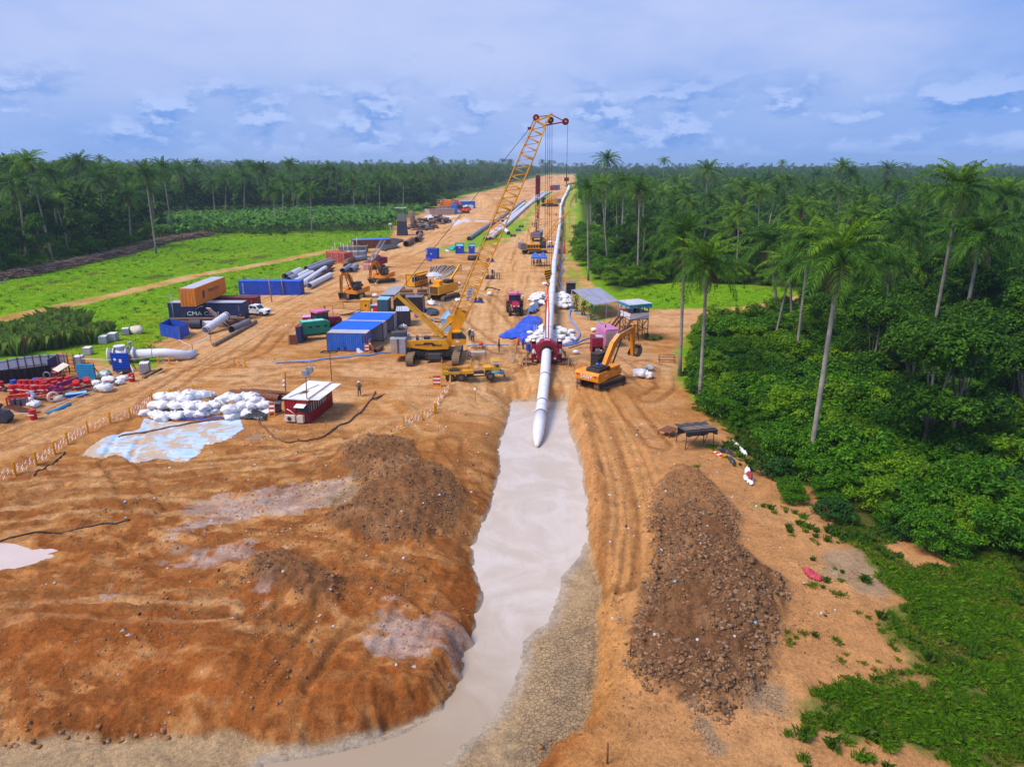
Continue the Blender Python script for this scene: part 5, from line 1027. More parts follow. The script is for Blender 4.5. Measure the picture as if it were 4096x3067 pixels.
t3=tag(MB().tube([g('K',703,680,.8),g('K',722,640,.9),g('K',742,570,1)],[1.2,1.3,1.6],10).build('covered_pipe',M_BAG),'farthest white covered stretch of pipe near the end of the corridor','pipe')
for k,(yy,tile,cx)in enumerate(((106,'C',884),(122,'C',897),(142,'C',910),(171,'C',922),(205,'K',558),(240,'K',574),(285,'K',574))):
 i=max(j for j in range(len(PL)-1)if PL[j].y<=yy);f=(yy-PL[i].y)/(PL[i+1].y-PL[i].y);p_=PL[i].lerp(PL[i+1],f);zb=p_.z-PR;b_=MB();n=max(2,int(zb/.3))
 for j in range(n):b_.box((0,(-.25 if j%2 else .25)*0,(j+.5)*zb/n),(2.2-.12*j,.9,zb/n-.02),.05*(-1)**j)
 tag(b_.build('timber_support',P('wood',.85,dirt=.4),None,(p_.x,p_.y,0)),'timber crib carrying the white pipeline, one of a line of them','support','timber supports under the pipeline')
yr=89.0;c=PL[4];mr=P('rmar',.45,dirt=.12);t=thing('pipe_thruster','big maroon ring-shaped pipe thruster clamped around the white pipeline','pipe thruster',(c.x,c.y,0));ax=(PL[3]-PL[5]).normalized();th=math.atan2(ax.x,-ax.y)
def ring(r0,r1,y0,y1,n=10,ph=.31):
 b_=MB();vs=[]
 for(r,y)in((r1,y0),(r1,y1),(r0,y1),(r0,y0)):
  for k in range(n*(1 if r>1 else 1)):a=2*math.pi*k/n+ph;vs.append((r*math.cos(a),y,r*math.sin(a)+c.z))
 return b_.add(vs,[(i*n+k,i*n+(k+1)%n,(i+1)%4*n+(k+1)%n,(i+1)%4*n+k)for i in range(4)for k in range(n)])
zc=c.z
ring(.78,1.46,-1.05,.45).build('ring',mr,t);ring(.7,.84,-1.15,-.95,24).build('clamp_ring',MBLACK,t);ring(1.0,1.3,.45,1.4).build('ring_housing',mr,t)
b_=MB()
for k in range(10):a=.31+.314+2*math.pi*k/10;b_.box((1.42*math.cos(a),-.3,1.42*math.sin(a)+zc),(.12,1.5,.14),M=Matrix.Rotation(-a+math.pi/2,3,'Y'))
b_.build('rib',mr,t)
for k in range(16):a=2*math.pi*k/16;MB().box((.92*math.cos(a),-1.1,.92*math.sin(a)+zc),(.08,.1,.08)).build('bolt',MBLACK,t)
for s in(-1,1):
 MB().b2((s*1.35,-.5,.3),(s*1.75,2.4,1.0)).build('side_beam',mr,t);col=MB();
 for y in(-.3,1.6):col.b2((s*1.4,y,.2),(s*1.95,y+.35,zc+1.05))
 col.b2((s*1.4,-.3,zc+.9),(s*2.0,1.95,zc+1.05));col.build('side_column',mr,t)
 MB().tube([(s*1.7,-.45,zc-.4),(s*1.7,.1,zc+.3),(s*1.7,.75,zc+1.15)],.24,12).build('hydraulic_cylinder',MWHITE,t)
 MB().tube([(s*1.5,-.6,.55),(s*1.5,-.6,.56)],.2,10).cyl((s*1.42,-.62,zc-.15),.16,.12,12,'Y').build('roller',MWHITE,t)
 MB().beam((s*1.4,-.9,.18),(s*3.1,-.9,.18),.34).beam((s*1.4,1.4,.18),(s*3.0,1.4,.18),.34).build('base_beam',P('brown',.8,dirt=.4),t)
 MB().beam((s*2.7,-1.6,.05),(s*2.72,-1.3,1.5),.16).beam((s*2.4,.6,.05),(s*2.45,.6,1.5),.14).build('prop',P('wood',.85),t)
 for k in range(4):MB().tube([(s*2.0,-.2+.2*k,zc),(s*(2.6+.2*k),-.9,.5),(s*(2.4+.35*k),-1.9-.2*k,.05),(s*(3.2+.25*k),-1.4+.5*k,.05)],.03,5).build('hose',MBLACK,t)
MB().box((0,-.3,zc+1.32),(.7,.9,.3)).build('top_block',P('pink',.5),t);MB().b2((.85,-1.08,zc-1.0),(1.15,-1.06,zc-.75)).build('plate',MWHITE,t);MB().box((-1.45,-.4,.75),(.1,.2,.2)).build('plate',MWHITE,t)
# ---------------------------------------------------------------- tracked machines
def stadium(L,H,n=7):
 r=H/2;pr=[]
 for k in range(n+1):a=-math.pi/2+math.pi*k/n;pr.append((L/2-r+r*math.cos(a),r+r*math.sin(a)))
 for k in range(n+1):a=math.pi/2+math.pi*k/n;pr.append((-L/2+r+r*math.cos(a),r+r*math.sin(a)))
 return pr
def track(parent,y,L,H,W,rz=0,mat=None,shoes=44):
 """one crawler along X with separate shoes standing proud, frame and rollers"""
 M=Matrix.Rotation(rz,3,'Z');b_=MB();o_=Vector((0,y,0));pr=stadium(L,H-.08);b_.prism([(u,z+.04)for u,z in pr],-W/2+.03,W/2-.03)
 per=[Vector((u,0,z+.04))for u,z in pr];per.append(per[0]);tot=sum((per[i+1]-per[i]).length for i in range(len(per)-1));step=tot/shoes;pos=step/2;acc=0
 for i in range(len(per)-1):
  e=per[i+1]-per[i];l=e.length
  while pos<acc+l and l>1e-6:
   p_=per[i]+e*((pos-acc)/l);z=e.normalized();b_.box(p_+Vector((z.z,0,-z.x))*.02,(step*.86,W,.07),M=Matrix((z,(0,1,0),(-z.z,0,z.x))).transposed());pos+=step
  acc+=l
 b_.v=[tuple(M@(Vector(v)+o_))for v in b_.v];tr=b_.build('track',mat or MTRACK,parent);f=MB()
 for s in(-1,1):
  f.b2((-L/2+H*.55,s*W/2-.02*s,H*.28),(L/2-H*.55,s*(W/2+.015),H*.72))
  for x in(-L/2+H/2,L/2-H/2):f.cyl((x,s*W/2,H/2),H*.34,.05,14,'Y')
 f.v=[tuple(M@(Vector(v)+o_))for v in f.v];f.build('track_frame',MBLACK,tr);return tr
def stripbox(b_,pts,ws,th):
 """box-section arm through points in XZ with depth ws and thickness th along Y"""
 up,lo=[],[]
 for i,p_ in enumerate(pts):
  a,c_=pts[max(0,i-1)],pts[min(len(pts)-1,i+1)];dx,dz=c_[0]-a[0],c_[1]-a[1];l=math.hypot(dx,dz);nx,nz=-dz/l*ws[i]/2,dx/l*ws[i]/2;up.append((p_[0]+nx,p_[1]+nz));lo.append((p_[0]-nx,p_[1]-nz))
 n=len(pts);vs=[(x,s*th/2,z)for s in(-1,1)for x,z in up+lo];m_=2*n;fs=[]
 for i in range(n-1):fs+=[(i,i+1,n+i+1,n+i),(m_+i,m_+n+i,m_+n+i+1,m_+i+1),(i,m_+i,m_+i+1,i+1),(n+i,n+i+1,m_+n+i+1,m_+n+i)]
 fs+=[(0,n,m_+n,m_),(n-1,m_+n-1,m_+2*n-1,2*n-1)];return b_.add(vs,fs)
def excavator(label,loc,rz,sc,col,boom,stick,bucket_ang,track_rz=0,name='excavator',brand=None,cabcol=None,hammer=False):
 t=thing(name,label,'excavator',loc,rz,None,sc);cabcol=cabcol or MBLACK
 for s in(-1,1):track(t,s*1.3,4.6,.95,.62,track_rz)
 MB().cyl((0,0,.85),.75,.5,16).box((0,0,.6),(2.2,1.6,.4),track_rz).build('undercarriage',MBLACK,t)
 MB().prism([(-1.2,1.1),(1.75,1.1),(1.75,1.75),(-1.2,1.95)],-1.45,1.45).build('deck',col,t)
 MB().prism([(-2.95,1.15),(-2.75,1.0),(-1.2,1.05),(-1.2,2.05),(-2.8,2.05),(-3.0,1.8)],-1.5,1.5).build('counterweight',col,t)
 eh=MB().prism([(-2.6,2.05),(-.3,2.0),(-.4,2.42),(-2.5,2.42)],-1.3,.35);eh.b2((-2.2,-1.1,2.42),(-1.0,.1,2.55));eh.build('engine_hood',MBLACK,t);MB().cyl((-1.7,-.5,2.7),.16,.3,10).cyl((-1.2,-.7,2.65),.12,.25,8).build('exhaust',P('blue2'),t)
 MB().b2((-.3,-1.4,1.9),(1.5,-.55,2.2)).build('tool_box',col,t)
 cb=MB().prism([(-.1,1.8),(1.62,1.8),(1.72,2.5),(1.45,3.2),(-.1,3.25)],.5,1.45).build('cab',cabcol,t)
 MB().add([(1.66,.58,1.95),(1.66,1.37,1.95),(1.74,1.37,2.5),(1.5,1.37,3.1),(1.5,.58,3.1),(1.74,.58,2.5)],[(0,1,2,5),(5,2,3,4)]).b2((.05,1.452,2.2),(.7,1.465,3.05)).b2((.8,1.452,2.2),(1.4,1.465,3.05)).b2((.05,.485,2.3),(1.4,.498,3.05)).build('window',GLASS,cb);MB().b2((-.15,.46,3.25),(1.5,1.49,3.32)).build('cab_roof',cabcol,cb)
 b_=MB();n=len(boom);stripbox(b_,boom,[.62]+[.78 if 0<i<n-1 else .42 for i in range(1,n)],.5);bo=b_.build('boom',col,t)
 k=n//2
 for s in(-1,1):MB().tube([(1.2,s*.42,1.6),(boom[k][0],s*.42,boom[k][1]-.1)],.09,8).build('boom_cylinder',MBLACK,t)
 MB().tube([(boom[k][0],0,boom[k][1]+.5),(stick[0][0]-.05,0,stick[0][1]+.35)],.09,8).build('stick_cylinder',MBLACK,t)
 for s in(-.12,.12):MB().tube([(boom[0][0]+.1,s,boom[0][1]+.38)]+[(x,s,z+.43)for x,z in boom[1:-1]]+[(boom[-1][0],s,boom[-1][1]+.25)],.028,5).build('hose',MWHITE if brand else MBLACK,t)
 b_=MB();stripbox(b_,[(stick[0][0]-(stick[1][0]-stick[0][0])*.14,stick[0][1]-(stick[1][1]-stick[0][1])*.14),stick[0],stick[1]],[.3,.66,.34],.38);b_.build('stick',col,t)
 sx,sz=stick[1];MB().tube([(stick[0][0]+.35,0,stick[0][1]-.1),(sx+.35,0,sz+.7)],.08,8).build('bucket_cylinder',MBLACK,t);MB().tube([(sx+.35,0,sz+.7),(sx+.2,0,sz)],.07,6).build('bucket_link',MTRACK,t)
 R_=Matrix.Rotation(bucket_ang,3,'Y');pr=[(.25,.05),(-.15,.05),(-.55,-.35),(-.62,-.85),(-.3,-1.25),(.25,-1.35)];vs=[];fs=[]
 for(d_,yy)in((0,-.62),(0,.62)):vs+=[R_@Vector((u,yy,z))+Vector((sx,0,sz))for u,z in pr]
 inn=[(.22,-.02),(-.1,-.03),(-.46,-.38),(-.53,-.83),(-.24,-1.16),(.25,-1.25)];b_=MB();n=6;w2=[R_@Vector((u,yy,z))+Vector((sx,0,sz))for yy in(-.56,.56)for u,z in inn]
 b_.add(vs,[(i,i+1,n+i+1,n+i)for i in range(n-1)]+[(0,1,2,3,4,5)[::-1],tuple(range(6,12))]);b_.add(w2,[(i,n+i,n+i+1,i+1)for i in range(n-1)]+[(0,1,2,3,4,5),tuple(range(6,12))[::-1]]);bk=b_.build('bucket',MTRACK,t)
 for q_ in range(5):yy=-.5+.25*q_;MB().beam(R_@Vector((.2,yy,-1.3))+Vector((sx,0,sz)),R_@Vector((.5,yy,-1.42))+Vector((sx,0,sz)),.1,.06,(0,1,0)).build('tooth',MTRACK,bk)
 if brand:text(t,brand,.62,(-3.0,0,1.52),LEFT,MWHITE,.012);text(bo,brand,.34,((boom[-2][0]+boom[-1][0])/2,-.26,(boom[-2][1]+boom[-1][1])/2),(math.pi/2,-math.atan2(boom[-1][1]-boom[-2][1],boom[-1][0]-boom[-2][0]),0),MWHITE)
 else:MB().b2((boom[1][0]-.4,-.265,boom[1][1]-.1),(boom[1][0]+.1,-.252,boom[1][1]+.1)).build('plate',MWHITE,bo)
 if brand:
  for yy in(-1.1,1.1):MB().b2((-3.02,yy-.18,1.62),(-2.97,yy+.18,1.78)).build('reflector',P('red'),t)
  MB().b2((-2.1,-1.515,1.3),(-1.8,-1.5,1.75)).build('sticker',P('yellow'),t);text(t,'500H',.3,(-1.35,-1.51,1.55),FRONT,MWHITE)
 return t
c=gh('J',1490,1420);a=gh('J',1900,1270);hd=mapping(c,a);rch=(Vector((a.x,a.y,0))-Vector((c.x,c.y,0))).length
excavator('orange excavator with its boom raised and bucket down, seen from behind next to the ditch',c,hd,1.06,P('exca',.45,dirt=.1),[(.5,2.0),(2.1,4.1),(3.2,4.75),(6.2,5.3)],[(6.2,5.3),(6.5,2.0)],-2.3,rad(-8),brand='SANY')
c=gh('B',935,315);p_=gh('B',825,350);hd=mapping(c,p_)
excavator('mud-stained orange excavator facing the camera beside the stacked containers, arm lowered',c,hd,1.0,P('exca',.5,dirt=.45),[(.5,2.0),(1.5,3.9),(2.6,5.0),(4.6,5.2)],[(4.6,5.2),(4.9,1.9)],.3,rad(25))
c=gh('B',1175,175);p_=gh('B',1080,205);hd=mapping(c,p_)
excavator('orange excavator with black cab parked between its lower-armed twin and the yellow cabin',c,hd,1.0,P('exca',.5,dirt=.4),[(.5,2.0),(1.6,3.8),(3.0,4.8),(4.7,4.4)],[(4.7,4.4),(5.4,1.7)],.7,rad(150))
c=g('Z',1400,625);excavator('far orange-red excavator with a folded arm beside the grey plant wall',c,rad(150),1.25,paint('orange_red',rgb(226,84,40),.5,dirt=.2),[(.5,2.0),(1.5,3.9),(2.6,4.6),(4.2,4.3)],[(4.2,4.3),(4.4,1.9)],.4,rad(20))
c=gh('H',1400,780);t=thing('drill_rig','maroon tracked drill rig with grey twin masts laid back beside the pipe racks','drill rig',c,rad(-125))
for s in(-1,1):track(t,s*1.25,4.4,.9,.6)
MB().prism([(-2.2,1.0),(2.0,1.0),(2.0,1.7),(-2.2,2.1)],-1.4,1.4).build('deck',mr,t);MB().b2((-3.2,-1.4,1.1),(-1.6,1.4,2.6)).build('engine_cover',mr,t);MB().b2((-3.25,-1.2,1.4),(-3.2,-.2,2.4)).b2((-3.25,.2,1.4),(-3.2,1.2,2.4)).build('vent',P('cream'),t)
for s in(-.6,.6):
 b_=MB()
 for u in(-.16,.16):
  for v_ in(-.16,.16):b_.tube([(2.4+u,s+v_,.8),(-3.6+u,s+v_,6.6)],.05,5)
 for k in range(14):f=k/13;b_.tube([(2.4-6*f-.16,s-.16,.8+5.8*f),(2.4-6*f+.16,s+.16,.8+5.8*f)],.03,4)
 b_.build('mast',P('grey',.5,dirt=.3),t)
MB().prism([(2.0,.0),(2.9,.1),(2.8,1.2),(2.3,1.6),(2.0,1.2)],-.9,.9).build('blade',paint('pale_maroon',rgb(170,120,130),.6,dirt=.5),t);MB().cyl((-1.0,0,2.6),.7,1.4,14,'Y').build('drum',MSTEEL,t)
for s in(-1,1):MB().tube([(1.4,s,1.6),(-1.2,s*.8,4.2)],.1,7).build('mast_strut',mr,t)
# ---------------------------------------------------------------- main crawler crane
CR=P('crane',.45,dirt=.1);M_CG=P('grey',.5,dirt=.15,streak=.2);YC=91.5
cx0=g('G',850,1290,0).x;t=thing('crawler_crane','tall yellow crawler crane whose lattice boom reaches over the white pipeline','crane',(-10.2,YC,0));O_=Vector((-10.2,YC,0))
def cr(tile,cx,cy,dy=0):return gy(tile,cx,cy,YC+dy)-O_
for s in(-1,1):
 tr=track(t,2.95*s,8.0,1.25,.95,math.pi/2,None,64)
MB().box((0,0,1.0),(5.0,2.6,.6)).box((0,-2.0,.75),(2.2,.9,.8)).box((0,2.0,.75),(2.2,.9,.8)).cyl((0,0,1.5),1.2,.45,24).build('undercarriage',MBLACK,t)
MB().b2((-.7,-2.55,.55),(.9,-2.0,1.25)).build('tool_box',paint('dark_steel',(.035,.045,.06),.5),t)
a,b_,c,d=cr('G',325,955,-1.3),cr('G',1035,935,-1.3),cr('G',1100,1030,-1.3),cr('G',1090,1100,-1.3);e,f=cr('G',740,1115,-1.3),cr('G',325,1065,-1.3)
prof=[(v.x,v.z)for v in(f,e,d,c,b_,a)]
MB().prism(prof,-1.35,-1.1).build('side_plate',CR,t);MB().prism(prof,1.1,1.35).build('side_plate',CR,t);MB().b2((f.x,-1.1,f.z+.1),(d.x-.4,1.1,a.z-.12)).build('deck',paint('deck_grey',rgb(170,160,150),.6,dirt=.4),t)
b_=MB();x0,x1=f.x,d.x
for k in range(12):u=x0+(.26+.16*k/12)*(x1-x0)+k*.02;b_.beam((u+.9,-1.357,a.z-.42),(u+1.02,-1.357,a.z-.22),.07,.01,(0,1,0))
b_.b2((x0+1.25,-1.362,a.z-.55),(x0+3.2,-1.352,a.z-.42));b_.prism([(x0+3.1,a.z-.25),(x0+3.55,a.z-.25),(x0+4.15,a.z-.62),(x0+3.6,a.z-.75)],-1.365,-1.352);b_.build('stripe',MBLACK,t)
MB().b2((x0+1.3,-1.362,a.z-.66),(x0+3.3,-1.352,a.z-.61)).build('stripe',P('red'),t);b_=MB()
for k in range(6):u=x0+4.0+k*.13;b_.beam((u,-1.357,a.z-.75),(u+.15,-1.357,a.z-.42),.06,.01,(0,1,0))
b_.build('stripe',MBLACK,t)
cwx0,cwx1=cr('G',62,1000,-1.6).x,cr('G',325,1000,-1.6).x;zt,zb,zy=cr('G',200,915,-1.6).z,cr('G',200,1165,-1.6).z,cr('G',200,1210,-1.6).z
for s in(0,1):
 for k in range(3):z0_=zb+(zt-zb)*k/3;y0_,y1_=(-2.0,-.12)if s==0 else(.12,2.0);MB().prism([(cwx0+.02,y0_),(cwx1,y0_),(cwx1,y1_),(cwx0+.02,y1_),(cwx0-.2,(y0_+y1_)/2)],z0_+.012,z0_+(zt-zb)/3,'Z').build('counterweight_slab',M_CG,t)
MB().b2((cwx0+.05,-2.02,zy),(cwx1,2.02,zb)).build('counterweight_tray',CR,t);b_=MB()
for k in range(4):b_.beam((cwx0+.18,-2.01,zb+.12+k*.42),(cwx0+.55,-2.01,zb+.4+k*.42),.16,.012,(0,1,0))
b_.build('hazard_stripe',CR,t);MB().b2(((cwx0+cwx1)/2-.1,-2.05,zb),((cwx0+cwx1)/2+.1,-2.0,zt+.05)).build('clamp',MRUST,t)
p_=cr('G',210,830);MB().cyl((p_.x,0,p_.z),.38,2.0,14,'X').box((p_.x+.2,0,p_.z),(1.5,1.4,.7)).build('winch',paint('dark_steel',(.035,.045,.06),.5),t)
for xx in(430,560,640,720):q_=cr('G',xx,930);MB().tube([(q_.x,-1.0,q_.z),(q_.x,-1.0,q_.z+.95)],.03,5).build('railing_post',MSTEEL,t)
q0,q1=cr('G',430,810),cr('G',800,795);MB().tube([(q0.x,-1.0,a.z+1),(q1.x,-1.0,a.z+1)],.03,5).tube([(q0.x,-1.0,a.z+.5),(q1.x,-1.0,a.z+.5)],.025,5).build('railing',MSTEEL,t)
q_=cr('G',540,900);MB().cyl((q_.x,-.3,q_.z),.2,.7,8).box((q_.x+1.2,.2,q_.z),(.8,.5,.35)).build('engine_intake',MBLACK,t)
q0,q1=cr('G',1165,990,-.9),cr('G',1410,990,-.9);z1=cr('G',1300,760,-.9).z;L=q1.x-q0.x
cb=MB().prism([(q0.x,q0.z-.1),(q1.x-.05,q0.z),(q1.x,q0.z+.75),(q0.x,q0.z+.75)],-1.9,-.5).prism([(q0.x+.05,z1-.15),(q1.x-.8,z1-.15),(q1.x-.6,z1),(q0.x+.3,z1+.02)],-1.9,-.5).build('cab',CR,t)
MB().prism([(q0.x+.1,q0.z+.75),(q1.x+.02,q0.z+.75),(q1.x-.72,z1-.15),(q0.x+.1,z1-.15)],-1.86,-.54).build('window',GLASS,cb);b_=MB().beam((q1.x+.02,-1.88,q0.z+.75),(q1.x-.72,-1.88,z1-.15),.1).beam((q0.x+.05,-1.88,q0.z+.75),(q0.x+.05,-1.88,z1-.1),.12).beam((q0.x+L*.5,-1.88,q0.z+.75),(q0.x+L*.5,-1.88,z1-.1),.07);b_.build('window_frame',MBLACK,cb);MB().b2((q0.x+.5,-1.915,q0.z+.3),(q0.x+.95,-1.9,q0.z+.55)).build('plate',MWHITE,cb)
ft=cr('G',1085,1030);hb=[cr('F',510,330,-3.0),cr('F',710,410,-3.0)];mid0,mid1=cr('G',1235,640,-.3),cr('G',1400,700,-.3)
l0,l1=cr('G',1215,560,-.4),cr('G',1340,610,-.4);top=(hb[0]+hb[1])/2;axd=(top-ft).normalized();nx=Vector((-axd.z,0,axd.x)).normalized()
if nx.x>0:nx=-nx
yv_=Vector((0,1,0));Lb=(top-ft).length
def bp(s,u,v):wv=.82 if s>5.2 else .2+.62*max(0,(s-.6)/4.6);wv=wv if s<Lb-3.5 else .82-.16*(s-Lb+3.5)/3.5;return ft+axd*s+nx*(u*wv)+yv_*(v*min(.8,wv+.25))
b_=MB()
for u in(-1,1):
 for v in(-1,1):b_.tube([bp(s,u,v)for s in(4.6,7,12,18,24,Lb-3.5,Lb)],.085,7)
b_.build('boom_chord',CR,t);n=26;seg=(Lb-5.0)/n
for k in range(n):
 s0,s1=5.0+seg*k,5.0+seg*(k+1);b_=MB()
 for v in(-1,1):b_.tube([bp(s0,-1,v),bp(s0,1,v)],.042,5);b_.tube([bp(s0,1 if k%1==0 else-1,v),bp(s1,-1,v)][::1],.038,5)
 for u in(-1,1):b_.tube([bp(s0,u,-1),bp(s1,u,1)]if k%2 else[bp(s0,u,1),bp(s1,u,-1)],.034,5)
 b_.build('boom_lacing',CR,t)
for v in(-1,1):MB().add([bp(0,-2.2,v),bp(0,2.2,v),bp(5.2,1.05,v),bp(5.2,-1.05,v)]+[x+yv_*.06*v for x in(bp(0,-2.2,v),bp(0,2.2,v),bp(5.2,1.05,v),bp(5.2,-1.05,v))],[(0,1,2,3),(4,7,6,5),(0,4,5,1),(1,5,6,2),(2,6,7,3),(3,7,4,0)]).build('boom_foot',CR,t)
for s_ in(12.0,19.5,26.0):
 if s_<Lb-1:MB().tube([bp(s_,-1,-1),bp(s_,1,-1)],.075,6).tube([bp(s_,-1,1),bp(s_,1,1)],.075,6).build('section_joint',CR,t)
def fz(cx,cy,dy=0):return cr('F',cx,cy,-3.0+dy)
for v in(-.55,.55):
 b_=MB();
 for(p0,p1,w_)in(((500,320),(560,290),.42),((540,290),(760,215),.4),((760,215),(860,140),.45),((850,150),(715,400),.42),((540,310),(715,400),.3)):b_.beam(fz(*p0)+yv_*v,fz(*p1)+yv_*v,.16,w_*.55,(0,1,0))
 b_.build('boom_head',CR,t)
for cx,cy,r_,nm in((520,230,62,'rear_sheave'),(840,285,62,'main_sheave'),(1170,315,64,'jib_sheave')):
 q_=fz(cx,cy);rr=r_/5.52/30.3
 for y_ in(-.3,-.1,.1,.3):MB().cyl(q_+yv_*y_,rr,.09,20,'Y').build('sheave',P('maroon',.5),t)
 MB().cyl(q_,rr*.3,.9,10,'Y').build('sheave_pin',CR,t)
for v in(-.35,.35):MB().beam(fz(720,400)+yv_*v,fz(1150,320)+yv_*v,.12).build('jib_arm',mr,t);MB().beam(fz(860,165)+yv_*v,fz(1130,300)+yv_*v,.06).build('jib_stay',mr,t);MB().beam(fz(540,210)+yv_*v,fz(800,180)+yv_*v,.06).build('head_stay',mr,t)
MB().tube([fz(870,135)+Vector((.09*math.cos(k),0,.09*math.sin(k)))for k in[i*.785 for i in range(8)]],.03,5,closed=True).build('eye',CR,t)
m0,m1=cr('G',1000,870),cr('G',185,110)
for v in(-.7,.7):MB().beam(m0+yv_*v,m1+yv_*v,.42,.3,(0,1,0)).build('mast',P('yellow2',.45,dirt=.1),t)
for f_ in(.15,.5,.85,.98):MB().beam(m0.lerp(m1,f_)-yv_*.7,m0.lerp(m1,f_)+yv_*.7,.2).build('mast_tie',CR,t)
MB().beam(cr('G',95,225),cr('G',200,130),.14).build('mast_arm',CR,t);MB().cyl(cr('G',270,165),.32,1.2,14,'Y').build('sheave',MBLACK,t)
dr=cr('G',1150,570);MB().cyl(dr,.62,.9,22,'Y').cyl(dr-yv_*.48,.70,.06,22,'Y').build('drum',CR,t);dk=cr('G',1350,465);MB().cyl(dk,.3,.8,14,'Y').build('roller',MBLACK,t)
for v in(-.6,.6):MB().tube([cr('G',880,860)+yv_*v,cr('G',1100,640)+yv_*v,cr('G',1215,550)+yv_*v],.09,7).build('backstop',P('yellow2',.5),t)
MB().tube([cr('G',800,880),cr('G',1090,600)],.07,7).build('backstop',P('yellow2',.5),t)
for v in(-.5,-.2,.2,.5):
 MB().tube([m1+yv_*v,fz(375,465)+yv_*v*.6,fz(480,260)+yv_*v*.6],.03,4,cap=False).build('pendant_rope',MROPE,t)
MB().box(fz(380,465),(.5,.5,.3)).build('equaliser',mr,t)
for k,(p0,p1)in enumerate((((185,190),(155,800)),((215,190),(225,800)),((245,230),(275,800)))):MB().tube([cr('G',*p0),cr('G',*p1)],.022,4,cap=False).build('hoist_rope',MROPE,t)
for p0,p1 in(((895,700),(1370,-60)),((1145,480),(1420,120))):MB().tube([cr('G',*p0),cr('G',*p1),fz(520,200)]if p0[0]==895 else[cr('G',*p0),fz(560,230)],.02,4,cap=False).build('hoist_rope',MROPE,t)
a_,b__=cr('G',1410,90,-1.6),cr('G',1500,100,-1.6);sgn=MB();cs,ss=math.atan2(axd.z,axd.x),0
bl,tl=cr('G',1440,215,-1.5),cr('G',1500,10,-1.5);dd=(tl-bl).normalized();pp=Vector((dd.z,0,-dd.x))*.36
sgn.add([bl-pp,bl+pp,tl+pp,tl-pp]+[v+yv_*.03 for v in(bl-pp,bl+pp,tl+pp,tl-pp)],[(0,1,2,3),(4,7,6,5),(0,4,5,1),(1,5,6,2),(2,6,7,3),(3,7,4,0)]);sg_=sgn.build('warning_board',P('pale',.5,dirt=.1),t)
text(sg_,'▲吊臂下严禁站人',.24,(bl+tl)/2-yv_*.01,(math.pi/2,-math.atan2(dd.z,dd.x),0),MBLACK,.003)
bl_=gy('C',865,100,88.2);rt=gy('F',840,300,88.5)
t=thing('hook_block','black and yellow striped hook block hanging on four ropes above the white pipeline','hook block',bl_);h_=MB();h_.prism([(-.42,.55),(.42,.55),(.5,0),(.2,-.75),(-.2,-.75),(-.5,0)],-.35,.35).build('block',P('yellow2',.5),t)
s_=MB()
for k in range(4):z_=.45-.3*k;w_=.4 if k<2 else .3;s_.add([(-w_,-.36,z_-.1),(w_,-.36,z_+.12),(w_,-.36,z_-.06),(-w_,-.36,z_-.28)],[(3,2,1,0)])
s_.build('stripe',MBLACK,t);MB().tube([(0,0,-.7),(0,0,-1.05),(.22,0,-1.2),(.18,0,-1.45),(-.1,0,-1.5),(-.22,0,-1.3)],.07,6).build('hook',MBLACK,t)
for dx in(-.4,-.12,.14,.42):MB().tube([(dx,0,.5),(dx*.9+(rt-bl_).x*.6-.2,0,rt.z-bl_.z)],.022,4,cap=False).build('hoist_rope',MROPE,t)
M_SL=paint('orange_sling',rgb(244,84,16),.7,dirt=.05);e0,e1=bl_+Vector((0,0,-1.35)),gy('C',857,690,89.0)
sl_=thing('lifting_sling','long orange lifting sling from the striped hook block down to the maroon ring','sling',e0)
for dx in(-.1,.1):MB().tube([(dx*.3,0,0),(dx*2,0,(e1.z-e0.z)*.5),((e1.x-e0.x)+dx*1.6,(e1.y-e0.y),e1.z-e0.z)],[.05,.085,.06],6).build('strap',M_SL,sl_)
MB().tube([(e1.x-e0.x,e1.y-e0.y,e1.z-e0.z),(e1.x-e0.x,e1.y-e0.y-.4,e1.z-e0.z-1.2)],.05,6).build('shackle',MSTEEL,sl_)
ah=gy('F',1192,1590,88.2);t=thing('auxiliary_hook','small rusty hook weight hanging on a single rope from the jib of the tall crane','hook',ah);MB().box((0,0,0),(.55,.5,.42)).build('weight',MRUST,t);MB().tube([(0,0,-.2),(0,0,-.45),(.14,0,-.6),(.1,0,-.8),(-.1,0,-.78)],.05,6).build('hook',MBLACK,t);rt=gy('F',1216,330,88.5);MB().tube([(0,0,.2),(0,0,.9),((rt-ah).x,0,(rt-ah).z)],[.06,.025,.02],4,cap=False).build('hoist_rope',MROPE,t)
# ---------------------------------------------------------------- other lifting machines along the corridor
def lattice(parent,pts0,pts1,w0,w1,n,mat,nm='boom',r=.06):
 """four-chord lattice from pts0 to pts1"""
 a,b=Vector(pts0),Vector(pts1);d_=(b-a).normalized();x_=d_.cross(Vector((0,0,1)));x_=x_.normalized()if x_.length>.05 else Vector((1,0,0));y_=d_.cross(x_);P_=lambda s,u,v:a.lerp(b,s)+(x_*u+y_*v)*(w0+(w1-w0)*s)/2;b_=MB()
 for u in(-1,1):
  for v in(-1,1):b_.tube([P_(0,u,v),P_(1,u,v)],r,5)
 for k in range(n):
  s0,s1=k/n,(k+1)/n
  for v in(-1,1):b_.tube([P_(s0,-1,v),P_(s1,1,v)],r*.6,4);b_.tube([P_(s0,-1,v),P_(s0,1,v)],r*.6,4)
  for u in(-1,1):b_.tube([P_(s0,u,-1),P_(s1,u,1)],r*.6,4)
 return b_.build(nm,mat,parent)
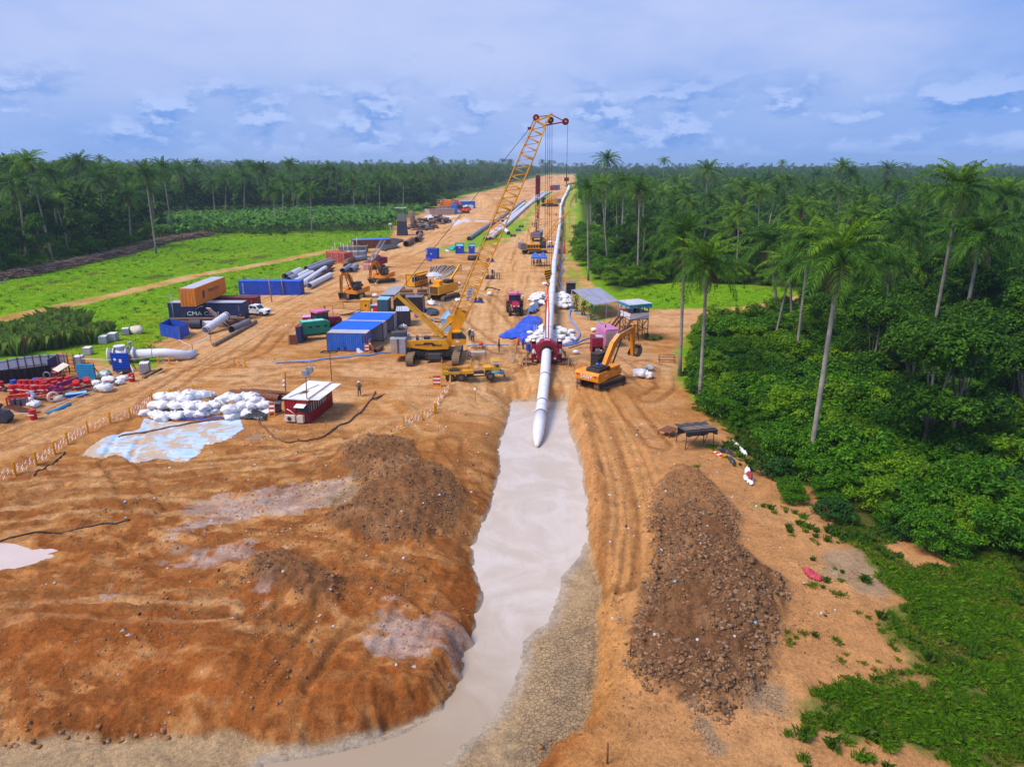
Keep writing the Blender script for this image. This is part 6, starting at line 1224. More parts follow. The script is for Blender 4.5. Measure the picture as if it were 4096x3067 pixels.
def small_crane(label,base,sc,body,yw,tip,mastz=5.5,rear=True,cabm=None,boomw=.9,latt=True):
 t=thing('crawler_crane',label,'crane',base,0)
 for s in(-1,1):track(t,s*1.7*sc,5.6*sc,1.0*sc,.75*sc,yw+.25,None,34)
 M=Matrix.Rotation(yw,3,'Z')
 def B(lo,hi_,nm,mt):b_=MB().b2([q*sc for q in lo],[q*sc for q in hi_]);b_.v=[tuple(M@Vector(v))for v in b_.v];return b_.build(nm,mt,t)
 B((-1.2,-1.2,.8),(1.2,1.2,1.3),'undercarriage',MBLACK);B((-2.6,-1.5,1.3),(2.0,1.5,2.7),'body',body)
 for k in range(5):B((-2.3+.8*k,-1.53,1.7),(-1.7+.8*k,-1.5,2.4),'vent',MBLACK)
 if rear:B((-4.2,-1.6,1.3),(-2.65,1.6,2.9),'counterweight',P('steel',.6,rust=.4));B((-4.25,-1.65,1.15),(-2.6,1.65,1.3),'counterweight_tray',body)
 cb=B((1.3,-1.6,1.5),(2.9,-.4,3.3),'cab',cabm or MBLACK);B((1.4,-1.63,2.2),(2.8,-1.605,3.1),'window',GLASS)
 ft=M@Vector((1.7*sc,.3*sc,1.8*sc));tp=Vector(tip)-Vector(base)
 if latt:lattice(t,ft,tp,boomw*.7,boomw,16,body)
 else:MB().beam(ft,tp,boomw).build('boom',body,t)
 ms=M@Vector((-1.8*sc,0,mastz));MB().beam(M@Vector((-.4*sc,0,2.6*sc)),ms,.25).beam(M@Vector((-2.2*sc,0,2.6*sc)),ms,.18).build('mast',body,t);MB().tube([ms,tp],.03,4,cap=False).tube([ms+Vector((0,.4,0)),tp+Vector((0,.3,0))],.03,4,cap=False).build('pendant_rope',MROPE,t)
 return t,tp
bs_=gh('D',1410,915);yy=bs_.y+3;tp_=gy('D',1640,610,yy-4);t,tp=small_crane('yellow crawler crane with a dark counterweight holding an orange sling over the pipeline side',bs_,1.05,P('crane',.5,dirt=.15),rad(12),tp_,7.0,boomw=1.0)
jt=gy('D',1715,545,yy-4)-bs_;MB().beam(tp,jt,.8,.5).build('jib',P('crane',.5,dirt=.15),t)
hb2=gy('D',1677,800,yy-4);top2=gy('D',1680,570,yy-4);q_=thing('hook_block','striped hook block of the smaller yellow crane with a folded orange sling','hook block',hb2);MB().prism([(-.3,.4),(.3,.4),(.36,0),(.15,-.55),(-.15,-.55),(-.36,0)],-.25,.25).build('block',P('yellow2'),q_);MB().add([(-.3,-.26,.3),(.3,-.26,.1),(.3,-.26,-.1),(-.3,-.26,.1)],[(3,2,1,0)]).add([(-.3,-.26,-.1),(.2,-.26,-.3),(.2,-.26,-.45),(-.25,-.26,-.28)],[(3,2,1,0)]).build('stripe',MBLACK,q_)
for dx in(-.25,0,.25):MB().tube([(dx,0,.4),(dx+(top2-hb2).x,0,(top2-hb2).z)],.025,4,cap=False).build('hoist_rope',MROPE,q_)
sl0=hb2+Vector((0,0,-.5));e_=gy('D',1677,935,yy-4).z-sl0.z;tag(MB().tube([(0,0,0),(-.1,0,e_*.3),(-.05,0,e_*.7),(.1,0,e_)],[.12,.3,.42,.2],8).build('lifting_sling',M_SL,None,sl0),'bunched orange sling hanging from the smaller yellow crane hook','sling')
h3=gy('D',1720,685,yy-4);j3=gy('D',1716,560,yy-4);tag(MB().tube([(0,0,0),((j3-h3).x,0,(j3-h3).z)],.03,4).box((0,0,-.1),(.2,.2,.5)).build('hook_line',MSTEEL,None,h3),'thin hook line hanging from the jib end of the smaller yellow crane','hook')
bs_=gh('D',1435,800);tp_=gy('D',1442,240,bs_.y+1);t,tp=small_crane('maroon crawler crane with an upright red lattice boom and pale cab',bs_,1.0,P('maroon',.5,dirt=.12),rad(80),tp_,6.0,cabm=P('lblue',.4),boomw=1.5)
MB().box(tp+Vector((0,0,-2.5)),(1.3,1.3,6)).build('boom_head',P('maroon',.5),t)
a,b=gy('D',1441,480,bs_.y-1),gy('D',1441,605,bs_.y-1);tag(MB().tube([(0,0,0),(0,0,b.z-a.z)],[.22,.3],6).build('lifting_sling',M_SL,None,a),'orange sling hanging in front of the maroon crane boom','sling');tag(MB().box((0,0,.6),(.7,.5,1.6)).tube([(0,0,1.2),(0,0,12)],.04,4).build('hook_block',MBLACK,None,a),'dark hook block hanging from the maroon crane','hook block')
bs_=gh('D',1545,500);tp_=gy('D',1635,385,bs_.y+3);small_crane('far yellow crawler crane with a slanted lattice boom near the bend of the pipeline',bs_,1.5,P('crane',.5,dirt=.1),rad(200),tp_,8,boomw=1.7)
c=gh('B',1715,320);t=thing('pipe_rig','long yellow tracked rig with a raised yellow arm standing in a brown puddle','tracked rig',c,rad(62));ym=P('yellow',.45,dirt=.12)
for s in(-1,1):track(t,s*1.5,5.6,1.0,.7)
MB().b2((-3.3,-1.1,1.3),(3.6,1.1,2.9)).build('body',ym,t);MB().b2((-3.36,-.9,1.45),(-3.3,.9,2.75)).build('radiator',paint('rad_grille',rgb(90,70,30),.8),t);MB().b2((-3.0,-.4,.9),(3,.4,1.3)).build('undercarriage',MBLACK,t)
MB().b2((-2.4,-.7,2.9),(-1.2,.7,3.7)).build('gantry',ym,t);MB().b2((-1.9,-.9,3.7),(-1.2,.9,3.85)).build('gantry_top',ym,t);MB().b2((1.0,-.8,2.9),(2.4,.8,3.5)).build('hood',MBLACK,t)
MB().prism([(-2.5,1.2),(1.2,1.5),(1.2,2.7),(-1.6,2.8)],1.15,2.3).build('side_tank',paint('dark_steel',(.035,.045,.06),.5),t);MB().beam((1.8,0,2.8),(5.2,-.6,6.0),.32).build('arm',ym,t);MB().beam((5.2,-.6,6.0),(5.3,-.6,5.6),.36).build('arm_head',ym,t)
MB().tube([(-2.0,.9,3.0),(-1.0,1.2,3.9),(.6,1.1,3.9),(1.2,.9,3.2)],.14,8).build('cable_tray',MWHITE,t);MB().tube([(5.7,-.6,6),(5.7,-.6,4.0)],.03,4).build('hoist_rope',MROPE,t);MB().box((.5,-.3,3.2),(.6,.7,.6)).build('control_box',MBLACK,t)
# ---------------------------------------------------------------- wheels, tractors, truck, pickup
def wheel(parent,c,r,w,rim=None,nm='wheel'):
 b_=MB();n=22;c=Vector(c);prof=[(r*.55,-w/2),(r*.9,-w/2),(r,-w*.32),(r,w*.32),(r*.9,w/2),(r*.55,w/2)];vs=[(c.x+q*math.cos(6.2832*k/n),c.y+y_,c.z+q*math.sin(6.2832*k/n))for q,y_ in prof for k in range(n)];m_=len(prof)
 b_.add(vs,[(i*n+k,i*n+(k+1)%n,(i+1)*n+(k+1)%n,(i+1)*n+k)for i in range(m_-1)for k in range(n)])
 for k in range(n):a=6.2832*(k+.5)/n;b_.box(c+Vector((r*.99*math.cos(a),0,r*.99*math.sin(a))),(r*.1,w*.9,r*.1),M=Matrix.Rotation(-a,3,'Y')@Matrix.Rotation(.4 if k%2 else-.4,3,'X'))
 t_=b_.build(nm,MTYRE,parent);MB().cyl(c,r*.56,w*.7,16,'Y').cyl(c,r*.22,w*.95,10,'Y').build('rim',rim or MTRACK,t_);return t_
def tractor(label,loc,rz,col,sc=1.0):
 t=thing('tractor',label,'tractor',loc,rz,None,sc)
 for s in(-1,1):wheel(t,(-1.0,s*.85,.82),.82,.5,col);wheel(t,(1.35,s*.75,.58),.58,.38,col)
 MB().prism([(.1,.9),(2.1,.9),(2.15,1.35),(1.9,1.62),(.1,1.75)],-.42,.42).build('bonnet',col,t);MB().b2((2.1,-.36,.75),(2.22,.36,1.35)).build('grille',MBLACK,t);MB().b2((-1.3,-.35,.6),(2.2,.35,.9)).build('chassis',MBLACK,t)
 for s in(-1,1):MB().b2((-1.75,s*.6,1.55),(-.3,s*1.12,1.68)).build('mudguard',col,t);MB().b2((2.05,s*.3-.08,1.32),(2.19,s*.3+.08,1.48)).build('headlight',MWHITE,t)
 cb=MB().b2((-1.45,-.72,1.25),(.05,.72,1.6)).build('cab',col,t);MB().b2((-1.4,-.7,1.6),(0,.7,2.55)).build('window',GLASS,cb);b_=MB()
 for x in(-1.43,-.6,.03):
  for s in(-1,1):b_.beam((x,s*.71,1.5),(x,s*.71,2.58),.07)
 b_.build('cab_frame',MBLACK,cb);MB().b2((-1.6,-.85,2.55),(.2,.85,2.75)).build('cab_roof',paint('faded_pink',rgb(214,110,150),.5)if True else col,cb);MB().tube([(.35,.35,1.7),(.35,.35,2.95),(.2,.35,3.1)],.06,7).build('exhaust',MBLACK,t);return t
tmat=paint('tractor_red',rgb(160,24,66),.4,dirt=.15);a,b=gh('O',790,590),gh('O',1040,540)
tractor('maroon tractor with a pale pink roof, hitched by the green generator',(a+b)/2+Vector((-.3,.6,0)),mapping(a,b),tmat,1.25);tractor('maroon tractor facing the camera beside the white pipeline and bag heap',gh('J',222,385),rad(-86),tmat,1.3)
a,b=gh('O',470,745),gh('O',700,745);t=thing('generator_trailer','green boxed generator on a low trailer with an open pink control box','generator',a+Vector((0,.3,0)),mapping(a,b)+.45);gm=P('teal',.5,dirt=.1)
MB().prism([(0,1.0),(4.2,1.0),(4.2,2.55),(3.6,2.8),(.2,2.8),(0,2.4)],0,1.5).build('body',gm,t);MB().b2((.3,.1,2.8),(2.0,1.4,2.86)).b2((2.1,.1,2.8),(3.5,1.4,2.86)).build('lid',paint('mint',rgb(120,210,190),.5),t);MB().beam((-.4,.2,.75),(5.4,.2,.75),.22).beam((-.4,1.3,.75),(5.4,1.3,.75),.22).build('chassis',P('brown',.8,dirt=.4),t)
for x in(.3,4.6):MB().b2((x,.1,0),(x+.25,1.4,.75)).build('stand',MBLACK,t)
for k in range(3):MB().b2((.9+k*1.1,-.03,1.2),(1.8+k*1.1,-.003,2.3)).build('door',gm,t);MB().b2((1.1+k*1.1,-.05,1.9),(1.6+k*1.1,-.031,2.15)).build('vent',MBLACK,t)
cbx=MB().b2((-.5,-.25,1.3),(-.05,.9,2.1)).build('control_box',P('pink',.5),t);MB().b2((-.55,-.2,1.4),(-.5,.4,2.0)).build('panel',MWHITE,cbx);MB().b2((-.55,.95,1.3),(-.5,1.6,2.1)).build('door',paint('salmon',rgb(206,90,90),.5),cbx);MB().b2((-.45,-.6,.7),(-.1,-.3,1.2)).build('jerrycan',P('yellow'),t)
bx=boxhut('container_box','dark blue box with rusty roof behind the green generator trailer','container','O',(385,770),(470,770),3.4,2.4,P('navy',.6),P('rust',.8));bh=boxhut('pink_box','small pink-roofed box behind the maroon tractor','box','O',(500,480),(655,470),1.6,1.5,P('maroon',.5),P('pink',.5))
a=gh('O',260,800);t=thing('gate_panel','rusty mesh gate panel leaning beside the dark blue box','gate',a,.1);MB().b2((.0,0,.1),(1.15,.04,1.5)).build('sheet',P('rust',.8),t);MB().tube([(-.1,0,0),(-.1,0,1.8),(1.2,1.0,2.2),(1.2,1.0,0)],.035,5).build('frame',MRUST,t)
a,b=gh('X',560,705),gh('X',1440,715);rz=mapping(a,b);L=(b-a).length;t=thing('heavy_truck','old yellow six-wheeled flatbed truck with stake posts and a spare tyre on its bed','truck',a,rz,None,.74);L/=.74;tm=P('yellow2',.5,dirt=.25);r_=.72
for x in(0,L*.265,L):
 for y in(0,2.1):wheel(t,(x,y,r_),r_,.48)
MB().b2((-1.1,.55,r_+.25),(L+1.2,.85,r_+.5)).b2((-1.1,1.35,r_+.25),(L+1.2,1.65,r_+.5)).b2((-.2,.3,.6),(L+.2,.5,.75)).build('chassis',MBLACK,t)
for x in(0,L*.265,L):MB().cyl((x,1.05,r_),.14,2.0,8,'Y').build('axle',MBLACK,t)
zb=r_+.55;e=L*.585;MB().b2((-1.2,-.2,zb),(e,2.3,zb+.1)).build('bed',tm,t);MB().b2((-1.2,-.22,zb),(e,-.12,zb+.5)).build('side_board',tm,t);MB().b2((-1.2,2.22,zb),(e,2.32,zb+.5)).build('side_board',tm,t);MB().prism([(-.2,zb+.1),(2.0,zb+.1),(2.0,zb+.14),(-.2,zb+.14)],-.1,2.2).build('bed_floor',MRUST,t)
for x in(-1.15,e-.1):
 for y in(-.15,2.2):MB().beam((x,y,zb),(x,y,zb+2.1),.16).build('stake',tm,t);MB().beam((x,y,zb+2.05),(x,y,zb+2.35),.22).build('stake_cap',P('brown',.8),t)
 MB().beam((x,-.1,zb+.1),(x+(.9 if x<0 else-.9),-.1,zb+.1),.1).beam((x,-.15,zb+1.1),(x+(.8 if x<0 else-.8),-.15,zb+.3),.1).beam((x,2.2,zb+1.1),(x+(.8 if x<0 else-.8),2.2,zb+.3),.1).build('stay',tm,t)
sp_=wheel(t,(0,0,0),.72,.46,MBLACK,'spare_wheel');sp_.rotation_euler=(math.pi/2,0,0);sp_.location=(.75,1.0,zb+.42)
hx=L*.86;MB().b2((hx,.15,zb-.1),(hx+1.15,1.95,zb+.75)).b2((hx-.05,.1,zb+.75),(hx+1.15,2.0,zb+.83)).build('bonnet',tm,t);MB().b2((hx+.1,.12,zb-.05),(hx+1.0,.14,zb+.4)).build('engine',MBLACK,t);MB().b2((hx+.1,.3,zb-.3),(hx+.9,1.8,zb)).build('engine_block',MBLACK,t)
cb=MB().b2((hx+1.2,.05,zb-.15),(hx+2.5,2.05,zb+.75)).b2((hx+1.2,0,zb+1.7),(hx+2.6,2.1,zb+1.85)).build('cab',tm,t)
for x in(hx+1.25,hx+1.85,hx+2.45):
 for y in(.08,2.02):MB().beam((x,y,zb+.7),(x,y,zb+1.75),.09).build('cab_pillar',tm,cb)
MB().b2((hx+1.2,-.02,zb+1.45),(hx+2.6,2.12,zb+1.7)).build('sun_visor',P('pale',.5),cb);MB().b2((hx+1.9,.5,zb+.2),(hx+2.3,1.1,zb+.9)).build('seat',MBLACK,cb)
MB().cyl((hx+2.0,-.05,zb-.02),.2,1.9,12,'X').build('gas_cylinder',P('skyb',.45),t);MB().b2((hx+2.4,-.1,zb-.35),(hx+3.3,1.6,zb-.1)).build('bumper',P('wood',.8),t);MB().cyl((L*.5,.25,r_+.1),.25,1.1,12,'X').build('fuel_tank',MBLACK,t);MB().b2((hx+2.3,.1,zb+.1),(hx+2.7,.6,zb+.4)).build('battery',MBLACK,t)
for k in range(6):MB().tube([(hx+2.7,.2,zb),(hx+3.2+.1*math.cos(k),.1*k,zb-.2),(hx+3.1+.15*math.sin(k),.2,zb-.9),(hx+3.35,.1,zb-.6-.1*k),(hx+3.0,.3,zb)],.018,4).build('cable',MBLACK,t)
a,b=gh('M',1640,800),gh('M',1895,812);rz=mapping(a,b);b2_=b;t=thing('pickup_truck','white double-cab pickup parked at the right end of the navy container','pickup',b-Vector((math.cos(rz),math.sin(rz),0))*3.1,rz);wm=paint('car_white',rgb(236,236,240),.25,dirt=.12,wear=.03)
for x in(0,3.1):
 for y in(.12,1.65):wheel(t,(x,y,.38),.38,.26,MSTEEL)
MB().prism([(-.95,.45),(-.45,.42),(-.4,.75),(.4,.75),(.45,.42),(2.65,.42),(2.7,.75),(3.5,.75),(3.55,.42),(3.95,.5),(4.0,.85),(3.8,1.05),(2.5,1.12),(-1.0,1.12)],0,1.8).build('body',wm,t);MB().prism([(.5,1.12),(2.6,1.12),(1.95,1.72),(.7,1.74)],.08,1.72).build('cab',wm,t)
MB().prism([(.65,1.16),(1.45,1.16),(1.4,1.64),(.78,1.64)],.06,.075).prism([(1.55,1.16),(2.4,1.16),(1.9,1.64),(1.5,1.64)],.06,.075).add([(2.58,.2,1.15),(2.58,1.6,1.15),(1.99,1.55,1.7),(1.99,.25,1.7)],[(0,1,2,3)]).build('window',GLASS,t);MB().b2((3.93,.15,.8),(4.01,.5,.98)).build('headlight',P('lblue',.2),t);MB().b2((3.93,1.3,.8),(4.01,1.65,.98)).build('headlight',P('lblue',.2),t);MB().b2((3.97,.55,.6),(4.03,1.25,.95)).build('grille',MBLACK,t);MB().b2((2.3,-.14,1.15),(2.5,-.0,1.32)).build('mirror',wm,t);MB().b2((-.95,.1,1.12),(.45,1.7,1.14)).build('bed_cover',MBLACK,t)
b_=MB()
for k in range(7):b_.add([(.5+.28*k,-.006,.86+.05*(k%3)),(.85+.28*k,-.006,.9+.04*(k%2)),(.7+.28*k,-.006,1.0),(.45+.28*k,-.006,.95)],[(0,1,2,3)])
b_.build('graphic',P('maroon',.4),t)
p_=gh('K',545,665);boxhut('far_truck','far dark red and blue truck body on the track near the end of the corridor','truck','K',(513,668),(545,665),6,4.0,P('maroon'),P('maroon'));boxhut('blue_cabin','far small blue cabin beside the dark red truck on the track','cabin','K',(548,660),(578,657),5,4.2,P('blue2'),P('blue'))
a,b=g('Z',655,665),g('Z',1210,650);L=(b-a).length;t=thing('concrete_tank','long grey concrete tank wall with a slurry pond before it','tank',a,mapping(a,b));H=2.5;cm=paint('concrete_wall',rgb(178,160,150),.9,dirt=.1,streak=.5)
n=14
for k in range(n):MB().b2((L*k/n+.03,0,0),(L*(k+1)/n-.03,1.0,H)).build('panel',cm,t)
MB().b2((-.2,-.1,H),(L+.2,1.1,H+.3)).build('coping',cm,t);MB().b2((0,1,0),(.5,9,H)).b2((L-.5,1,0),(L,9,H)).build('side_wall',cm,t)
a,b=g('Z',850,640),g('Z',1140,640);L=(b-a).length;a.y+=3;b.y+=3;zf=3.6;t=thing('screening_plant','orange railed screening plant on a white base behind the concrete tank','plant',a,mapping(a,b));om=P('orange',.5,dirt=.15);MB().b2((0,0,0),(L,6,zf)).build('base',P('pale',.6),t)
MB().b2((-.8,-.6,zf),(L+.4,6.4,zf+.5)).build('platform',om,t);MB().b2((L*.36,.6,zf+.5),(L*.95,5,zf+2.9)).build('housing',om,t);MB().cyl((L*.85,.5,zf+1.3),.6,.3,12,'Y').build('motor',P('yellow'),t);MB().b2((.5,1,zf+.5),(L*.3,4,zf+1.8)).build('pump',P('brown',.7),t);MB().cyl((1.2,.5,zf+1.9),.3,2.0,10).build('column',P('cream'),t)
b_=MB()
for k in range(9):x=-.7+(L+1)*k/8;b_.beam((x,-.5,zf+.5),(x,-.5,zf+3.3),.14)
for z_ in(1.2,2.2,3.3):b_.beam((-.7,-.5,zf+z_),(L+.3,-.5,zf+z_),.2)
b_.build('railing',om,t);b_=MB()
for k in range(6):b_.beam((1+2*k,-.05,zf),(.8+2*k,-.05,zf-1.3),.15)
b_.build('stain',MRUST,t)
p_=g('L',370,340);t=thing('lookout_hut','lookout hut with a pale pyramid roof behind the orange screening plant','hut',(p_.x,p_.y+6,0));s_=(p_.y+6)/FPX/5.52;zr=gy('L',370,258,p_.y+6).z;w_=72*s_
MB().add([(-w_,-w_,zr),(w_,-w_,zr),(w_,w_,zr),(-w_,w_,zr),(0,0,zr+48*s_)],[(0,1,4),(1,2,4),(2,3,4),(3,0,4),(3,2,1,0)]).build('roof',P('lblue',.5),t);MB().b2((-w_*.75,-w_*.75,zr-90*s_),(w_*.75,w_*.75,zr-52*s_)).build('cabin',P('steel',.6),t);b_=MB()
for x in(-.7,.7):
 for y in(-.7,.7):b_.beam((x*w_,y*w_,0),(x*w_,y*w_,zr),.3)
b_.build('post',P('steel',.6),t)
for lab,(x0,y0),(x1,y1),W,H,wm_,rm_ in(('tall blue container standing left of the far orange-red excavator',(1150,640),(1262,640),4,4.4,P('blue2'),P('blue2')),('long far pale blue container with a rounded roof edge behind the white ones',(1225,530),(1665,520),6,4.0,P('blue2'),P('lblue')),('far white container with vent grilles beside the orange-red excavator',(1350,556),(1490,553),4,2.2,P('white',.6),P('pale')),('far plain white container at the right end of the long pale blue one',(1500,560),(1625,556),4,2.6,P('white',.6),P('pale'))):
 a,b=g('Z',x0,y0),g('Z',x1,y1);L=(b-a).length;container(lab,a,mapping(a,b),L,W,H,wm_,rm_,wm_,doors=False,pitch=.9)
p_=g('L',710,575);tag(MB().blob((0,0,.8),(2.2,1.6,1.4),3,flat=.3).build('sand_bag',M_BAG,None,p_),'white heap of bags at the foot of the tall far blue container','bag')
# ---------------------------------------------------------------- bags
def bag_mesh(s,kind=0):
 b_=MB();r=random.Random(s);b_.blob((0,0,.42),(.74,.66,.50),s,28,18,.10,.74)
 if kind:b_.blob((.1,.05,.88),(.2,.18,.2),s+5,8,5,.3)
 o=b_.build('sand_bag',M_BAG);me=o.data;v=np.zeros(len(me.vertices)*3,np.float32);me.vertices.foreach_get('co',v);v=v.reshape(-1,3);a_=np.arctan2(v[:,1],v[:,0]);v[:,:2]*=(np.minimum(1/np.maximum(np.abs(np.cos(a_)),.01),1/np.maximum(np.abs(np.sin(a_)),.01))**.55*.9)[:,None];v[:,2]=np.where(v[:,2]>.5,.5+(v[:,2]-.5)*.8,v[:,2])
 w_=1+.34*ridged(v[:,0]*3.1+s,v[:,2]*3.7+v[:,1]*2.3,s,2)-.30*ridged(v[:,1]*5+s,v[:,2]*4.1+v[:,0],s+3,2);v[:,:2]*=w_[:,None];v[:,2]=np.maximum(v[:,2]*(.94+.12*ridged(v[:,0]*4,v[:,1]*4,s,2)),0)
 me.vertices.foreach_set('co',v.ravel());me.update();bpy.data.objects.remove(o);return me
BAGS=[bag_mesh(s,s%3==0)for s in range(7)];NB=0
def bag(p_,sc,label,group,rz=None):
 global NB;NB+=1;o=link('sand_bag',BAGS[NB%7],None,p_,RND.uniform(0,6.28)if rz is None else rz);o.scale=(sc*RND.uniform(.92,1.1),sc*RND.uniform(.92,1.1),sc*RND.uniform(.85,1.05));o.rotation_euler=(RND.uniform(-.12,.12),RND.uniform(-.12,.12),o.rotation_euler.z);return tag(o,label,'sandbag',group)
GB=('full white bulk bag in the long heap at the edge of the pale blue liner','bulk bags in the heap by the liner')
for bx_,by_,lv,sc in[(110,455,0,.85),(230,490,0,1),(310,515,0,1.05),(450,505,0,1.05),(570,480,0,1.1),(680,475,0,.95),(820,450,0,1),(1000,495,0,1.05),(1150,470,0,1),(1260,445,0,.95),(1385,455,0,.9),(200,380,1,.9),(290,390,1,1),(430,390,1,1.1),(560,400,1,1.05),(640,390,1,1),(730,400,1,1),(830,380,1,.95),(970,430,1,1.05),(1100,380,1,1),(1220,385,1,1),(1330,390,1,1),(300,300,2,1.05),(410,300,2,1.0),(530,320,2,1.05),(620,290,2,1.1),(700,280,2,.95),(960,310,2,1.05),(1050,310,2,.9),(1200,290,2,1.05),(1120,290,2,.95),(560,265,3,.9),(740,270,1,.9),(880,330,1,.9),(1240,330,2,.8)]:
 z_=(0,.62,1.2,1.6)[lv];p_=g('R',bx_,by_+8,z_);p_.z=hz(p_.x,p_.y)*.5+z_-.05;bag(p_,sc*1.04,*GB);bag(p_+Vector((RND.uniform(-.6,.6),RND.uniform(.3,.8),-.1)),sc*.9,*GB)
def heap(t_,poly,n,hmax,sc,label,group,seed):
 rs=random.Random(seed);W_=gp(t_,poly);A=np.array(W_);lo,hi_=A.min(0),A.max(0);k=0;pts=[]
 while k<n:
  x,y=rs.uniform(lo[0],hi_[0]),rs.uniform(lo[1],hi_[1]);d=sdp(W_,np.array([x]),np.array([y]),5)[0]
  if d>0 or any((x-a)**2+(y-b)**2<(.62*sc)**2 and abs(-d*.6-c)<.3 for a,b,c in pts):
   if rs.random()<.98:continue
  z_=min(hmax,-d*.75)*rs.uniform(.6,1);pts.append((x,y,z_));bag(Vector((x,y,hz(x,y)+max(0,z_-.15))),sc*rs.uniform(.85,1.15),label,group);k+=1
heap('J',[(560,640),(650,560),(655,780),(470,860),(400,820),(430,760),(520,720)],22,1.3,.8,'white sandbag on the blue tarpaulin side of the maroon ring','sandbags left of the ring',1)
heap('J',[(780,660),(900,660),(1010,700),(1080,740),(1070,830),(930,850),(800,830)],24,1.2,.85,'white sandbag on the generator side of the maroon ring','sandbags right of the ring',2)
heap('J',[(440,180),(560,110),(690,120),(690,290),(560,320),(450,260)],26,1.3,.85,'white sandbag in the upper heap under the grey-blue sheet','sandbags under the grey sheet',3)
heap('J',[(830,130),(960,110),(1050,180),(1060,300),(960,340),(830,320)],30,1.3,.85,'white sandbag in the upper heap between the pipeline and metal-roofed shed','sandbags by the shed',4)
for t_,a_,b_,sc,lab in(('J',2060,1310,1.15,'big limp white bag lying by the digger bucket'),('J',2160,1320,1.0,'white bag with its neck tied, next to the limp one near the bucket'),('J',2200,1210,.8,'small white sack behind the two bags near the bucket'),('E',245,1170,.9,'white bag left lying in front of the grey steel plate'),('E',1060,1200,.9,'white bag at the foot of the small sign post'),('E',1880,930,.8,'white bag on the sand behind the yellow tracked rig'),('C',350,290,.8,'flat white bag alone on the sand above the maroon tractor'),('C',835,200,.8,'white bag beside the lamp post next to the pipeline'),('D',1550,825,1.0,'white pyramid of sacks beside the pipeline under the yellow crane'),('B',1355,585,.9,'open white bulk bag near the dark violet container'),('J',1385,650,.8,'small white bag on the sand left of the pink generator'),('C',1110,805,.6,'white rag on the hoses right of the ring')):
 p_=gh(t_,a_,b_);bag(p_,sc,lab,None)
# ---------------------------------------------------------------- sheets on the ground
def linermat():
 t=NT('liner');n=t.noise(.45,6,.68,None,.8);n2=t.noise(1.0,4,.7,t.scaled(t.pos(),(.6,2.4,1)),.5)
 c=t.mix(t.ramp(n2,.3,.7),rgb(150,186,212),rgb(198,206,220));c=t.mix(t.ramp(n,.46,.56),c,(.50,.36,.24));c=t.mix(t.ramp(n2,.62,.75,0,.7),c,(.40,.27,.17));return t.done(t.bsdf(c,.45,0,.4,t.bump(n2,.4,.05)))
LIN=[(175,985),(215,955),(262,938),(300,930),(312,906),(380,915),(450,912),(520,903),(528,930),(500,950),(445,962),(432,980),(395,998),(340,990),(300,1002),(250,985),(215,995)]
drape('ground_liner','big torn pale blue plastic liner half buried in sand below the white bag heap','liner',gp('V',LIN),linermat(),.04,110,3,None,3,.03)
drape('tarpaulin','large crumpled bright blue tarpaulin spread beside the pipeline and maroon ring','tarpaulin',gp('J',[(-20,700),(80,640),(200,590),(300,480),(340,430),(480,425),(630,440),(590,560),(545,640),(450,690),(430,760),(340,850),(290,780),(220,740),(90,735),(0,745)],.2),M_TARPB,.75,60,7,None,2.2)
drape('tarpaulin','grey-blue plastic sheet thrown over the upper bag heap beside the pipeline','tarpaulin',gp('J',[(360,320),(430,250),(520,160),(600,80),(690,70),(690,130),(600,190),(560,290),(470,335)],.8),cloth('grey_sheet',rgb(96,122,170)),1.3,34,11)
drape('tarpaulin','rumpled dark plastic sheet at the foot of the white bag heap by the hose','tarpaulin',gp('R',[(1110,490),(1160,450),(1280,450),(1360,500),(1350,550),(1220,540),(1120,520)]),M_TARPK,.5,26,2)
drape('tarpaulin','strip of dark blue plastic along the edge of the bag heap','tarpaulin',gp('R',[(330,530),(400,510),(600,520),(800,495),(930,490),(920,515),(700,530),(480,540)]),cloth('blue_strip',rgb(24,60,150)),.25,40,4)
drape('tarpaulin','black plastic sheet lying on the sand beside the rusty-poled shelter','tarpaulin',gp('Y',[(1180,850),(1290,810),(1400,830),(1480,880),(1540,970),(1460,940),(1350,880),(1220,890)]),M_TARPK,.3,26,5)
drape('tarpaulin','dark green cloth heap by the thrown barricade on the sand slope','tarpaulin',gp('Y',[(1380,980),(1440,980),(1530,1060),(1500,1090),(1420,1060)]),cloth('green_cloth',rgb(20,70,70)),.35,18,6)
drape('sack_row','line of white sacks at the thicket edge behind the plastic-roofed shelter','sacks',gp('Y',[(1410,680),(1480,655),(1560,740),(1640,820),(1740,900),(1720,940),(1640,890),(1540,800),(1450,730)]),M_BAG,.5,40,7)
drape('sack','white sack lying above the one with the red cloth at the thicket edge','sack',gp('Y',[(1670,1190),(1740,1150),(1800,1240),(1760,1260),(1680,1230)]),M_BAG,.5,20,8)
drape('sack','white sacking around a crumpled red cloth at the edge of the sand slope','sack',gp('Y',[(1640,1280),(1720,1250),(1850,1300),(1850,1440),(1780,1430),(1680,1350)]),M_BAG,.3,24,9)
drape('red_cloth','crumpled red cloth lying in the white sacking at the slope edge','cloth',gp('Y',[(1700,1290),(1780,1280),(1830,1340),(1810,1410),(1740,1370)]),cloth('red_cloth',rgb(176,40,64)),.55,18,10,None,1,.12)
drape('pink_cloth','faded red patterned cloth on the bare sand slope','cloth',gp('U',[(912,755),(960,765),(1008,800),(995,812),(950,800),(925,780)]),cloth('pink_cloth',rgb(186,60,78)),.25,26,11)
drape('tarpaulin','bright blue crumpled sheet behind the crane mast near the dark net heap','tarpaulin',gp('G',[(520,350),(600,335),(700,380),(710,410),(600,420),(530,400)],.2),M_TARPB,.6,22,12)
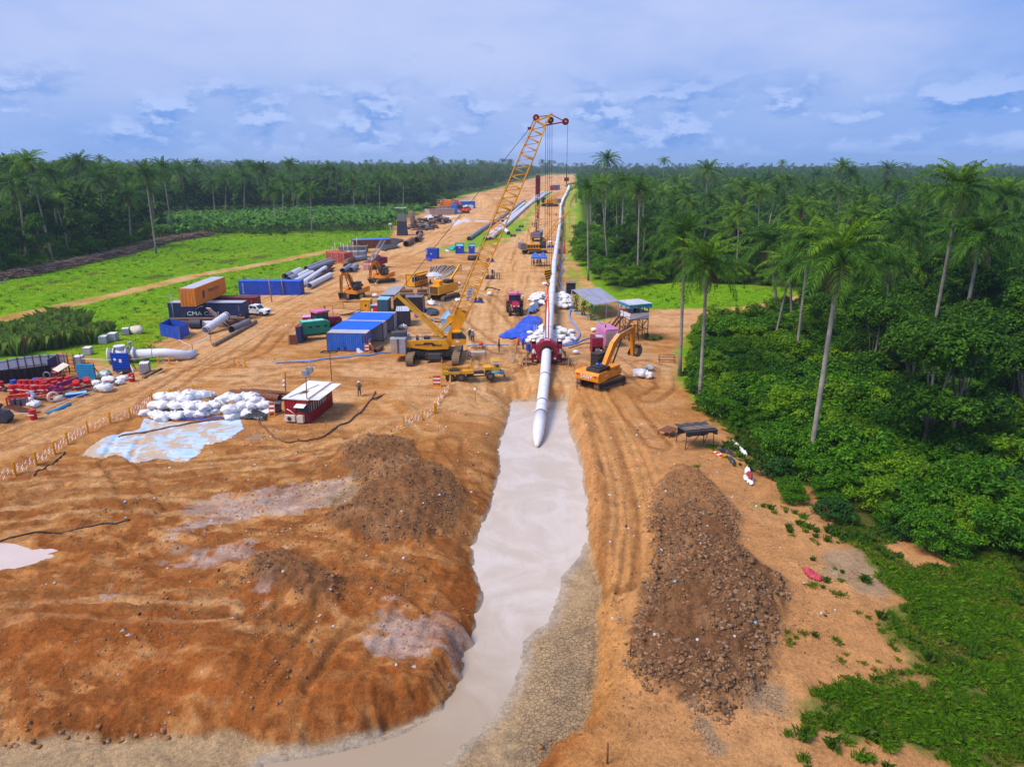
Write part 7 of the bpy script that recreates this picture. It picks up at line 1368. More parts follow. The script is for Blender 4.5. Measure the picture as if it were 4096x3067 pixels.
drape('net_heap','dark green net heaped on logs beside the bright blue crumpled sheet','net',gp('G',[(690,400),(820,380),(930,430),(900,490),(760,500),(690,460)],.2),cloth('dark_net',rgb(44,66,80),.8),.6,24,13)
drape('cloth_pile','small blue and violet cloth on the sand left of the crane mast','cloth',gp('G',[(460,500),(520,485),(560,520),(500,540)],.1),cloth('violet_cloth',rgb(60,60,210)),.35,14,14)
drape('cloth_pile','blue and pink bundle at the foot of the plain blue square container','cloth',gp('E',[(1245,440),(1300,420),(1370,440),(1350,465),(1270,460)],.1),cloth('violet_cloth',rgb(60,60,210)),.6,14,15)
drape('sheet_scrap','white plastic scrap standing in the brown puddle below the tracked rig','plastic sheet',gp('E',[(1265,1300),(1340,1225),(1380,1235),(1390,1295),(1470,1300),(1400,1330),(1300,1330)],.1),M_BAG,.8,18,16)
drape('sheet_scrap','white panel scraps on the sand behind the boom foot','plastic sheet',gp('E',[(1810,1210),(1930,1200),(1925,1255),(1820,1250)],.1),M_BAG,.3,14,17)
drape('black_debris','spread of black burnt netting and scrap around the dark lookout hut','debris',gp('H',[(1440,350),(1560,330),(1900,330),(1780,370),(1760,420),(1830,440),(1640,470),(1560,500),(1480,470)],.2),paint('burnt',(.035,.038,.05),.9,dirt=.25),1.1,46,18,None,2.5)
b_=MB()
for k,(a_,b__)in enumerate([((0,0),(1.5,.1)),((.1,.35),(1.6,.42)),((-.1,.7),(1.4,.72)),((.3,1.05),(1.5,1.0))]):b_.beam((*a_,.03+k*.01),(*b__,.05),.28,.03)
p_=gh('R',1125,715);tag(b_.build('plywood_board',P('wood',.8,dirt=.4),None,p_,-.1),'broken plywood boards lying flat on the sand below the dark plastic','boards')
PN=[0,1,2]
PUD=watermat('puddle_water',(.34,.22,.12),(.40,.27,.16),.06)
for poly,nm in((gp('E',[(1240,1240),(1300,1230),(1420,1250),(1560,1230),(1700,1200),(1730,1250),(1660,1310),(1500,1335),(1340,1325),(1260,1300)],-.1),'puddle'),(gp('V',[(-120,1172),(0,1172),(60,1178),(150,1188),(100,1205),(60,1225),(0,1230),(-120,1240)],.02),'puddle'),(gp('A',[(-40,660),(40,640),(110,660),(100,700),(20,725),(-60,720)],.02),'puddle')):
 c_=np.mean(poly,0);b_=MB();zz={0:-.1,1:-.05,2:0}[PN.pop(0)];poly=[(c_[0]+(p[0]-c_[0])*1.12,c_[1]+(p[1]-c_[1])*1.12)for p in poly];b_.add([(x,y,zz)for x,y in poly],[tuple(range(len(poly)))]);b_.build(nm,PUD if nm and poly[0][1]>60 else watermat('pale_puddle',(.58,.46,.40),(.62,.50,.44),.08),kind='structure')
# ---------------------------------------------------------------- pipes, logs, racks on the left
def pipe(t_,a,b,r,mat,label,za=None,zb=None,group=None,name='steel_pipe',open_=True,t=.05):
 za=r if za is None else za;zb=za if zb is None else zb;p0,p1=g(t_,*a,za),g(t_,*b,zb);c_=Vector((p0.x,p0.y,0));b_=MB()
 if open_:b_.pipe(p0-c_,p1-c_,r,t,20)
 else:b_.tube([p0-c_,p1-c_],r,10)
 return tag(b_.build(name,mat,None,c_),label,'pipe' if 'pipe' in name else 'log',group)
M_PW=paint('pipe_coat_white',rgb(212,212,220),.5,dirt=.12,rust=.15);M_PB=paint('pipe_brown',rgb(116,84,70),.8,rust=.5,dirt=.3);M_PG=M_PIPEG;M_PD=paint('pipe_dark',rgb(52,60,76),.6,dirt=.25);M_LOG=P('wood',.9,dirt=.4,wear=.3)
for a,b,r,m_,lab,z_ in(((350,1060),(690,885),.61,M_PW,'white coated pipe lying alone in front of the pipe stack, end open',None),((225,1035),(610,775),.61,M_PW,'long white pipe in the middle of the stack behind the blue container',None),((110,1000),(400,850),.61,M_PW,'white pipe of the stack behind the front pair',None),((20,990),(330,830),.61,M_PW,'rear white pipe of the stack near the grass verge',None),((60,870),(200,800),.61,M_PW,'short white pipe at the grass side of the stack',1.2),((20,960),(130,900),.61,M_PG,'grey pipe end beside the long blue container roof',1.2),((-30,910),(80,850),.61,M_PG,'grey pipe partly behind the long blue container',1.2),((-45,905),(20,875),.65,M_PD,'dark open pipe end at the left of the pipe stack',None),((330,810),(730,665),.61,M_PG,'long dark grey pipe above the white stack',None),((300,780),(690,645),.61,M_PG,'second dark grey pipe at the back of the stack',None),((885,820),(1010,745),.66,M_PG,'short grey pipe, the first of two side by side near the bent pipe',None),((1025,805),(1110,735),.66,M_PG,'short grey pipe, the second of two side by side near the drill rig',None),((1905,385),(2010,320),.9,M_PB,'brown-white open pipe beside the track below the log heaps',None),((2075,318),(2140,245),.9,M_PB,'pinkish open pipe leaning on a prop by the track',None),((2100,215),(2150,205),.9,M_PD,'short dark pipe ring behind the pinkish pipe',None),((1395,375),(1440,350),1.1,M_PB,'rusty round pipe end beside the burnt scrap',None)):
 pipe('H',a,b,r,m_,lab,z_)
for k,(pts,r)in enumerate((([(400,790),(470,740)],.9),([(290,1030),(420,930),(570,840)],.75),([(440,960),(600,860),(720,800)],.7),([(560,830),(690,760)],.8))):
 q_=[g('H',*p,.1)for p in pts];c_=q_[0];b_=MB();d=(q_[-1]-q_[0]).normalized();n_=Vector((d.y,-d.x,0));vs=[]
 for p in q_:
  for j in range(9):a=math.pi*(1.0+j/8);vs.append(p-c_+n_*r*math.cos(a)+Vector((0,0,r+r*math.sin(a))))
 b_.add(vs,[(i*9+j,i*9+j+1,i*9+j+10,i*9+j+9)for i in range(len(q_)-1)for j in range(8)],True);tag(b_.build('half_pipe',M_PB,None,c_),'rusty half pipe shell lying among the white pipes','half pipe','rusty half shells in the pipe stack')
q_=[g('H',*p,.7)for p in((945,745),(935,700),(975,655),(1060,630),(1150,615),(1260,600))];c_=Vector((q_[0].x,q_[0].y,0));t=thing('bent_pipe','large bent rusty brown pipe with a grey straight end beside the red rack','pipe',c_);MB().tube([p-c_ for p in q_[:4]],.72,18,cap=False).build('bend',M_PB,t);MB().tube([p-c_ for p in q_[3:]],.70,18).build('straight_pipe',M_PG,t);MB().tube([q_[0]-c_,q_[0]-c_+(q_[1]-q_[0])*.15],.66,16).build('mouth',MBLACK,t)
def rack(label,a,b,W,H,rows,colr,post,t_='H',tubes=MSTEEL,group=None):
 p0,p1=g(t_,*a),g(t_,*b);L=(p1-p0).length;t=thing('pipe_rack',label,'pipe rack',p0,mapping(p0,p1),group);r=H/rows/2*.95;nn=max(2,int(W/(2*r)))
 for i in range(rows):
  for j in range(min(nn,4)):MB().tube([(RND.uniform(-.3,.1),r+j*2*r,r+i*2*r+.1),(L+RND.uniform(-.1,.5),r+j*2*r,r+i*2*r+.1)],r,8).build('tube',tubes,t)
 if nn>4:MB().b2((0,8*r,.1),(L,W,H)).build('tube_stack',tubes,t)
 for k in range(4):x=L*k/3;MB().beam((x,-.06,0),(x,-.06,H+.25),.14).beam((x,W+.06,0),(x,W+.06,H+.25),.14).beam((x,-.06,H+.15),(x,W+.06,H+.15),.1).build('rack_post',post,t)
 return t
rack('rack of faded red tubes with yellow posts next to the bent rusty pipe',(630,670),(915,700),3.0,2.6,7,None,P('yellow2'),tubes=paint('red_tube',rgb(190,84,84),.6,dirt=.2));rack('low rack of pale grey tubes behind the red tube rack',(900,612),(1255,608),3.0,1.7,5,None,MSTEEL,tubes=P('grey',.4));rack('rack of dark tubes with yellow frames below the blue-roofed container',(835,530),(1262,530),3,1.8,5,None,P('yellow2'),tubes=P('steel',.6))
a,b=g('H',1150,495),g('H',1360,470);cnt=container('red-brown container with a bright blue roof behind the tube racks',g('H',990,475)+Vector((1,1,0)),.32,11.5,3.5,2.6,P('rust',.7),P('tarp',.5),P('rust',.7),doors=False)
for k,(x,y,y2)in enumerate(((725,540,430),(770,540,370),(865,530,360),(905,540,380),(978,560,385),(1060,530,345),(1120,470,280),(1010,420,320))):
 p_=g('H',x,y);h_=gy('H',x+4,y2,p_.y).z;tag(MB().tube([(0,0,-.2),(.05,0,h_)],.09,6).build('bare_pole',P('cream',.8),None,p_),'bare pale pole standing upright among the tube racks','pole','pale poles among the racks')
for k,(x,y,y2)in enumerate(((45,285,150),(195,350,118),(300,290,118))):p_=g('B',x,y);h_=gy('B',x-6,y2,p_.y).z;tag(MB().tube([(0,0,-.2),(-.25,0,h_)],.1,6).build('bare_pole',P('wood',.8),None,p_),('weathered pole in front of the long blue container, nearest its left end','tall weathered pole planted in the sand by the maroon container end','weathered pole in front of the right half of the long blue container')[k],'pole')
p_=g('A',1405,590);tag(MB().tube([(0,0,0),(0,0,4.6)],.06,6).tube([(-.9,0,4.4),(.8,0,4.9)],.05,5).build('lamp_pole',P('grey'),None,p_),'thin grey pole with a slanted crossbar before the navy container','pole')
t=thing('lookout_hut','dark burnt-looking lookout hut on legs with a ladder and thin roof by the scrap','hut',g('H',1850,245));u=g('H',1930,245).x-g('H',1850,245).x;w_=u
MB().prism([(-w_,0),(w_,0),(w_*.8,5.0),(-w_*.8,5.0)],-w_,w_).build('lower_cladding',paint('burnt',(.035,.038,.05),.9,dirt=.25),t);MB().b2((-w_*.8,-w_*.8,5.0),(w_*.8,w_*.8,7.2)).build('cabin',P('steel',.8,dirt=.4),t);MB().beam((-w_*.6,-w_*.95,.2),(-w_*.25,-w_*.85,5),.12).beam((-w_*.2,-w_*.95,.2),(.15,-w_*.85,5),.12).build('ladder',P('grey'),t);MB().b2((-w_*1.2,-w_,9.4),(w_*1.0,w_,9.6)).build('roof',P('grey'),t);b_=MB()
for x in(-.7,.7):
 for y in(-.7,.7):b_.beam((x*w_,y*w_,7.2),(x*w_,y*w_,9.4),.12)
b_.build('post',MRUST,t);MB().b2((-.2*w_,-w_-.05,1),(.3*w_,-w_,4)).build('door',P('navy'),t)
p_=g('H',1665,250);tag(MB().tube([(0,0,0),(0,0,3.6)],.07,5).blob((0,0,3.9),(.7,.7,.4),2).build('lamp_pole',P('pale'),None,p_),'white-topped lamp pole at the grass edge beside the dark hut','lamp pole')
M_LOGS=[paint('log_%d'%k,c_,.9,dirt=.2,wear=.4)for k,c_ in enumerate(((.05,.03,.03),(.12,.07,.055),(.22,.14,.11),(.30,.21,.17)))]
LOGM=[]
for k in range(8):b_=MB();b_.tube([(-2.0,0,0),(0,.15*(k%3-1),.05),(2.0,0,0)],[.52,.48,.42],9);o=b_.build('log',M_LOGS[k%4]);LOGM.append(o.data);bpy.data.objects.remove(o)
def logheap(poly,n,h,lab,grp_,seed):
 W_=gp('Z',poly);A=np.array(W_);lo,hi_=A.min(0),A.max(0);rs=random.Random(seed);k=0
 while k<n:
  x,y=rs.uniform(lo[0],hi_[0]),rs.uniform(lo[1],hi_[1]);d=sdp(W_,np.array([x]),np.array([y]),3)[0]
  if d>0:continue
  o=link('log',LOGM[rs.randrange(8)],None,(x,y,.4+min(h,-d*1.1)*rs.random()));o.rotation_euler=(0,rs.uniform(-.25,.25),rs.uniform(-.7,.9)+1.2*(rs.random()<.3));q=rs.uniform(.6,1.1);o.scale=(q,q*rs.uniform(.7,1.2),q*.9);tag(o,lab,'log',grp_);k+=1
logheap([(600,860),(700,800),(900,790),(1050,820),(1095,860),(900,880),(700,885)],70,3.6,'charred log in the rear log heap beside the slurry pond','logs of the rear heap',1);logheap([(230,1000),(300,900),(420,880),(560,880),(700,920),(770,950),(620,1000),(400,1010)],70,3.0,'tangled log in the front log heap by the track','logs of the front heap',2)
p_=g('Z',330,990);tag(MB().tube([(0,0,0),(-1.6,1.5,7)],1.1,12).build('hollow_trunk',M_LOGS[2],None,p_),'upright hollow rusty trunk leaning at the end of the front log heap','trunk');p_=g('Z',570,985);tag(MB().blob((0,0,1.0),(1.5,1.3,1.1),4).build('tank_end',P('grey'),None,p_),'pale round tank end lying in the front log heap','tank')
ce=[g('A',*p,1.05)for p in((880,850),(1060,838),(1330,828))];tail=[g('A',1430,838,.9),g('A',1500,848,.55),g('A',1555,835,.05)];c_=Vector((ce[0].x,ce[0].y,0));t=thing('valve_pipe','large white flanged valve assembly with a long curved pipe end lying in the grass','valve pipe',c_);q_=[p-c_ for p in ce];tl=[p-c_ for p in tail]
ax=(q_[1]-q_[0]).normalized();MB().tube([q_[1],q_[2]]+tl,.62,22).build('curved_pipe',M_PW,t);MB().tube([q_[0]+ax*.8,q_[1]-ax*.5],.85,22).build('valve_body',M_PW,t);bl=MB().cyl(q_[0].lerp(q_[1],.5)+Vector((0,0,.95)),.5,.3,16);bl.cyl(q_[0].lerp(q_[1],.5)+Vector((0,0,1.2)),.7,.16,18);bl.build('valve_bonnet',M_PW,t)
for s_ in(-.05,.62,(q_[1]-q_[0]).length-.55,(q_[1]-q_[0]).length+.3):p_=q_[0]+ax*s_;MB().cyl(p_,1.02,.16,26,tuple(ax)).build('flange',M_PW,t)
n_=ax.cross(Vector((0,0,1))).normalized()
for s_ in(.75,(q_[1]-q_[0]).length-.4):
 b_=MB()
 for k in range(22):a=2*math.pi*k/22;b_.box(q_[0]+ax*s_+n_*.95*math.cos(a)+Vector((0,0,.95*math.sin(a))),(.2,.09,.09))
 b_.build('bolt',MSTEEL,t)
MB().tube([q_[1]+Vector((0,0,.6)),q_[1]+Vector((0,0,1.6))],.09,8).cyl(q_[1]+Vector((0,0,1.6)),.3,.2,10).build('small_valve',P('grey'),t);mid=q_[1].lerp(q_[2],.62);MB().tube([mid-ax*.03,mid+ax*.03],.64,22,cap=False).build('weld_line',MRUST,t)
for f_ in(0.12,.6):MB().box(q_[0].lerp(q_[2],f_)-Vector((0,0,.95)),(.5,1.6,.35)).build('support',P('wood',.8),t)
for a,b,r,m_,lab,za in(((110,868),(1575,850),.24,M_PB,'long rusty pipe along the foot of the navy container',.9),((40,915),(520,908),.2,M_PB,'brown pipe leaving the heap toward the grass',.3),((30,965),(520,955),.22,M_LOG,'pale long pipe in the grass behind the blue enclosure',.25),((1240,935),(1400,900),.34,M_PB,'short brown pipe with an open end by the container corner',.4),((1390,915),(1580,895),.24,M_PD,'dark pipe piece near the container corner',.3),((740,965),(1240,940),.5,M_PW,'white pipe lying under the leaning one in the scrap heap',.5)):pipe('M',a,b,r,m_,lab,za)
pipe('M',(492,960),(715,955),.72,M_PD,'short dark green-black pipe section in front of the navy container',.75);p0,p1=g('M',790,1090,.62),g('M',1215,790,1.9);t=thing('leaning_pipe','chipped white pipe leaning up over the scrap heap before the navy container','pipe',p0-Vector((0,0,.62)));MB().pipe((0,0,.62),p1-p0+Vector((0,0,.62)),.62,.05,22).build('pipe',M_PW,t);d=(p1-p0);MB().tube([d*.02+Vector((0,0,.62)),d*.05+Vector((0,0,.62))],.64,20,cap=False).tube([d*.93+Vector((0,0,.62)),d*.97+Vector((0,0,.62))],.64,20,cap=False).build('end_band',M_PB,t)
for a,b,za,zb,w_,lab in(((1030,820),(850,650),1.6,3.3,.85,'pale broken steel plate sticking up from the scrap heap'),((1300,990),(1140,850),.2,1.7,.6,'dark brown beam resting on the leaning white pipe'),((1220,1010),(1130,930),.1,.9,.5,'short brown plank under the leaning white pipe')):p0,p1=g('M',*a,za),g('M',*b,zb);tag(MB().beam((0,0,0),p1-p0,w_,.14).build('steel_plate',M_PB if 'brown' in lab else paint('pale_plate',rgb(190,170,165),.7,rust=.3),None,p0),lab,'scrap plate')
pipe('M',(1310,1075),(1640,930),.6,paint('pipe_scuffed',rgb(104,104,114),.7,rust=.3),'scuffed grey pipe with a ragged open end beside the long log',.6);pipe('M',(955,1372),(1790,912),.27,M_LOG,'long pale pole lying along the track edge',.27,open_=False,name='timber_pole')
pipe('I',(735,1205),(1110,1050),.2,P('skyb',.6,dirt=.4),'thin blue pipe lying on the sand at the junkyard edge',.2,open_=False,name='blue_pipe');pipe('A',(680,640),(860,600),.7,M_PB,'rusty pipe half hidden in the reeds beside the field track',.5)
for k,(a,b,r)in enumerate((((985,235),(1490,290),.42),((1085,222),(1620,262),.38),((1480,268),(1570,275),.36))):pipe('R',a,b,r,P('rust',.9,rust=.3,dirt=.5),('big rusty pipe behind the white bag heap','second rusty pipe alongside, reaching behind the red cabin','short rusty pipe end at the corner of the red cabin')[k],r)
for k,(a,b,z_)in enumerate((((780,268),(1100,262),.2),((800,285),(1540,305),.1),((1090,210),(1600,240),.8),((1200,195),(1610,232),.75))):p0,p1=g('R',*a,z_),g('R',*b,z_);tag(MB().beam((0,0,0),p1-p0,.35,.06).build('plank',P('rust',.9,dirt=.4),None,p0),'rusty plank beside the rusty pipes behind the bag heap','plank','planks behind the bag heap')
tb=thing('wheelie_bin','black wheeled bin between the bag heap and the red cabin','bin',gh('R',1470,435));MB().prism([(-.27,.08),(.27,.08),(.36,1.0),(-.36,1.0)],-.35,.35).build('body',paint('bin_dark',(.03,.035,.05),.5),tb);MB().b2((-.4,-.42,1.0),(.4,.4,1.08)).build('lid',paint('bin_lid',rgb(60,70,90),.4),tb);MB().cyl((0,.36,.1),.1,.6,10,'X').build('wheel',MTYRE,tb)
for k in range(26):
 f=k/25;p0,p1=g('E',1270+330*f,740+40*f+RND.uniform(-12,12),.1),g('E',1330+600*f+RND.uniform(-25,25),590-40*math.sin(f*3)+RND.uniform(-8,12),.1+.25*(k%2));tag(MB().tube([Vector((0,0,0)),p1-p0],.15,6).build('drill_rod',paint('rod_pale',rgb(186,170,152),.7,dirt=.3)if k%3 else P('rust',.8),None,p0),'grey-brown rod in the fan of rods behind the yellow cabin','rod','rods fanned out behind the yellow cabin')
q_=[g('E',*p,.25)for p in((350,1135),(640,1135),(835,968),(575,968))];c_=q_[0];t=thing('steel_plate','large flat grey ribbed steel plate on the sand before the yellow cabin','steel plate',(c_.x,c_.y,0));o_=Vector((c_.x,c_.y,0));b_=MB();up=Vector((0,0,.12));b_.add([p-o_ for p in q_]+[p-o_+up for p in q_],[(0,3,2,1),(4,5,6,7),(0,1,5,4),(1,2,6,5),(2,3,7,6),(3,0,4,7)]);b_.build('plate',P('grey',.5,dirt=.3),t);b_=MB()
for k in range(20):p_=q_[0].lerp(q_[1],(k+.5)/20)-o_;b_.beam(p_-Vector((0,0,.06)),q_[3].lerp(q_[2],(k+.5)/20)-o_-Vector((0,0,.06)),.12)
b_.build('rib',MBLACK,t)
pipe('E',(745,1040),(1390,1040),.32,M_PB,'long brown pipe running from the grey plate to the tracked rig',.32,open_=False);pipe('E',(725,1108),(1400,1112),.32,M_PB,'second long brown pipe nearer the camera, below the other',.32,open_=False)
p_=g('E',1290,1090);t=thing('red_barrier','red tubular pit barrier at the end of the two brown pipes','barrier',p_);L=(g('E',1420,1040)-p_);b_=MB()
for z_ in(.1,.9,1.6):b_.beam((0,0,z_),L+Vector((0,0,z_)),.07)
for k in range(5):b_.beam(L*(k/4),L*(k/4)+Vector((0,0,1.65)),.07)
b_.build('frame',P('red'),t);MB().beam(L*.5+Vector((0,0,.3)),L+Vector((0,0,.3)),.1,.5).build('panel',P('red'),t)
pu=g('E',1408,950);t=thing('parasol','pale grey parasol over two seated people beside the yellow cabin','parasol',pu);MB().tube([(0,0,0),(0,0,2.6)],.04,6).build('pole',MSTEEL,t);n=8;b_=MB();vs=[(0,0,2.95)]
for r_,z_ in((1.0,2.75),(1.9,2.25)):vs+=[(r_*math.cos(2*math.pi*k/16),r_*math.sin(2*math.pi*k/16),z_-(.06 if k%2 else 0))for k in range(16)]
b_.add(vs,[(0,1+k,1+(k+1)%16)for k in range(16)]+[(1+k,17+k,17+(k+1)%16,1+(k+1)%16)for k in range(16)]);b_.build('canopy',P('pale',.6),t)
for k,(x,y,y2)in enumerate(((1165,1160,990),(1045,1260,1060),(1785,1000,700))):p_=g('E',x,y);h_=gy('E',x,y2,p_.y).z;b_=MB().tube([(0,0,0),(0,0,h_)],.05,5);b_.box((0,-.05,h_+.1),((.3,.75,.4)[k],.05,(.4,.75,.3)[k]));tag(b_.build('sign_post',MRUST if k!=1 else paint('sign_cream',rgb(224,180,140),.6),None,p_),('thin post with a dark top beside the brown pipes','small square cream sign on a post before the brown pipes','thin post behind the yellow tracked rig')[k],'sign post')
for k,(t_,x,y,lab)in enumerate((('G',1612,262,'blue roller pallet near the boom foot'),('C',352,145,'blue roller pallet in front of the group of workers'),('L',1440,1640,'blue roller pallet beneath the boom lattice'),('L',1945,1085,'blue roller pallet below the short white pipe'),('L',2062,960,'roller pallet on the grass strip behind the short white pipe'),('L',2125,880,'farthest roller pallet on the grass strip'),('K',425,1620,'blue roller pallet beside the pipeline under the yellow crane'))):
 p_=g(t_,x,y);t=thing('roller_pallet',lab,'roller pallet',p_,.05);MB().b2((-1.1,-.6,.05),(1.1,.6,.3)).build('base',P('navy',.5)if k%2 else P('blue',.5),t)
 for s in(-.5,.5):MB().cyl((s,0,.62),.32,.75,12,(.7*(1 if s<0 else-1),.2,.5)).build('roller',P('rust',.6),t);MB().box((s,.35,.45),(.5,.12,.4)).build('bracket',P('navy'),t)
for k,(x0,x1,lab)in enumerate(((1385,1455,'blue pop-up canopy sheltering people, the one further from the pipeline'),(1455,1522,'blue pop-up canopy next to the pipeline, over an open table'))):
 a,b=g('D',x0+2,1032),g('D',x1-2,1032);L=(b-a).length;t=thing('canopy_tent',lab,'canopy',a,mapping(a,b));W=3;hx_=2.3
 for x in(0,L):
  for y in(0,W):MB().tube([(x,y,0),(x,y,hx_)],.05,5).build('leg',MSTEEL,t)
 MB().add([(-.1,-.1,hx_),(L+.1,-.1,hx_),(L+.1,W+.1,hx_),(-.1,W+.1,hx_),(L/2,W/2,hx_+1.2),(-.12,-.12,hx_-.35),(L+.12,-.12,hx_-.35),(L+.12,W+.12,hx_-.35),(-.12,W+.12,hx_-.35)],[(0,1,4),(1,2,4),(2,3,4),(3,0,4),(5,6,1,0),(6,7,2,1),(7,8,3,2),(8,5,0,3)]).build('canopy',P('blue2',.5),t);MB().b2((.4,1,.7),(L-.4,1.8,.76)).b2((.5,1.2,0),(.6,1.6,.7)).b2((L-.6,1.2,0),(L-.5,1.6,.7)).build('table',MBLACK,t)
a=g('L',1068,1600);tag(MB().cyl((0,0,.55),1.55,1.1,20).cyl((0,0,1.12),1.3,.06,20).build('cable_drum',MBLACK,None,a),'low round black drum on the track beside the boom','drum');bt=g('G',1050,860);t=thing('tent_booth','small pale blue pointed booth standing behind the crane boom foot','booth',(bt.x,bt.y+3.5,0));MB().b2((-.9,-.9,0),(.9,.9,2.0)).build('wall',P('lblue',.5),t);MB().add([(-1,-1,2),(1,-1,2),(1,1,2),(-1,1,2),(0,0,3.3)],[(0,1,4),(1,2,4),(2,3,4),(3,0,4)]).build('roof',P('lblue',.4),t)
for k in range(5):p0=g('G',730+30*k,560+10*k,.15+.1*(k%2));tag(MB().tube([(0,0,0),(1.6,-.5-.1*k,.1)],.16,7).build('log',M_LOGS[3],None,p0),'pale short log below the dark net heap','log','short logs under the net heap')
for k in range(9):p0=g('O',1140+28*k,270-6*(k%3),.2+.25*(k%4));tag(MB().beam((0,0,0),(RND.uniform(1.2,2.6),RND.uniform(-.8,.8),RND.uniform(-.2,.9)),.12).build('scrap_bar',M_LOGS[1]if k%2 else MBLACK,None,p0),'dark scrap bar in the small heap beside the roped posts','scrap bar','scrap bars by the roped posts')
def longpipe(pts,r,mat,label,end=None):
 q_=[g(t_,x,y,r)for t_,x,y in pts];c_=Vector((q_[0].x,q_[0].y,0));t=thing('line_pipe',label,'pipe',c_);q_=[p-c_ for p in q_];ch=chain(q_,14)
 for k,(a,b)in enumerate(zip(ch,ch[1:])):MB().tube([a,b],r,12,cap=False).build('pipe_section',mat,t);e=(b-a).normalized();MB().tube([b-e*.12,b+e*.12],r+.015,12,cap=False).build('joint_band',M_BAND,t)
 e=(q_[1]-q_[0]).normalized();MB().tube([q_[0],q_[0]+e*1.2],r+.01,14,cap=False).build('bare_end',M_PB,t);MB().cyl(q_[0]+e*.05,r*.9,.05,16,tuple(e)).build('mouth',MBLACK,t)
longpipe([('L',965,1130),('L',1240,935),('L',1480,780),('L',1720,630),('L',1960,460),('L',2200,290)],.66,M_PIPEG,'long grey pipe laid on the grass strip toward the forest');longpipe([('L',1335,1140),('L',1530,960),('L',1740,800),('L',1900,660),('L',2080,520),('L',2300,345),('K',200,755),('K',300,700)],.66,M_PIPE,'long white pipe laid beside the grey one');longpipe([('L',1445,1130),('L',1600,980),('L',1780,830),('L',2000,640),('L',2200,460),('K',200,800),('K',370,690)],.66,M_PIPE,'second long white pipe, its open end beneath the boom')
longpipe([('L',1720,740),('L',1900,600),('L',2080,440),('L',2200,345)],.66,M_PIPE,'white pipe behind the two longest, ending in a dark mouth');longpipe([('K',205,850),('K',260,790),('K',340,735),('K',430,690)],.66,M_PIPE,'white pipe nearest the track at the far end of the strip');longpipe([('L',1845,1010),('L',1760,920),('L',1690,850)],.66,M_PIPE,'short white pipe turned across the grass strip')
# ---------------------------------------------------------------- junkyard on the left
def barrel_me(mat):
 b_=MB();r=.30;pr=[(0,r*.97),(.02,r),(.28,r),(.30,r*1.05),(.32,r),(.58,r),(.60,r*1.05),(.62,r),(.87,r),(.89,r*.97)];n=16;b_.add([(q*math.cos(6.2832*k/n),q*math.sin(6.2832*k/n),z)for z,q in pr for k in range(n)],[(i*n+k,i*n+(k+1)%n,(i+1)*n+(k+1)%n,(i+1)*n+k)for i in range(9)for k in range(n)]);b_.f.append(tuple(9*n+k for k in range(n)));b_.m.append(0);b_.sm.append(False);o=b_.build('barrel',mat);me=o.data;bpy.data.objects.remove(o);return me
BR,BB=barrel_me(P('red',.4,dirt=.12)),barrel_me(P('blue',.4));_b=MB().b2((-.29,-.325,.42),(.29,-.3,.5));_o=_b.build('band',MWHITE);BAND=_o.data;bpy.data.objects.remove(_o);BCAP=MB().cyl((.12,.1,.9),.045,.05,8).cyl((-.15,-.1,.9),.03,.05,8).build('bung',MSTEEL);_m=BCAP.data;bpy.data.objects.remove(BCAP);BCAP=_m
def barrel(t_,x,y,label,group=None,red=True,rx=0,rz=0,sc=1.12):
 p_=gh(t_,x,y);o=link('oil_drum',BR if red else BB,None,p_,rz);o.scale=(sc,)*3;tag(o,label,'oil drum',group);link('bung',BCAP,o)
 if red:link('band',BAND,o)
 if rx:o.rotation_euler=(rx,0,rz);o.location.z+=.3*sc
 return o
for x,y in((205,885),(300,870),(370,878),(455,885),(545,897),(620,885),(690,885),(755,880),(430,800),(520,800),(600,800),(690,800),(780,790),(660,770),(880,820),(720,830),(840,770),(350,800),(960,760),(1090,745)):barrel('I',x,y,'upright red oil drum in the junkyard row below the black panels','red drums in the junkyard row')
barrel('I',25,840,'larger red drum in front of the black panel wall, apart from the row',sc=1.25);barrel('I',232,800,'blue-topped drum at the end of the red drum row',None,False);barrel('I',585,770,'blue-topped drum behind the middle of the red drum row',None,False);barrel('I',880,600,'red drum behind the black tyres');barrel('I',535,1285,'single red drum holding the rope at the sandy track edge');barrel('I',2090,690,'single red drum holding the rope beside the white bulk bags')
barrel('I',1240,850,'strapped red drum lying tilted on the maroon beams, the nearer one',None,True,.5,.4,1.25);barrel('I',1410,810,'strapped red drum lying tilted beside the white bulk bags',None,True,.5,.3,1.25)
def panelwall(name,label,pts,tops,mat,n,rail=True):
 P0=[g('I',*p)for p in pts];c_=P0[0];t=thing(name,label,'fence',c_)
 for(a,b),(ta,tb_),k_ in zip(zip(P0,P0[1:]),zip(tops,tops[1:]),n):
  for k in range(k_):f0,f1=k/k_+.004,(k+1)/k_-.004;u,v=a.lerp(b,f0)-c_,a.lerp(b,f1)-c_;b_=MB();h0,h1=ta+(tb_-ta)*f0,ta+(tb_-ta)*f1;d=(v-u).normalized();nn_=Vector((d.y,-d.x,0))*.03;b_.add([u,v,v+Vector((0,0,h1)),u+Vector((0,0,h0)),u+nn_,v+nn_,v+nn_+Vector((0,0,h1)),u+nn_+Vector((0,0,h0))],[(0,3,2,1),(4,5,6,7),(0,1,5,4),(1,2,6,5),(2,3,7,6),(3,0,4,7)]);b_.build('panel',mat,t);MB().beam(u+nn_*2,u+nn_*2+Vector((0,0,h0+.05)),.1).build('post',MRUST if rail else MBLACK,t)
  if rail:MB().beam(a-c_+nn_*2+Vector((0,0,ta*.45)),b-c_+nn_*2+Vector((0,0,tb_*.45)),.07).beam(a-c_+nn_*2+Vector((0,0,ta*.92)),b-c_+nn_*2+Vector((0,0,tb_*.92)),.07).build('rail',MSTEEL,t)
 return t
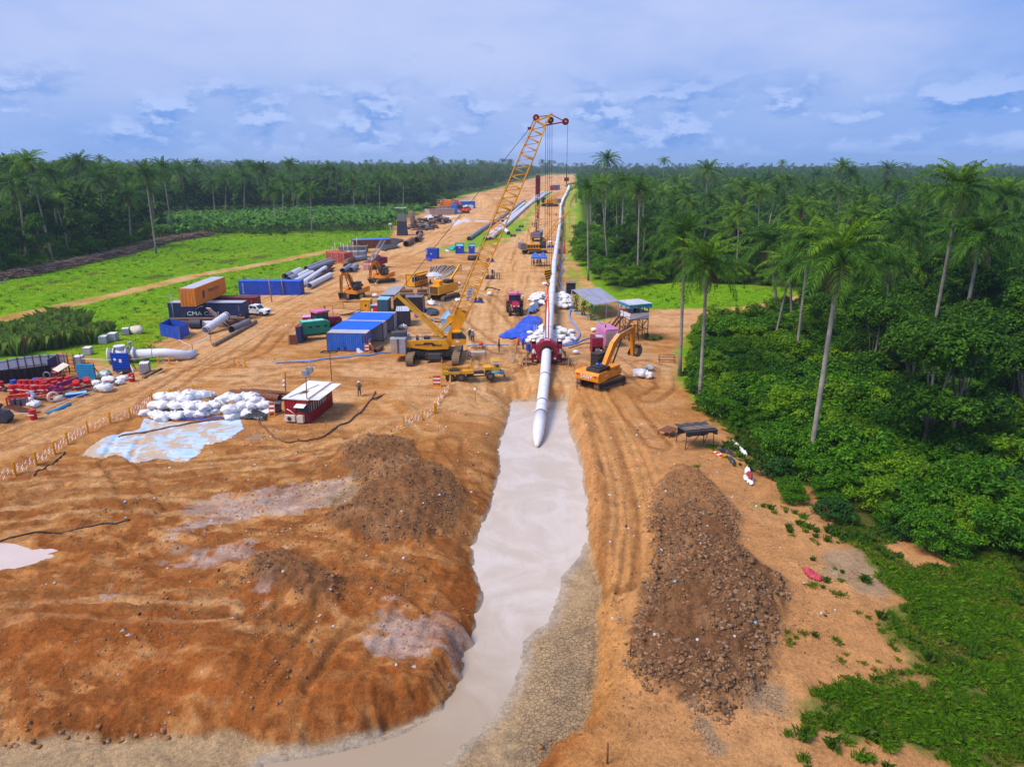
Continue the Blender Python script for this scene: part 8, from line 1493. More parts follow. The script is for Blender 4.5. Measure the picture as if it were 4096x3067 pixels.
panelwall('panel_fence','pale grey-blue sheet metal fence behind the black panels',[(-250,700),(10,660),(320,590),(680,545),(1070,500)],[2.2,2.2,2.2,2.2,2.0],paint('fence_blue',rgb(214,226,240),.5,rust=.08,dirt=.03),(2,2,3,3));panelwall('panel_wall','long black panel wall standing behind the red drums',[(-250,800),(0,745),(420,690),(830,615)],[1.75,1.75,1.6,1.5],paint('black_panel',(.008,.008,.010),.8,dirt=.04),(2,4,4),False)
p_=g('I',790,600);t=thing('door_leaf','dark blue steel door leaf standing on edge at the end of the black wall','door leaf',p_);MB().add([(0,0,0),(.5,1.6,0),(.45,1.6,2.3),(0,0,2.0),(.07,0,0),(.57,1.6,0),(.52,1.6,2.3),(.07,0,2.0)],[(0,3,2,1),(4,5,6,7),(0,1,5,4),(1,2,6,5),(2,3,7,6),(3,0,4,7)]).build('leaf',P('navy',.6),t)
for(a,b,H,lab)in(((1240,665),(1520,672),2.0,'sky blue ribbed steel panel propped upright among the junk'),((1790,535),(2065,540),2.4,'deep blue ribbed steel panel with a white label propped before the valve')):
 p0,p1=g('I',*a),g('I',*b);L=(p1-p0).length;t=thing('corrugated_sheet',lab,'steel panel',p0,mapping(p0,p1));m_=P('skyb',.55,dirt=.3)if 'sky' in lab else P('blue',.5,dirt=.1);MB().b2((0,0,.05),(L,.05,H)).build('sheet',m_,t)
 for k in range(7):MB().box((L/2,-.04,.2+(H-.35)*k/6),(L,.07,.14)).build('rib',m_,t)
 for x in(.03,L-.03):MB().beam((x,.05,0),(x,.05,H+.05),.1).beam((x,.06,H*.8),(x,1.2,0),.08).build('prop',MRUST,t)
 if 'deep' in lab:MB().b2((L*.45,-.09,H*.5),(L*.6,-.08,H*.68)).b2((L*.15,-.09,H*.6),(L*.3,-.08,H*.72)).build('label',MWHITE,t)
mf=paint('purple_red',rgb(128,30,92),.5,dirt=.2);t=thing('welded_skid','tangled purple-red welded steel frame lying beside the red drums','steel frame',g('I',900,840));o_=t.location.copy()
for a,b,za,zb,w_ in(((780,780),(830,870),.9,.2,.3),((830,850),(1010,800),.4,.7,.35),((900,760),(1240,650),.8,1.1,.5),((1000,820),(900,740),.5,.8,.3),((1230,700),(1340,650),.6,.9,.35),((1130,740),(1330,690),.3,.6,.25),((930,830),(1180,780),.3,.3,.2),((780,760),(900,790),.7,.6,.25)):MB().beam(g('I',*a,za)-o_,g('I',*b,zb)-o_,.22,w_).build('beam',mf,t)
t=thing('yellow_bracket','pair of yellow bracket plates standing behind the purple frame','bracket',g('I',770,755));
for dx in(-.35,.12):MB().prism([(dx,0),(dx+.45,0),(dx+.3,.75),(dx+.05,.75)],-.3+dx,-.1+dx).build('plate',P('yellow'),t)
def torus(b_,c,R_,r,ax='Z',n=18):b_.tube([Vector(c)+(Vector((R_*math.cos(6.2832*k/n),R_*math.sin(6.2832*k/n),0))if ax=='Z' else Vector((R_*math.cos(6.2832*k/n),0,R_*math.sin(6.2832*k/n))))for k in range(n)],r,8,closed=True);return b_
for x,y,lab in((865,680,'black tyre lying flat behind the yellow brackets'),(960,655,'black tyre lying flat, overlapping the one behind the brackets')):p_=gh('I',x,y);tag(torus(MB(),(0,0,.2),.48,.2).build('old_tyre',MTYRE,None,p_),lab,'tyre')
p_=gh('I',755,660);tag(torus(MB(),(0,0,.5),.4,.1,'X').build('hoop',MSTEEL,None,p_),'grey metal hoop standing behind the yellow brackets','hoop')
for x,y,sc,lab in((1650,625,1.05,'round white bulk bag on the teal sheet'),(1525,755,.95,'white bulk bag next to the tilted strapped drum'),(1715,715,1.2,'white bulk bag behind the open ones at the track edge'),(1665,850,1.3,'open white bulk bag with dark rubbish at the track edge'),(1560,820,.9,'half-open white bag left of the rubbish-filled one'),(1950,690,1.0,'white bag mixed with black plastic near the single drum'),(440,1040,1.1,'crumpled white bag between red crate and rope, upper one'),(550,1090,1.0,'crumpled white bag between red crate and rope, lower one'),(1900,740,.8,'small black-white rubbish bag at the track edge')):bag(gh('I',x,y),sc*.85,lab,None)
drape('tarpaulin','turquoise plastic sheet under the round white bulk bag','tarpaulin',gp('I',[(1520,600),(1640,540),(1760,540),(1740,580),(1600,640),(1530,660)],.1),cloth('turq_sheet',rgb(60,200,180)),.5,20,21);drape('tarpaulin','green plastic sheet among the hoses behind the deep blue panel','tarpaulin',gp('I',[(1780,490),(1900,480),(1940,500),(1830,525)],.1),cloth('green_sheet',rgb(30,150,110)),.4,14,22)
drape('tarpaulin','black plastic rubbish spread under the deep blue panel','tarpaulin',gp('I',[(1830,530),(2050,500),(2070,540),(1950,580),(1860,580)],.1),M_TARPK,.4,18,23);drape('tarpaulin','black plastic under the white rubbish bags at the track edge','tarpaulin',gp('I',[(1800,700),(1900,660),(1940,720),(1860,780),(1800,770)]),M_TARPK,.35,18,24);drape('tarpaulin','dark plastic bundle at the foot of the black wall','tarpaulin',gp('I',[(0,850),(60,810),(150,820),(160,850),(60,880)]),M_TARPK,.4,16,25);drape('tarpaulin','silvery plastic bundle below the drum row','tarpaulin',gp('I',[(400,930),(520,905),(600,940),(560,980),(420,970)]),cloth('silver_sheet',rgb(150,156,180)),.45,16,26)
JB=[MRUST,P('brown',.8),P('red',.6),M_LOG,MBLACK,paint('salmon2',rgb(206,84,70),.6)]
for k in range(46):
 f=RND.random();x,y=100+1350*f,1040-260*f+RND.uniform(-70,70);p_=gh('I',x,y);l=RND.uniform(.8,2.6);a=RND.uniform(-.2,1.0);tag(MB().beam((0,0,.1+.25*RND.random()),(l*math.cos(a),l*math.sin(a),.1+.4*RND.random()),RND.uniform(.06,.3),RND.uniform(.04,.1)).build('scrap_plank',JB[k%6],None,p_),'loose rusty plank or bar in the junk between drums and track','scrap plank','loose scrap in the junkyard')
t=thing('red_crate','open red steel crate lying on its side at the junkyard front','crate',gh('I',130,1120),.35);b_=MB();L,W,H=1.9,1.0,1.1
for x in(0,L):
 for y in(0,W):b_.beam((x,y,0),(x,y,H),.12)
 b_.beam((x,0,H),(x,W,H),.12);b_.beam((x,0,.05),(x,W,.05),.12)
for y in(0,W):b_.beam((0,y,H),(L,y,H),.12);b_.beam((0,y,.05),(L,y,.05),.12)
b_.build('frame',P('red'),t);MB().b2((.1,W-.08,.1),(L-.1,W-.04,H)).build('back_panel',P('red'),t)
for k in range(3):MB().b2((.3+k*.5,.1,.1),(.6+k*.5,.8,.9)).build('load',P('steel',.7),t)
t=thing('blue_box','flat blue-sided box with a white lid among the junk','box',gh('I',1040,960),.45);MB().b2((0,0,0),(2.0,.8,.35)).build('body',P('blue'),t);MB().b2((-.03,-.03,.35),(2.03,.83,.4)).build('lid',P('lblue'),t)
p_=gh('I',850,1010);b_=MB();torus(b_,(0,0,.55),.5,.12,'X');tag(b_.build('flange_ring',P('cream',.8),None,p_,.9),'beige flange ring standing upright in the junk','ring');p_=gh('I',930,1000);tag(MB().cyl((0,0,.3),.35,.9,14,'X').build('drum_reel',P('cream',.8),None,p_,.5),'beige barrel-like reel lying next to the upright ring','reel')
t=thing('ramp_grating','rusty brown slatted ramp lying by the rope drum','ramp',gh('I',60,1130),-.42)
for k in range(22):MB().b2((k*.22,0,.25-k*.008),(k*.22+.1,.9,.3-k*.008)).build('slat',MRUST,t)
for y in(0,.85):MB().beam((0,y,.2),(4.8,y,.02),.08).build('rail',MRUST,t)
t=thing('dark_machine','dark blue-black machine part lying at the edge of the track','machine part',gh('I',60,1340));MB().prism([(-1.4,.1),(.6,.1),(.9,.6),(.5,1.2),(-.8,1.5),(-1.5,.9)],-.5,.5).build('body',paint('dark_blue_steel',(.02,.03,.05),.5),t);MB().beam((-.6,-.2,1.2),(.4,-.3,2.0),.3).build('arm',MBLACK,t);MB().b2((-.9,-.54,.8),(-.6,-.5,1.1)).build('sticker',MWHITE,t)
t=thing('scaffold_frame','rusty scaffold frame standing between the fence end and sky blue panel','scaffold',g('I',960,600));u=g('I',1225,590)-t.location;H=2.6
for f_ in(0,.22,.55,1):MB().tube([u*f_,u*f_+Vector((0,0,H))],.05,5).tube([u*f_+Vector((0,1.2,0)),u*f_+Vector((0,1.2,H))],.05,5).build('post',MRUST,t)
for z_ in(.4,.9,1.4,1.9,2.4):MB().tube([Vector((0,0,z_)),u+Vector((0,0,z_))],.035,5).build('rung',MRUST,t)
MB().tube([Vector((0,0,.2)),u*.55+Vector((0,0,H))],.035,5).build('brace',MRUST,t);p_=g('I',960,470,1.4);tag(MB().box((0,0,0),(1.5,1.2,.06),.7).build('tilted_board',P('cream',.7),None,p_),'tilted beige board resting on the scaffold frame','board');bpy.data.objects['tilted_board'].rotation_euler=(.35,-.2,.3)
IBC_N=0
def ibc(t_,x,y,label,sc=1.0,rz=.1):
 t=thing('water_tote',label,'water tank',gh(t_,x,y),rz,None,sc*.82);MB().b2((-.5,-.58,.14),(.5,.58,1.12)).build('bottle',P('white',.4),t);MB().b2((-.52,-.6,0),(.52,.6,.13)).build('pallet',P('wood',.8),t);b_=MB()
 for z_ in(.3,.55,.8,1.05):
  b_.beam((-.53,-.61,z_),(.53,-.61,z_),.03).beam((.53,-.61,z_),(.53,.61,z_),.03).beam((-.53,.61,z_),(-.53,-.61,z_),.03)
 for k in range(6):q=-.53+1.06*k/5;b_.beam((q,-.61,.14),(q,-.61,1.14),.025);b_.beam((.53,q*1.15,.14),(.53,q*1.15,1.14),.025);b_.beam((-.53,q*1.15,.14),(-.53,q*1.15,1.14),.025)
 b_.build('cage',MSTEEL,t);return t
ibc('I',1400,265,'caged white water tote on the grass in front of the reeds',1.1);ibc('A',1170,975,'caged water tote with beige stains beside the sandy track',1.25,.3);ibc('A',1015,680,'white tote near the pale boulder behind the valve',1.1,.4);ibc('A',838,750,'worn pinkish tote left of the valve',1.2,.2);ibc('A',915,730,'second worn tote directly behind the valve flange',1.3,.1);ibc('I',1255,420,'beige-stained tote behind the scaffold frame',1.2,.2);ibc('A',1055,885,'small tote standing below the curved white pipe',.9,.1)
for x,y,r_,lab in((1100,670,1.0,'pale boulder in the grass behind the valve'),):tag(MB().blob((0,0,.4),(1.2,.9,.7),5,9,6,.3).build('boulder',P('cream',.9,dirt=.5),None,gh('A',x,y)),lab,'boulder')
for k,(a,b)in enumerate((((1130,1000),(1210,970)),((1150,1025),(1270,970)),((1200,1005),(1300,955)))):p0,p1=g('A',*a,.15),g('A',*b,.15+.1*k);tag(MB().tube([(0,0,0),p1-p0],.17,8).build('log',M_LOG if k<2 else M_LOGS[1],None,p0),('pale log below the stained tote, left one','pale log below the stained tote, front one','dark log end beside the stained tote')[k],'log')
def line(label,pts,r,mat,cat,name,dz=None,kind_n=5,sag=0,smooth=True):
 q_=[]
 for p in pts:q_.append(p if isinstance(p,Vector)else(gh(*p[:3])+Vector((0,0,r))if len(p)==3 else g(*p)))
 if smooth and len(q_)>2:
  o_=[]
  for i in range(len(q_)-1):
   p0,p1,p2,p3=q_[max(0,i-1)],q_[i],q_[i+1],q_[min(len(q_)-1,i+2)]
   for k in range(6):s=k/6;o_.append(.5*((2*p1)+(p2-p0)*s+(2*p0-5*p1+4*p2-p3)*s*s+(3*p1-p0-3*p2+p3)*s**3))
  q_=o_+[q_[-1]]
 if sag is not None and len(pts[0])==3 and not isinstance(pts[0],Vector):
  zz=hfun([p.x for p in q_],[p.y for p in q_]);q_=[Vector((p.x,p.y,z+r*.9))for p,z in zip(q_,zz)]
 c_=q_[0].copy();return tag(MB().tube([p-c_ for p in q_],r,kind_n).build(name,mat,None,c_),label,cat)
M_HB,M_HBL=P('brown',.8,dirt=.5),paint('hose_blue',rgb(96,148,226),.5,dirt=.15)
line('thick brown hose lying across the pale blue liner',[('R',-170,700),('R',200,630),('R',500,570),('R',800,520),('R',1110,492)],.11,M_HB,'hose','mud_hose',kind_n=7);line('brown hose looping over the sand from dark plastic past the red cabin',[('R',1225,490),('R',1300,570),('R',1400,660),('R',1500,735),('R',1620,742),('R',1800,725),('R',1940,690),('R',2050,610),('R',2212,530),('B',920,1370),('B',1010,1290),('B',1110,1150)],.10,M_HB,'hose','mud_hose',kind_n=7)
line('dark thin hose along the net fence at the edge of the churned ground',[('W',120,270),('W',170,235),('W',230,190)],.07,MBLACK,'hose','thin_hose');line('dark buried cable line across the churned ground',[('W',0,500),('W',150,470),('W',330,445),('W',460,425)],.06,MBLACK,'cable','ground_cable')
line('pale blue hose curving from the ring past the generator up the corridor',[('J',900,850),('J',1050,845),('J',1140,770),('J',1170,690),('J',1130,600),('J',1050,500),('J',1020,420),('J',1040,330),('J',1055,250),('D',1640,1190),('D',1632,1130),('D',1665,1060),('D',1640,1010),('D',1672,960),('D',1650,900),('D',1665,830)],.14,M_HBL,'hose','water_hose',kind_n=7);line('blue-grey hose from the ring to the maroon power pack',[('J',920,865),('J',1100,840),('J',1220,780),('J',1345,745)],.11,M_HBL,'hose','water_hose',kind_n=7)
line('dark hydraulic hose from the ring to the maroon power pack',[('J',1010,900),('J',1100,870),('J',1230,830),('J',1345,822)],.06,MBLACK,'hose','hydraulic_hose');line('faded blue hose trailing from the sandbags toward the tower stair',[('J',1045,335),('J',1140,385),('J',1240,425),('J',1380,455),('J',1500,540)],.09,M_HBL,'hose','water_hose');line('flat blue and white hose across the sand in front of the sheds',[('O',0,1130),('O',400,1100),('O',700,1085),('O',1050,1035),('O',1500,990),('O',1800,955),('O',2070,930)],.10,M_HBL,'hose','flat_hose');line('flat blue hose on the sand between crane track and the red-capped worker',[('C',150,738),('C',300,735),('C',520,728)],.08,M_HBL,'hose','flat_hose')
line('black hose curved on the grass patch near the workers',[('C',310,245),('C',330,225),('C',380,230),('C',440,248)],.12,MBLACK,'hose','black_hose');line('long plank-like pole lying near the walking worker',[('B',1095,1205,.08),('B',1195,1165,.08)],.10,M_LOGS[1],'log','timber_pole')
M_WR=P('white',.6,dirt=.1)
line('white rope sagging from the scaffold past the valve to a stake',[('A',575,870,1.0),('A',900,882,.9),('A',1130,870,.8),('A',1400,815,.9),('A',1690,690,1.0)],.035,M_WR,'rope','barrier_rope',sag=None);line('second white rope from the stake across the curved pipe',[('A',1690,690,1.0),('A',1540,760,.9),('A',1440,722,.9)],.035,M_WR,'rope','barrier_rope',sag=None);line('white rope around the front of the junkyard between the single red drums',[('I',-50,1230,.6),('I',300,1200,.6),('I',535,1180,.8),('I',900,1040,.7),('I',1500,830,.7),('I',1900,680,.8),('I',2100,590,.9),('I',2060,440,1.4)],.035,M_WR,'rope','barrier_rope',sag=None)
line('white rope strung on posts behind the sheds',[('O',1020,170,1.0),('O',1300,190,1.0),('O',1690,212,.9)],.035,M_WR,'rope','barrier_rope',sag=None);line('white rope strung from the far roped post toward the crane mast',[('O',1220,68,1.0),('O',1700,62,1.0),('O',2200,48,1.0)],.035,M_WR,'rope','barrier_rope',sag=None)
for k,(t_,x,y,y2,lab)in enumerate((('O',1035,320,100,'rusty stake holding the rope beside the dark scrap bars'),('O',1222,150,60,'rusty stake at the start of the far rope'),('A',1700,750,680,'rusty stake where the two white ropes meet'),('A',1555,830,750,'thin stake in front of the curved white pipe'),('W',2150,1285,1210,'short dark stake in the sand at the bottom of the picture'),('U',138,1155,1075,'rusty stake at the corner of the clod heap'),('C',1122,1115,1025,'rusty stake behind the orange excavator tracks'),('J',248,965,850,'rusty post beside the person at the ring'))):p_=gh(t_,x,y);h_=gy(t_,x,y2,p_.y).z-p_.z;tag(MB().tube([(0,0,-.3),(-.03,0,h_)],.045,6).build('stake',MRUST,None,p_),lab,'stake')
for k,(t_,x,y,y2,top,lab)in enumerate((('B',315,1170,970,'cam','thin rusty mast with two small white lamps left of the red cabin'),('B',528,1110,850,None,'tall grey mast standing behind the red cabin'),('B',513,1420,985,'lamp','rusty mast at the cabin corner carrying two round floodlights'),('B',725,1060,790,'arms','tall rusty mast behind the cabin with a flat black frame on top'),('X',1108,1150,870,'cap','thin stake with a white cup on top beside the water'),('C',650,380,295,'cap','thin post with a white lamp beside the facing tractor'),('C',820,200,110,'cap','thin lamp post beside the pipeline above the tractor'))):
 p_=gh(t_,x,y);tp_=gy(t_,x-(20 if top in('lamp','arms')else 4),y2,p_.y)-p_;t=thing('lamp_mast',lab,'mast',p_);MB().tube([(0,0,-.2),tp_],.05 if top!='cap' else .03,6).build('pole',MRUST if k!=1 else P('grey'),t)
 if top=='lamp':
  for dx,dz in((0,0),(.45,.35)):MB().cyl(tp_+Vector((dx,-.12,dz+.1)),.36,.3,16,(-.3,-1,-.2)).build('floodlight',P('grey',.3),t)
 if top=='cam':
  for z_ in(.42,.62):MB().blob(tuple(tp_*z_+Vector((-.12,-.1,0))),(.16,.14,.14),k).build('lamp',MWHITE,t)
 if top=='cap':MB().cyl(tp_,.16,.24,10,'X').build('cup',MWHITE,t)
 if top=='arms':
  b_=MB()
  for u,v in(((-1.0,-.3),(.8,-.3)),((-.8,.4),(.9,.4)),((-1,-.3),(-.8,.4)),((.8,-.3),(.9,.4)),((-.2,-.3),(0,.4))):b_.beam(tp_+Vector((*u,0)),tp_+Vector((*v,0)),.1)
  b_.build('frame',MBLACK,t)
def netfence(label,pts,hs,span0=0):
 P0=[gh(*p)for p in pts];c_=P0[0].copy();t=thing('net_fence',label,'net fence',c_)
 for p in P0:MB().beam(p-c_-Vector((0,0,.15)),p-c_+Vector((.02,0,hs+.2)),.2,.14).build('post',P('yellow',.5,dirt=.05),t)
 for a,b in zip(P0,P0[1:]):
  L=(b-a).length
  if L>12:continue
  n=max(3,int(L/.42));r_=MB();w_=MB()
  for k in range(n):
   for j in range(3):
    z0_,z1_=.18+j*.26,.18+(j+1)*.26;f0,f1=k/n,(k+1)/n;sg=.1*math.sin(math.pi*(k+.5)/n);u0,u1=a.lerp(b,f0)-c_,a.lerp(b,f1)-c_;m_=(u0+u1)/2;d=Vector((0,0,-sg))
    (r_ if(k+j)%2 else w_).beam(u0+d+Vector((0,0,z1_)),m_+d+Vector((0,0,z0_)),.032,.02);(w_ if(k+j)%3 else r_).beam(m_+d+Vector((0,0,z0_)),u1+d+Vector((0,0,z1_)),.032,.02)
  r_.build('red_netting',paint('net_red',rgb(206,96,70),.7),t);w_.build('white_netting',MWHITE,t)
netfence('red and white net fence on yellow posts between the track and pale blue liner',[('W',-90,330),('W',55,267),('W',129,230),('W',194,193),('W',240,158),('W',311,116),('W',390,82),('W',462,65),('R',175,340),('R',366,300),('R',412,290),('R',603,260)],1.05);netfence('red and white net fence running from the parked truck down toward the ditch',[('B',1360,1450),('B',1525,1400),('B',1632,1338),('B',1650,1335),('B',1676,1240),('B',1712,1190),('B',1762,1140),('B',1772,1085)],1.0)
netfence('short net fence scrap with yellow posts above the churned ground',[('A',1885,935),('A',1925,930),('A',1970,945)],1.0);netfence('short net fence scrap beside the stained tote and track',[('A',1275,915),('A',1362,918)],.7)
def barricade(t_,x,y,label,rz=0,tilt=0,group=None):
 t=thing('barricade',label,'barricade',gh(t_,x,y),rz,group)
 for u in(-.28,.28):MB().beam((u,0,-.05),(u,0,1.45),.08,.05).build('leg',P('yellow',.5),t)
 for k in range(5):MB().b2((-.24,-.03,.3+.22*k),(.24,.03,.3+.22*k+.2)).build('board',P('red')if k%2==0 else MWHITE,t)
 MB().b2((-.34,-.2,-.02),(.34,.2,.04)).build('foot',P('yellow'),t);t.rotation_euler=(tilt,0,rz);return t
barricade('X',232,822,'red and white striped barricade standing before the truck, first of the pair');barricade('X',297,822,'red and white striped barricade standing before the truck, beside its twin');barricade('O',1630,948,'striped barricade leaning at the corner of the ribbed blue container',.1,-.2);barricade('R',1410,478,'yellow-framed striped barricade leaning on the last white bag',.1,-.3);barricade('Y',1310,1020,'striped barricade thrown flat on the sand by the green cloth',.5,-1.4)
a,b=g('O',1760,900,.1),g('O',1680,770,1.6);tag(MB().beam((0,0,0),b-a,.2).beam((-.2,0,0),(.5,0,.05),.2).build('yellow_prop',P('yellow'),None,a),'yellow steel prop leaning against the end of the ribbed blue container','prop');a=gh('O',1510,930);tag(MB().box((0,0,.3),(.9,.05,.7)).build('white_panel',MWHITE,None,a,.4),'white panel lying against the ribbed blue container','panel');bpy.data.objects['white_panel'].rotation_euler.x=-.5
pipe('O',(1780,900),(1890,830),.3,MRUST,'rusty pipe on the ground between the sheds and crane',.3);a=gh('X',980,130);t=thing('plastic_stool','violet plastic stool beside the crane track','stool',a)
for x in(-.16,.16):
 for y in(-.16,.16):MB().beam((x,y,0),(x*.9,y*.9,.5),.08).build('leg',P('purple'),t)
MB().b2((-.2,-.2,.5),(.2,.2,.55)).build('seat',P('purple'),t)
a=gh('X',1010,95);tag(MB().b2((0,0,.0),(1.9,.9,.25)).build('crate_lid',P('cream',.7),None,a),'pale low crate on the sand beside the violet stool','crate');a=gh('G',1480,1095);t=thing('steel_ladder','rusty short ladder lying behind the pale low crate','ladder',a,-.35)
for y in(0,.5):MB().beam((0,y,.1),(2.2,y,.3),.06).build('rail',MRUST,t)
for k in range(7):MB().beam((.15+.32*k,0,.12+.03*k),(.15+.32*k,.5,.12+.03*k),.05).build('rung',MRUST,t)
a=gh('G',1672,1100);t=thing('blower','small orange blower on a stand between the crane and ring','blower',a);MB().cyl((0,0,.8),.28,.5,14,'X').build('drum',M_SL,t);MB().cyl((-.26,0,.8),.2,.04,12,'X').build('grille',MBLACK,t)
for x in(-.2,.2):MB().beam((x,-.15,0),(x*.7,0,.6),.04).beam((x,.15,0),(x*.7,0,.6),.04).build('leg',MRUST,t)
a=gh('J',520,740);t=thing('step_ladder','small aluminium step ladder on the bags left of the ring','ladder',a)
for x in(-.25,.25):MB().beam((x,0,0),(x*.8,.4,1.9),.06).build('rail',P('pale'),t)
for k in range(6):MB().beam((-.24,.06*k,.2+.3*k),(.24,.06*k,.2+.3*k),.05).build('rung',P('pale'),t)
for k,(x,y,lab)in enumerate(((150,1110,'pale plank of the small wood pile beside the hoses, steepest one'),(175,1115,'pale plank of the small wood pile beside the hoses, middle one'),(135,1085,'thin dark plank of the small wood pile beside the hoses'))):a=gh('J',x,y);tag(MB().beam((0,0,.05),(.2+.2*k,.9,.9),.2,.05).build('plank',M_LOG,None,a),lab,'plank')
barrel('J',420,930,'blue drum beside the left prop of the ring',None,False);t=thing('fire_extinguisher','red cylinder standing on the bags left of the ring','extinguisher',gh('J',272,850));MB().cyl((0,0,.55),.16,1.0,12).blob((0,0,1.05),(.16,.16,.12),1,10,5,0).build('cylinder',P('red'),t);MB().cyl((0,0,1.2),.05,.12,8).build('valve',MBLACK,t)
a=gh('J',1225,1410);t=thing('battery_box','pair of small black boxes beside the orange excavator tracks','box',a);MB().b2((-.45,-.2,0),(-.02,.2,.3)).build('box',MBLACK,t);MB().b2((.02,-.2,0),(.42,.2,.3)).build('box',MBLACK,t);MB().b2((-.6,.1,.3),(.3,.25,.38)).build('paper',MWHITE,t)
# ---------------------------------------------------------------- people
def person_mesh(pose):
 J={0:dict(lh=(-.11,0,.92),rh=(.11,0,.92),lk=(-.13,.0,.5),rk=(.13,.0,.5),lf=(-.14,0,.06),rf=(.14,0,.06),le=(-.27,.02,1.12),re=(.27,.02,1.12),lw=(-.27,-.08,.88),rw=(.27,-.08,.88)),1:dict(lh=(-.1,0,.92),rh=(.1,0,.92),lk=(-.11,-.18,.52),rk=(.11,.02,.5),lf=(-.11,-.16,.07),rf=(.11,.24,.1),le=(-.29,.0,1.12),re=(.29,.0,1.12),lw=(-.1,-.26,1.1),rw=(.1,-.26,1.1)),2:dict(lh=(-.11,0,.5),rh=(.11,0,.5),lk=(-.15,-.42,.52),rk=(.15,-.42,.52),lf=(-.15,-.40,.06),rf=(.15,-.40,.06),le=(-.27,-.06,.72),re=(.27,-.06,.72),lw=(-.14,-.34,.6),rw=(.14,-.34,.6))}[pose]
 dz=0 if pose<2 else-.42;pv=(0,0,.98+dz);ch=(0,.01,1.26+dz);nk=(0,0,1.47+dz);hd=(0,-.02,1.60+dz);tp_=(0,-.01,1.72+dz);ls,rs_=(-.19,0,1.40+dz),(.19,0,1.40+dz)
 foot=lambda f:(f[0],f[1]-.14,f[2]-.01);hand=lambda w_:(w_[0]*.95,w_[1]-.06,w_[2]-.09);V_=[pv,ch,nk,hd,tp_,ls,rs_,J['le'],J['re'],J['lw'],J['rw'],hand(J['lw']),hand(J['rw']),J['lh'],J['rh'],J['lk'],J['rk'],J['lf'],J['rf'],foot(J['lf']),foot(J['rf'])]
 R_=[.15,.17,.06,.10,.075,.085,.085,.06,.06,.045,.045,.04,.04,.115,.115,.08,.08,.055,.055,.05,.05];E_=[(0,1),(1,2),(2,3),(3,4),(1,5),(1,6),(5,7),(6,8),(7,9),(8,10),(9,11),(10,12),(0,13),(0,14),(13,15),(14,16),(15,17),(16,18),(17,19),(18,20)]
 me=bpy.data.meshes.new('p');me.from_pydata(V_,E_,[]);o=bpy.data.objects.new('p',me);COL.objects.link(o);md=o.modifiers.new('skin','SKIN')
 for i,r in enumerate(R_):me.skin_vertices[0].data[i].radius=(r,r*(.8 if i in(0,1)else 1));me.skin_vertices[0].data[i].use_root=i==0
 o.modifiers.new('s','SUBSURF').levels=1;dg=bpy.context.evaluated_depsgraph_get();m2=bpy.data.meshes.new_from_object(o.evaluated_get(dg));bpy.data.objects.remove(o)
 for k in range(4):m2.materials.append(None)
 hz_=.98+dz
 for pl in m2.polygons:
  c_=pl.center;pl.use_smooth=True;arm=abs(c_.x)>.22 or(pose and c_.y<-.2 and c_.z>.6+(dz*.2));wz=J['lw'][2]
  if c_.z>1.46+dz:k=0
  elif pose!=2 and c_.z<.13 or pose==2 and c_.z<.12:k=3
  elif(abs(c_.x)>.2 or pose)and c_.z<wz-.01 and c_.z>wz-.2 and abs(c_.x)<.34 and(c_.y<-.08)and c_.y>J['lw'][1]-.2 and pose!=2:k=0
  elif c_.z<hz_-.02 and not(abs(c_.x)>.2 and c_.z>.8+dz):k=2
  else:k=1
  pl.material_index=k
 return m2
PM=[person_mesh(k)for k in range(3)];SKIN=paint('skin_dark',(.06,.033,.022),.5,dirt=0)
def cloths(c):return paint('cloth_%d_%d_%d'%tuple(int(255*x)for x in c),c,.85,dirt=.1,wear=.15)
def person(t_,x,y,top,leg,rz,label,pose=0,helmet=(.8,.8,.8),vest=None,group=None,at=None,cap=False):
 p_=at or gh(t_,x,y);o=link('person',PM[pose],None,p_,rz);tag(o,label,'person',group);dz=0 if pose<2 else-.42
 for k,m_ in enumerate((SKIN,cloths(top),cloths(leg),cloths((.03,.028,.026)))):o.material_slots[k].link='OBJECT';o.material_slots[k].material=m_
 b_=MB();b_.blob((0,-.01,1.69+dz),(.125,.145,.115),2,12,7,0,.15)
 if not cap:b_.cyl((0,-.03,1.675+dz),.16,.02,14)
 else:b_.box((0,-.15,1.66+dz),(.14,.14,.02))
 b_.build('cap' if cap else 'helmet',cloths(helmet)if cap else paint('helmet_%d'%int(sum(helmet)*100),helmet,.3,dirt=.05),o);f_=MB().blob((0,-.125,1.595+dz),(.02,.025,.03),1,6,4,0)
 for s in(-1,1):f_.blob((s*.105,0,1.6+dz),(.02,.03,.035),1,6,4,0)
 f_.build('face_features',SKIN,o);e_=MB()
 for s in(-1,1):e_.blob((s*.04,-.105,1.625+dz),(.014,.01,.01),1,6,4,0)
 e_.box((0,-.105,1.545+dz),(.05,.02,.012));e_.build('eyes_and_mouth',MBLACK,o)
 if vest:b_=MB();b_.prism([(-.19,1.0+dz),(.19,1.0+dz),(.21,1.42+dz),(.1,1.46+dz),(-.1,1.46+dz),(-.21,1.42+dz)],-.165,-.15).prism([(-.19,1.0+dz),(.19,1.0+dz),(.21,1.42+dz),(-.21,1.42+dz)],.15,.165);b_.build('safety_vest',cloths(vest),o)
 if pose==1 and t_=='B':MB().box((.06,-.3,1.02),(.28,.05,.36)).build('tablet',MBLACK,o);MB().blob((-.1,-.28,1.1),(.06,.06,.05),1).blob((.1,-.28,1.1),(.06,.06,.05),1).build('gloves',P('yellow'),o)
 return o
KH,DK,GR,BL,TAN=(.22,.17,.12),(.022,.02,.026),(.20,.20,.23),(.03,.05,.11),(.30,.24,.18)
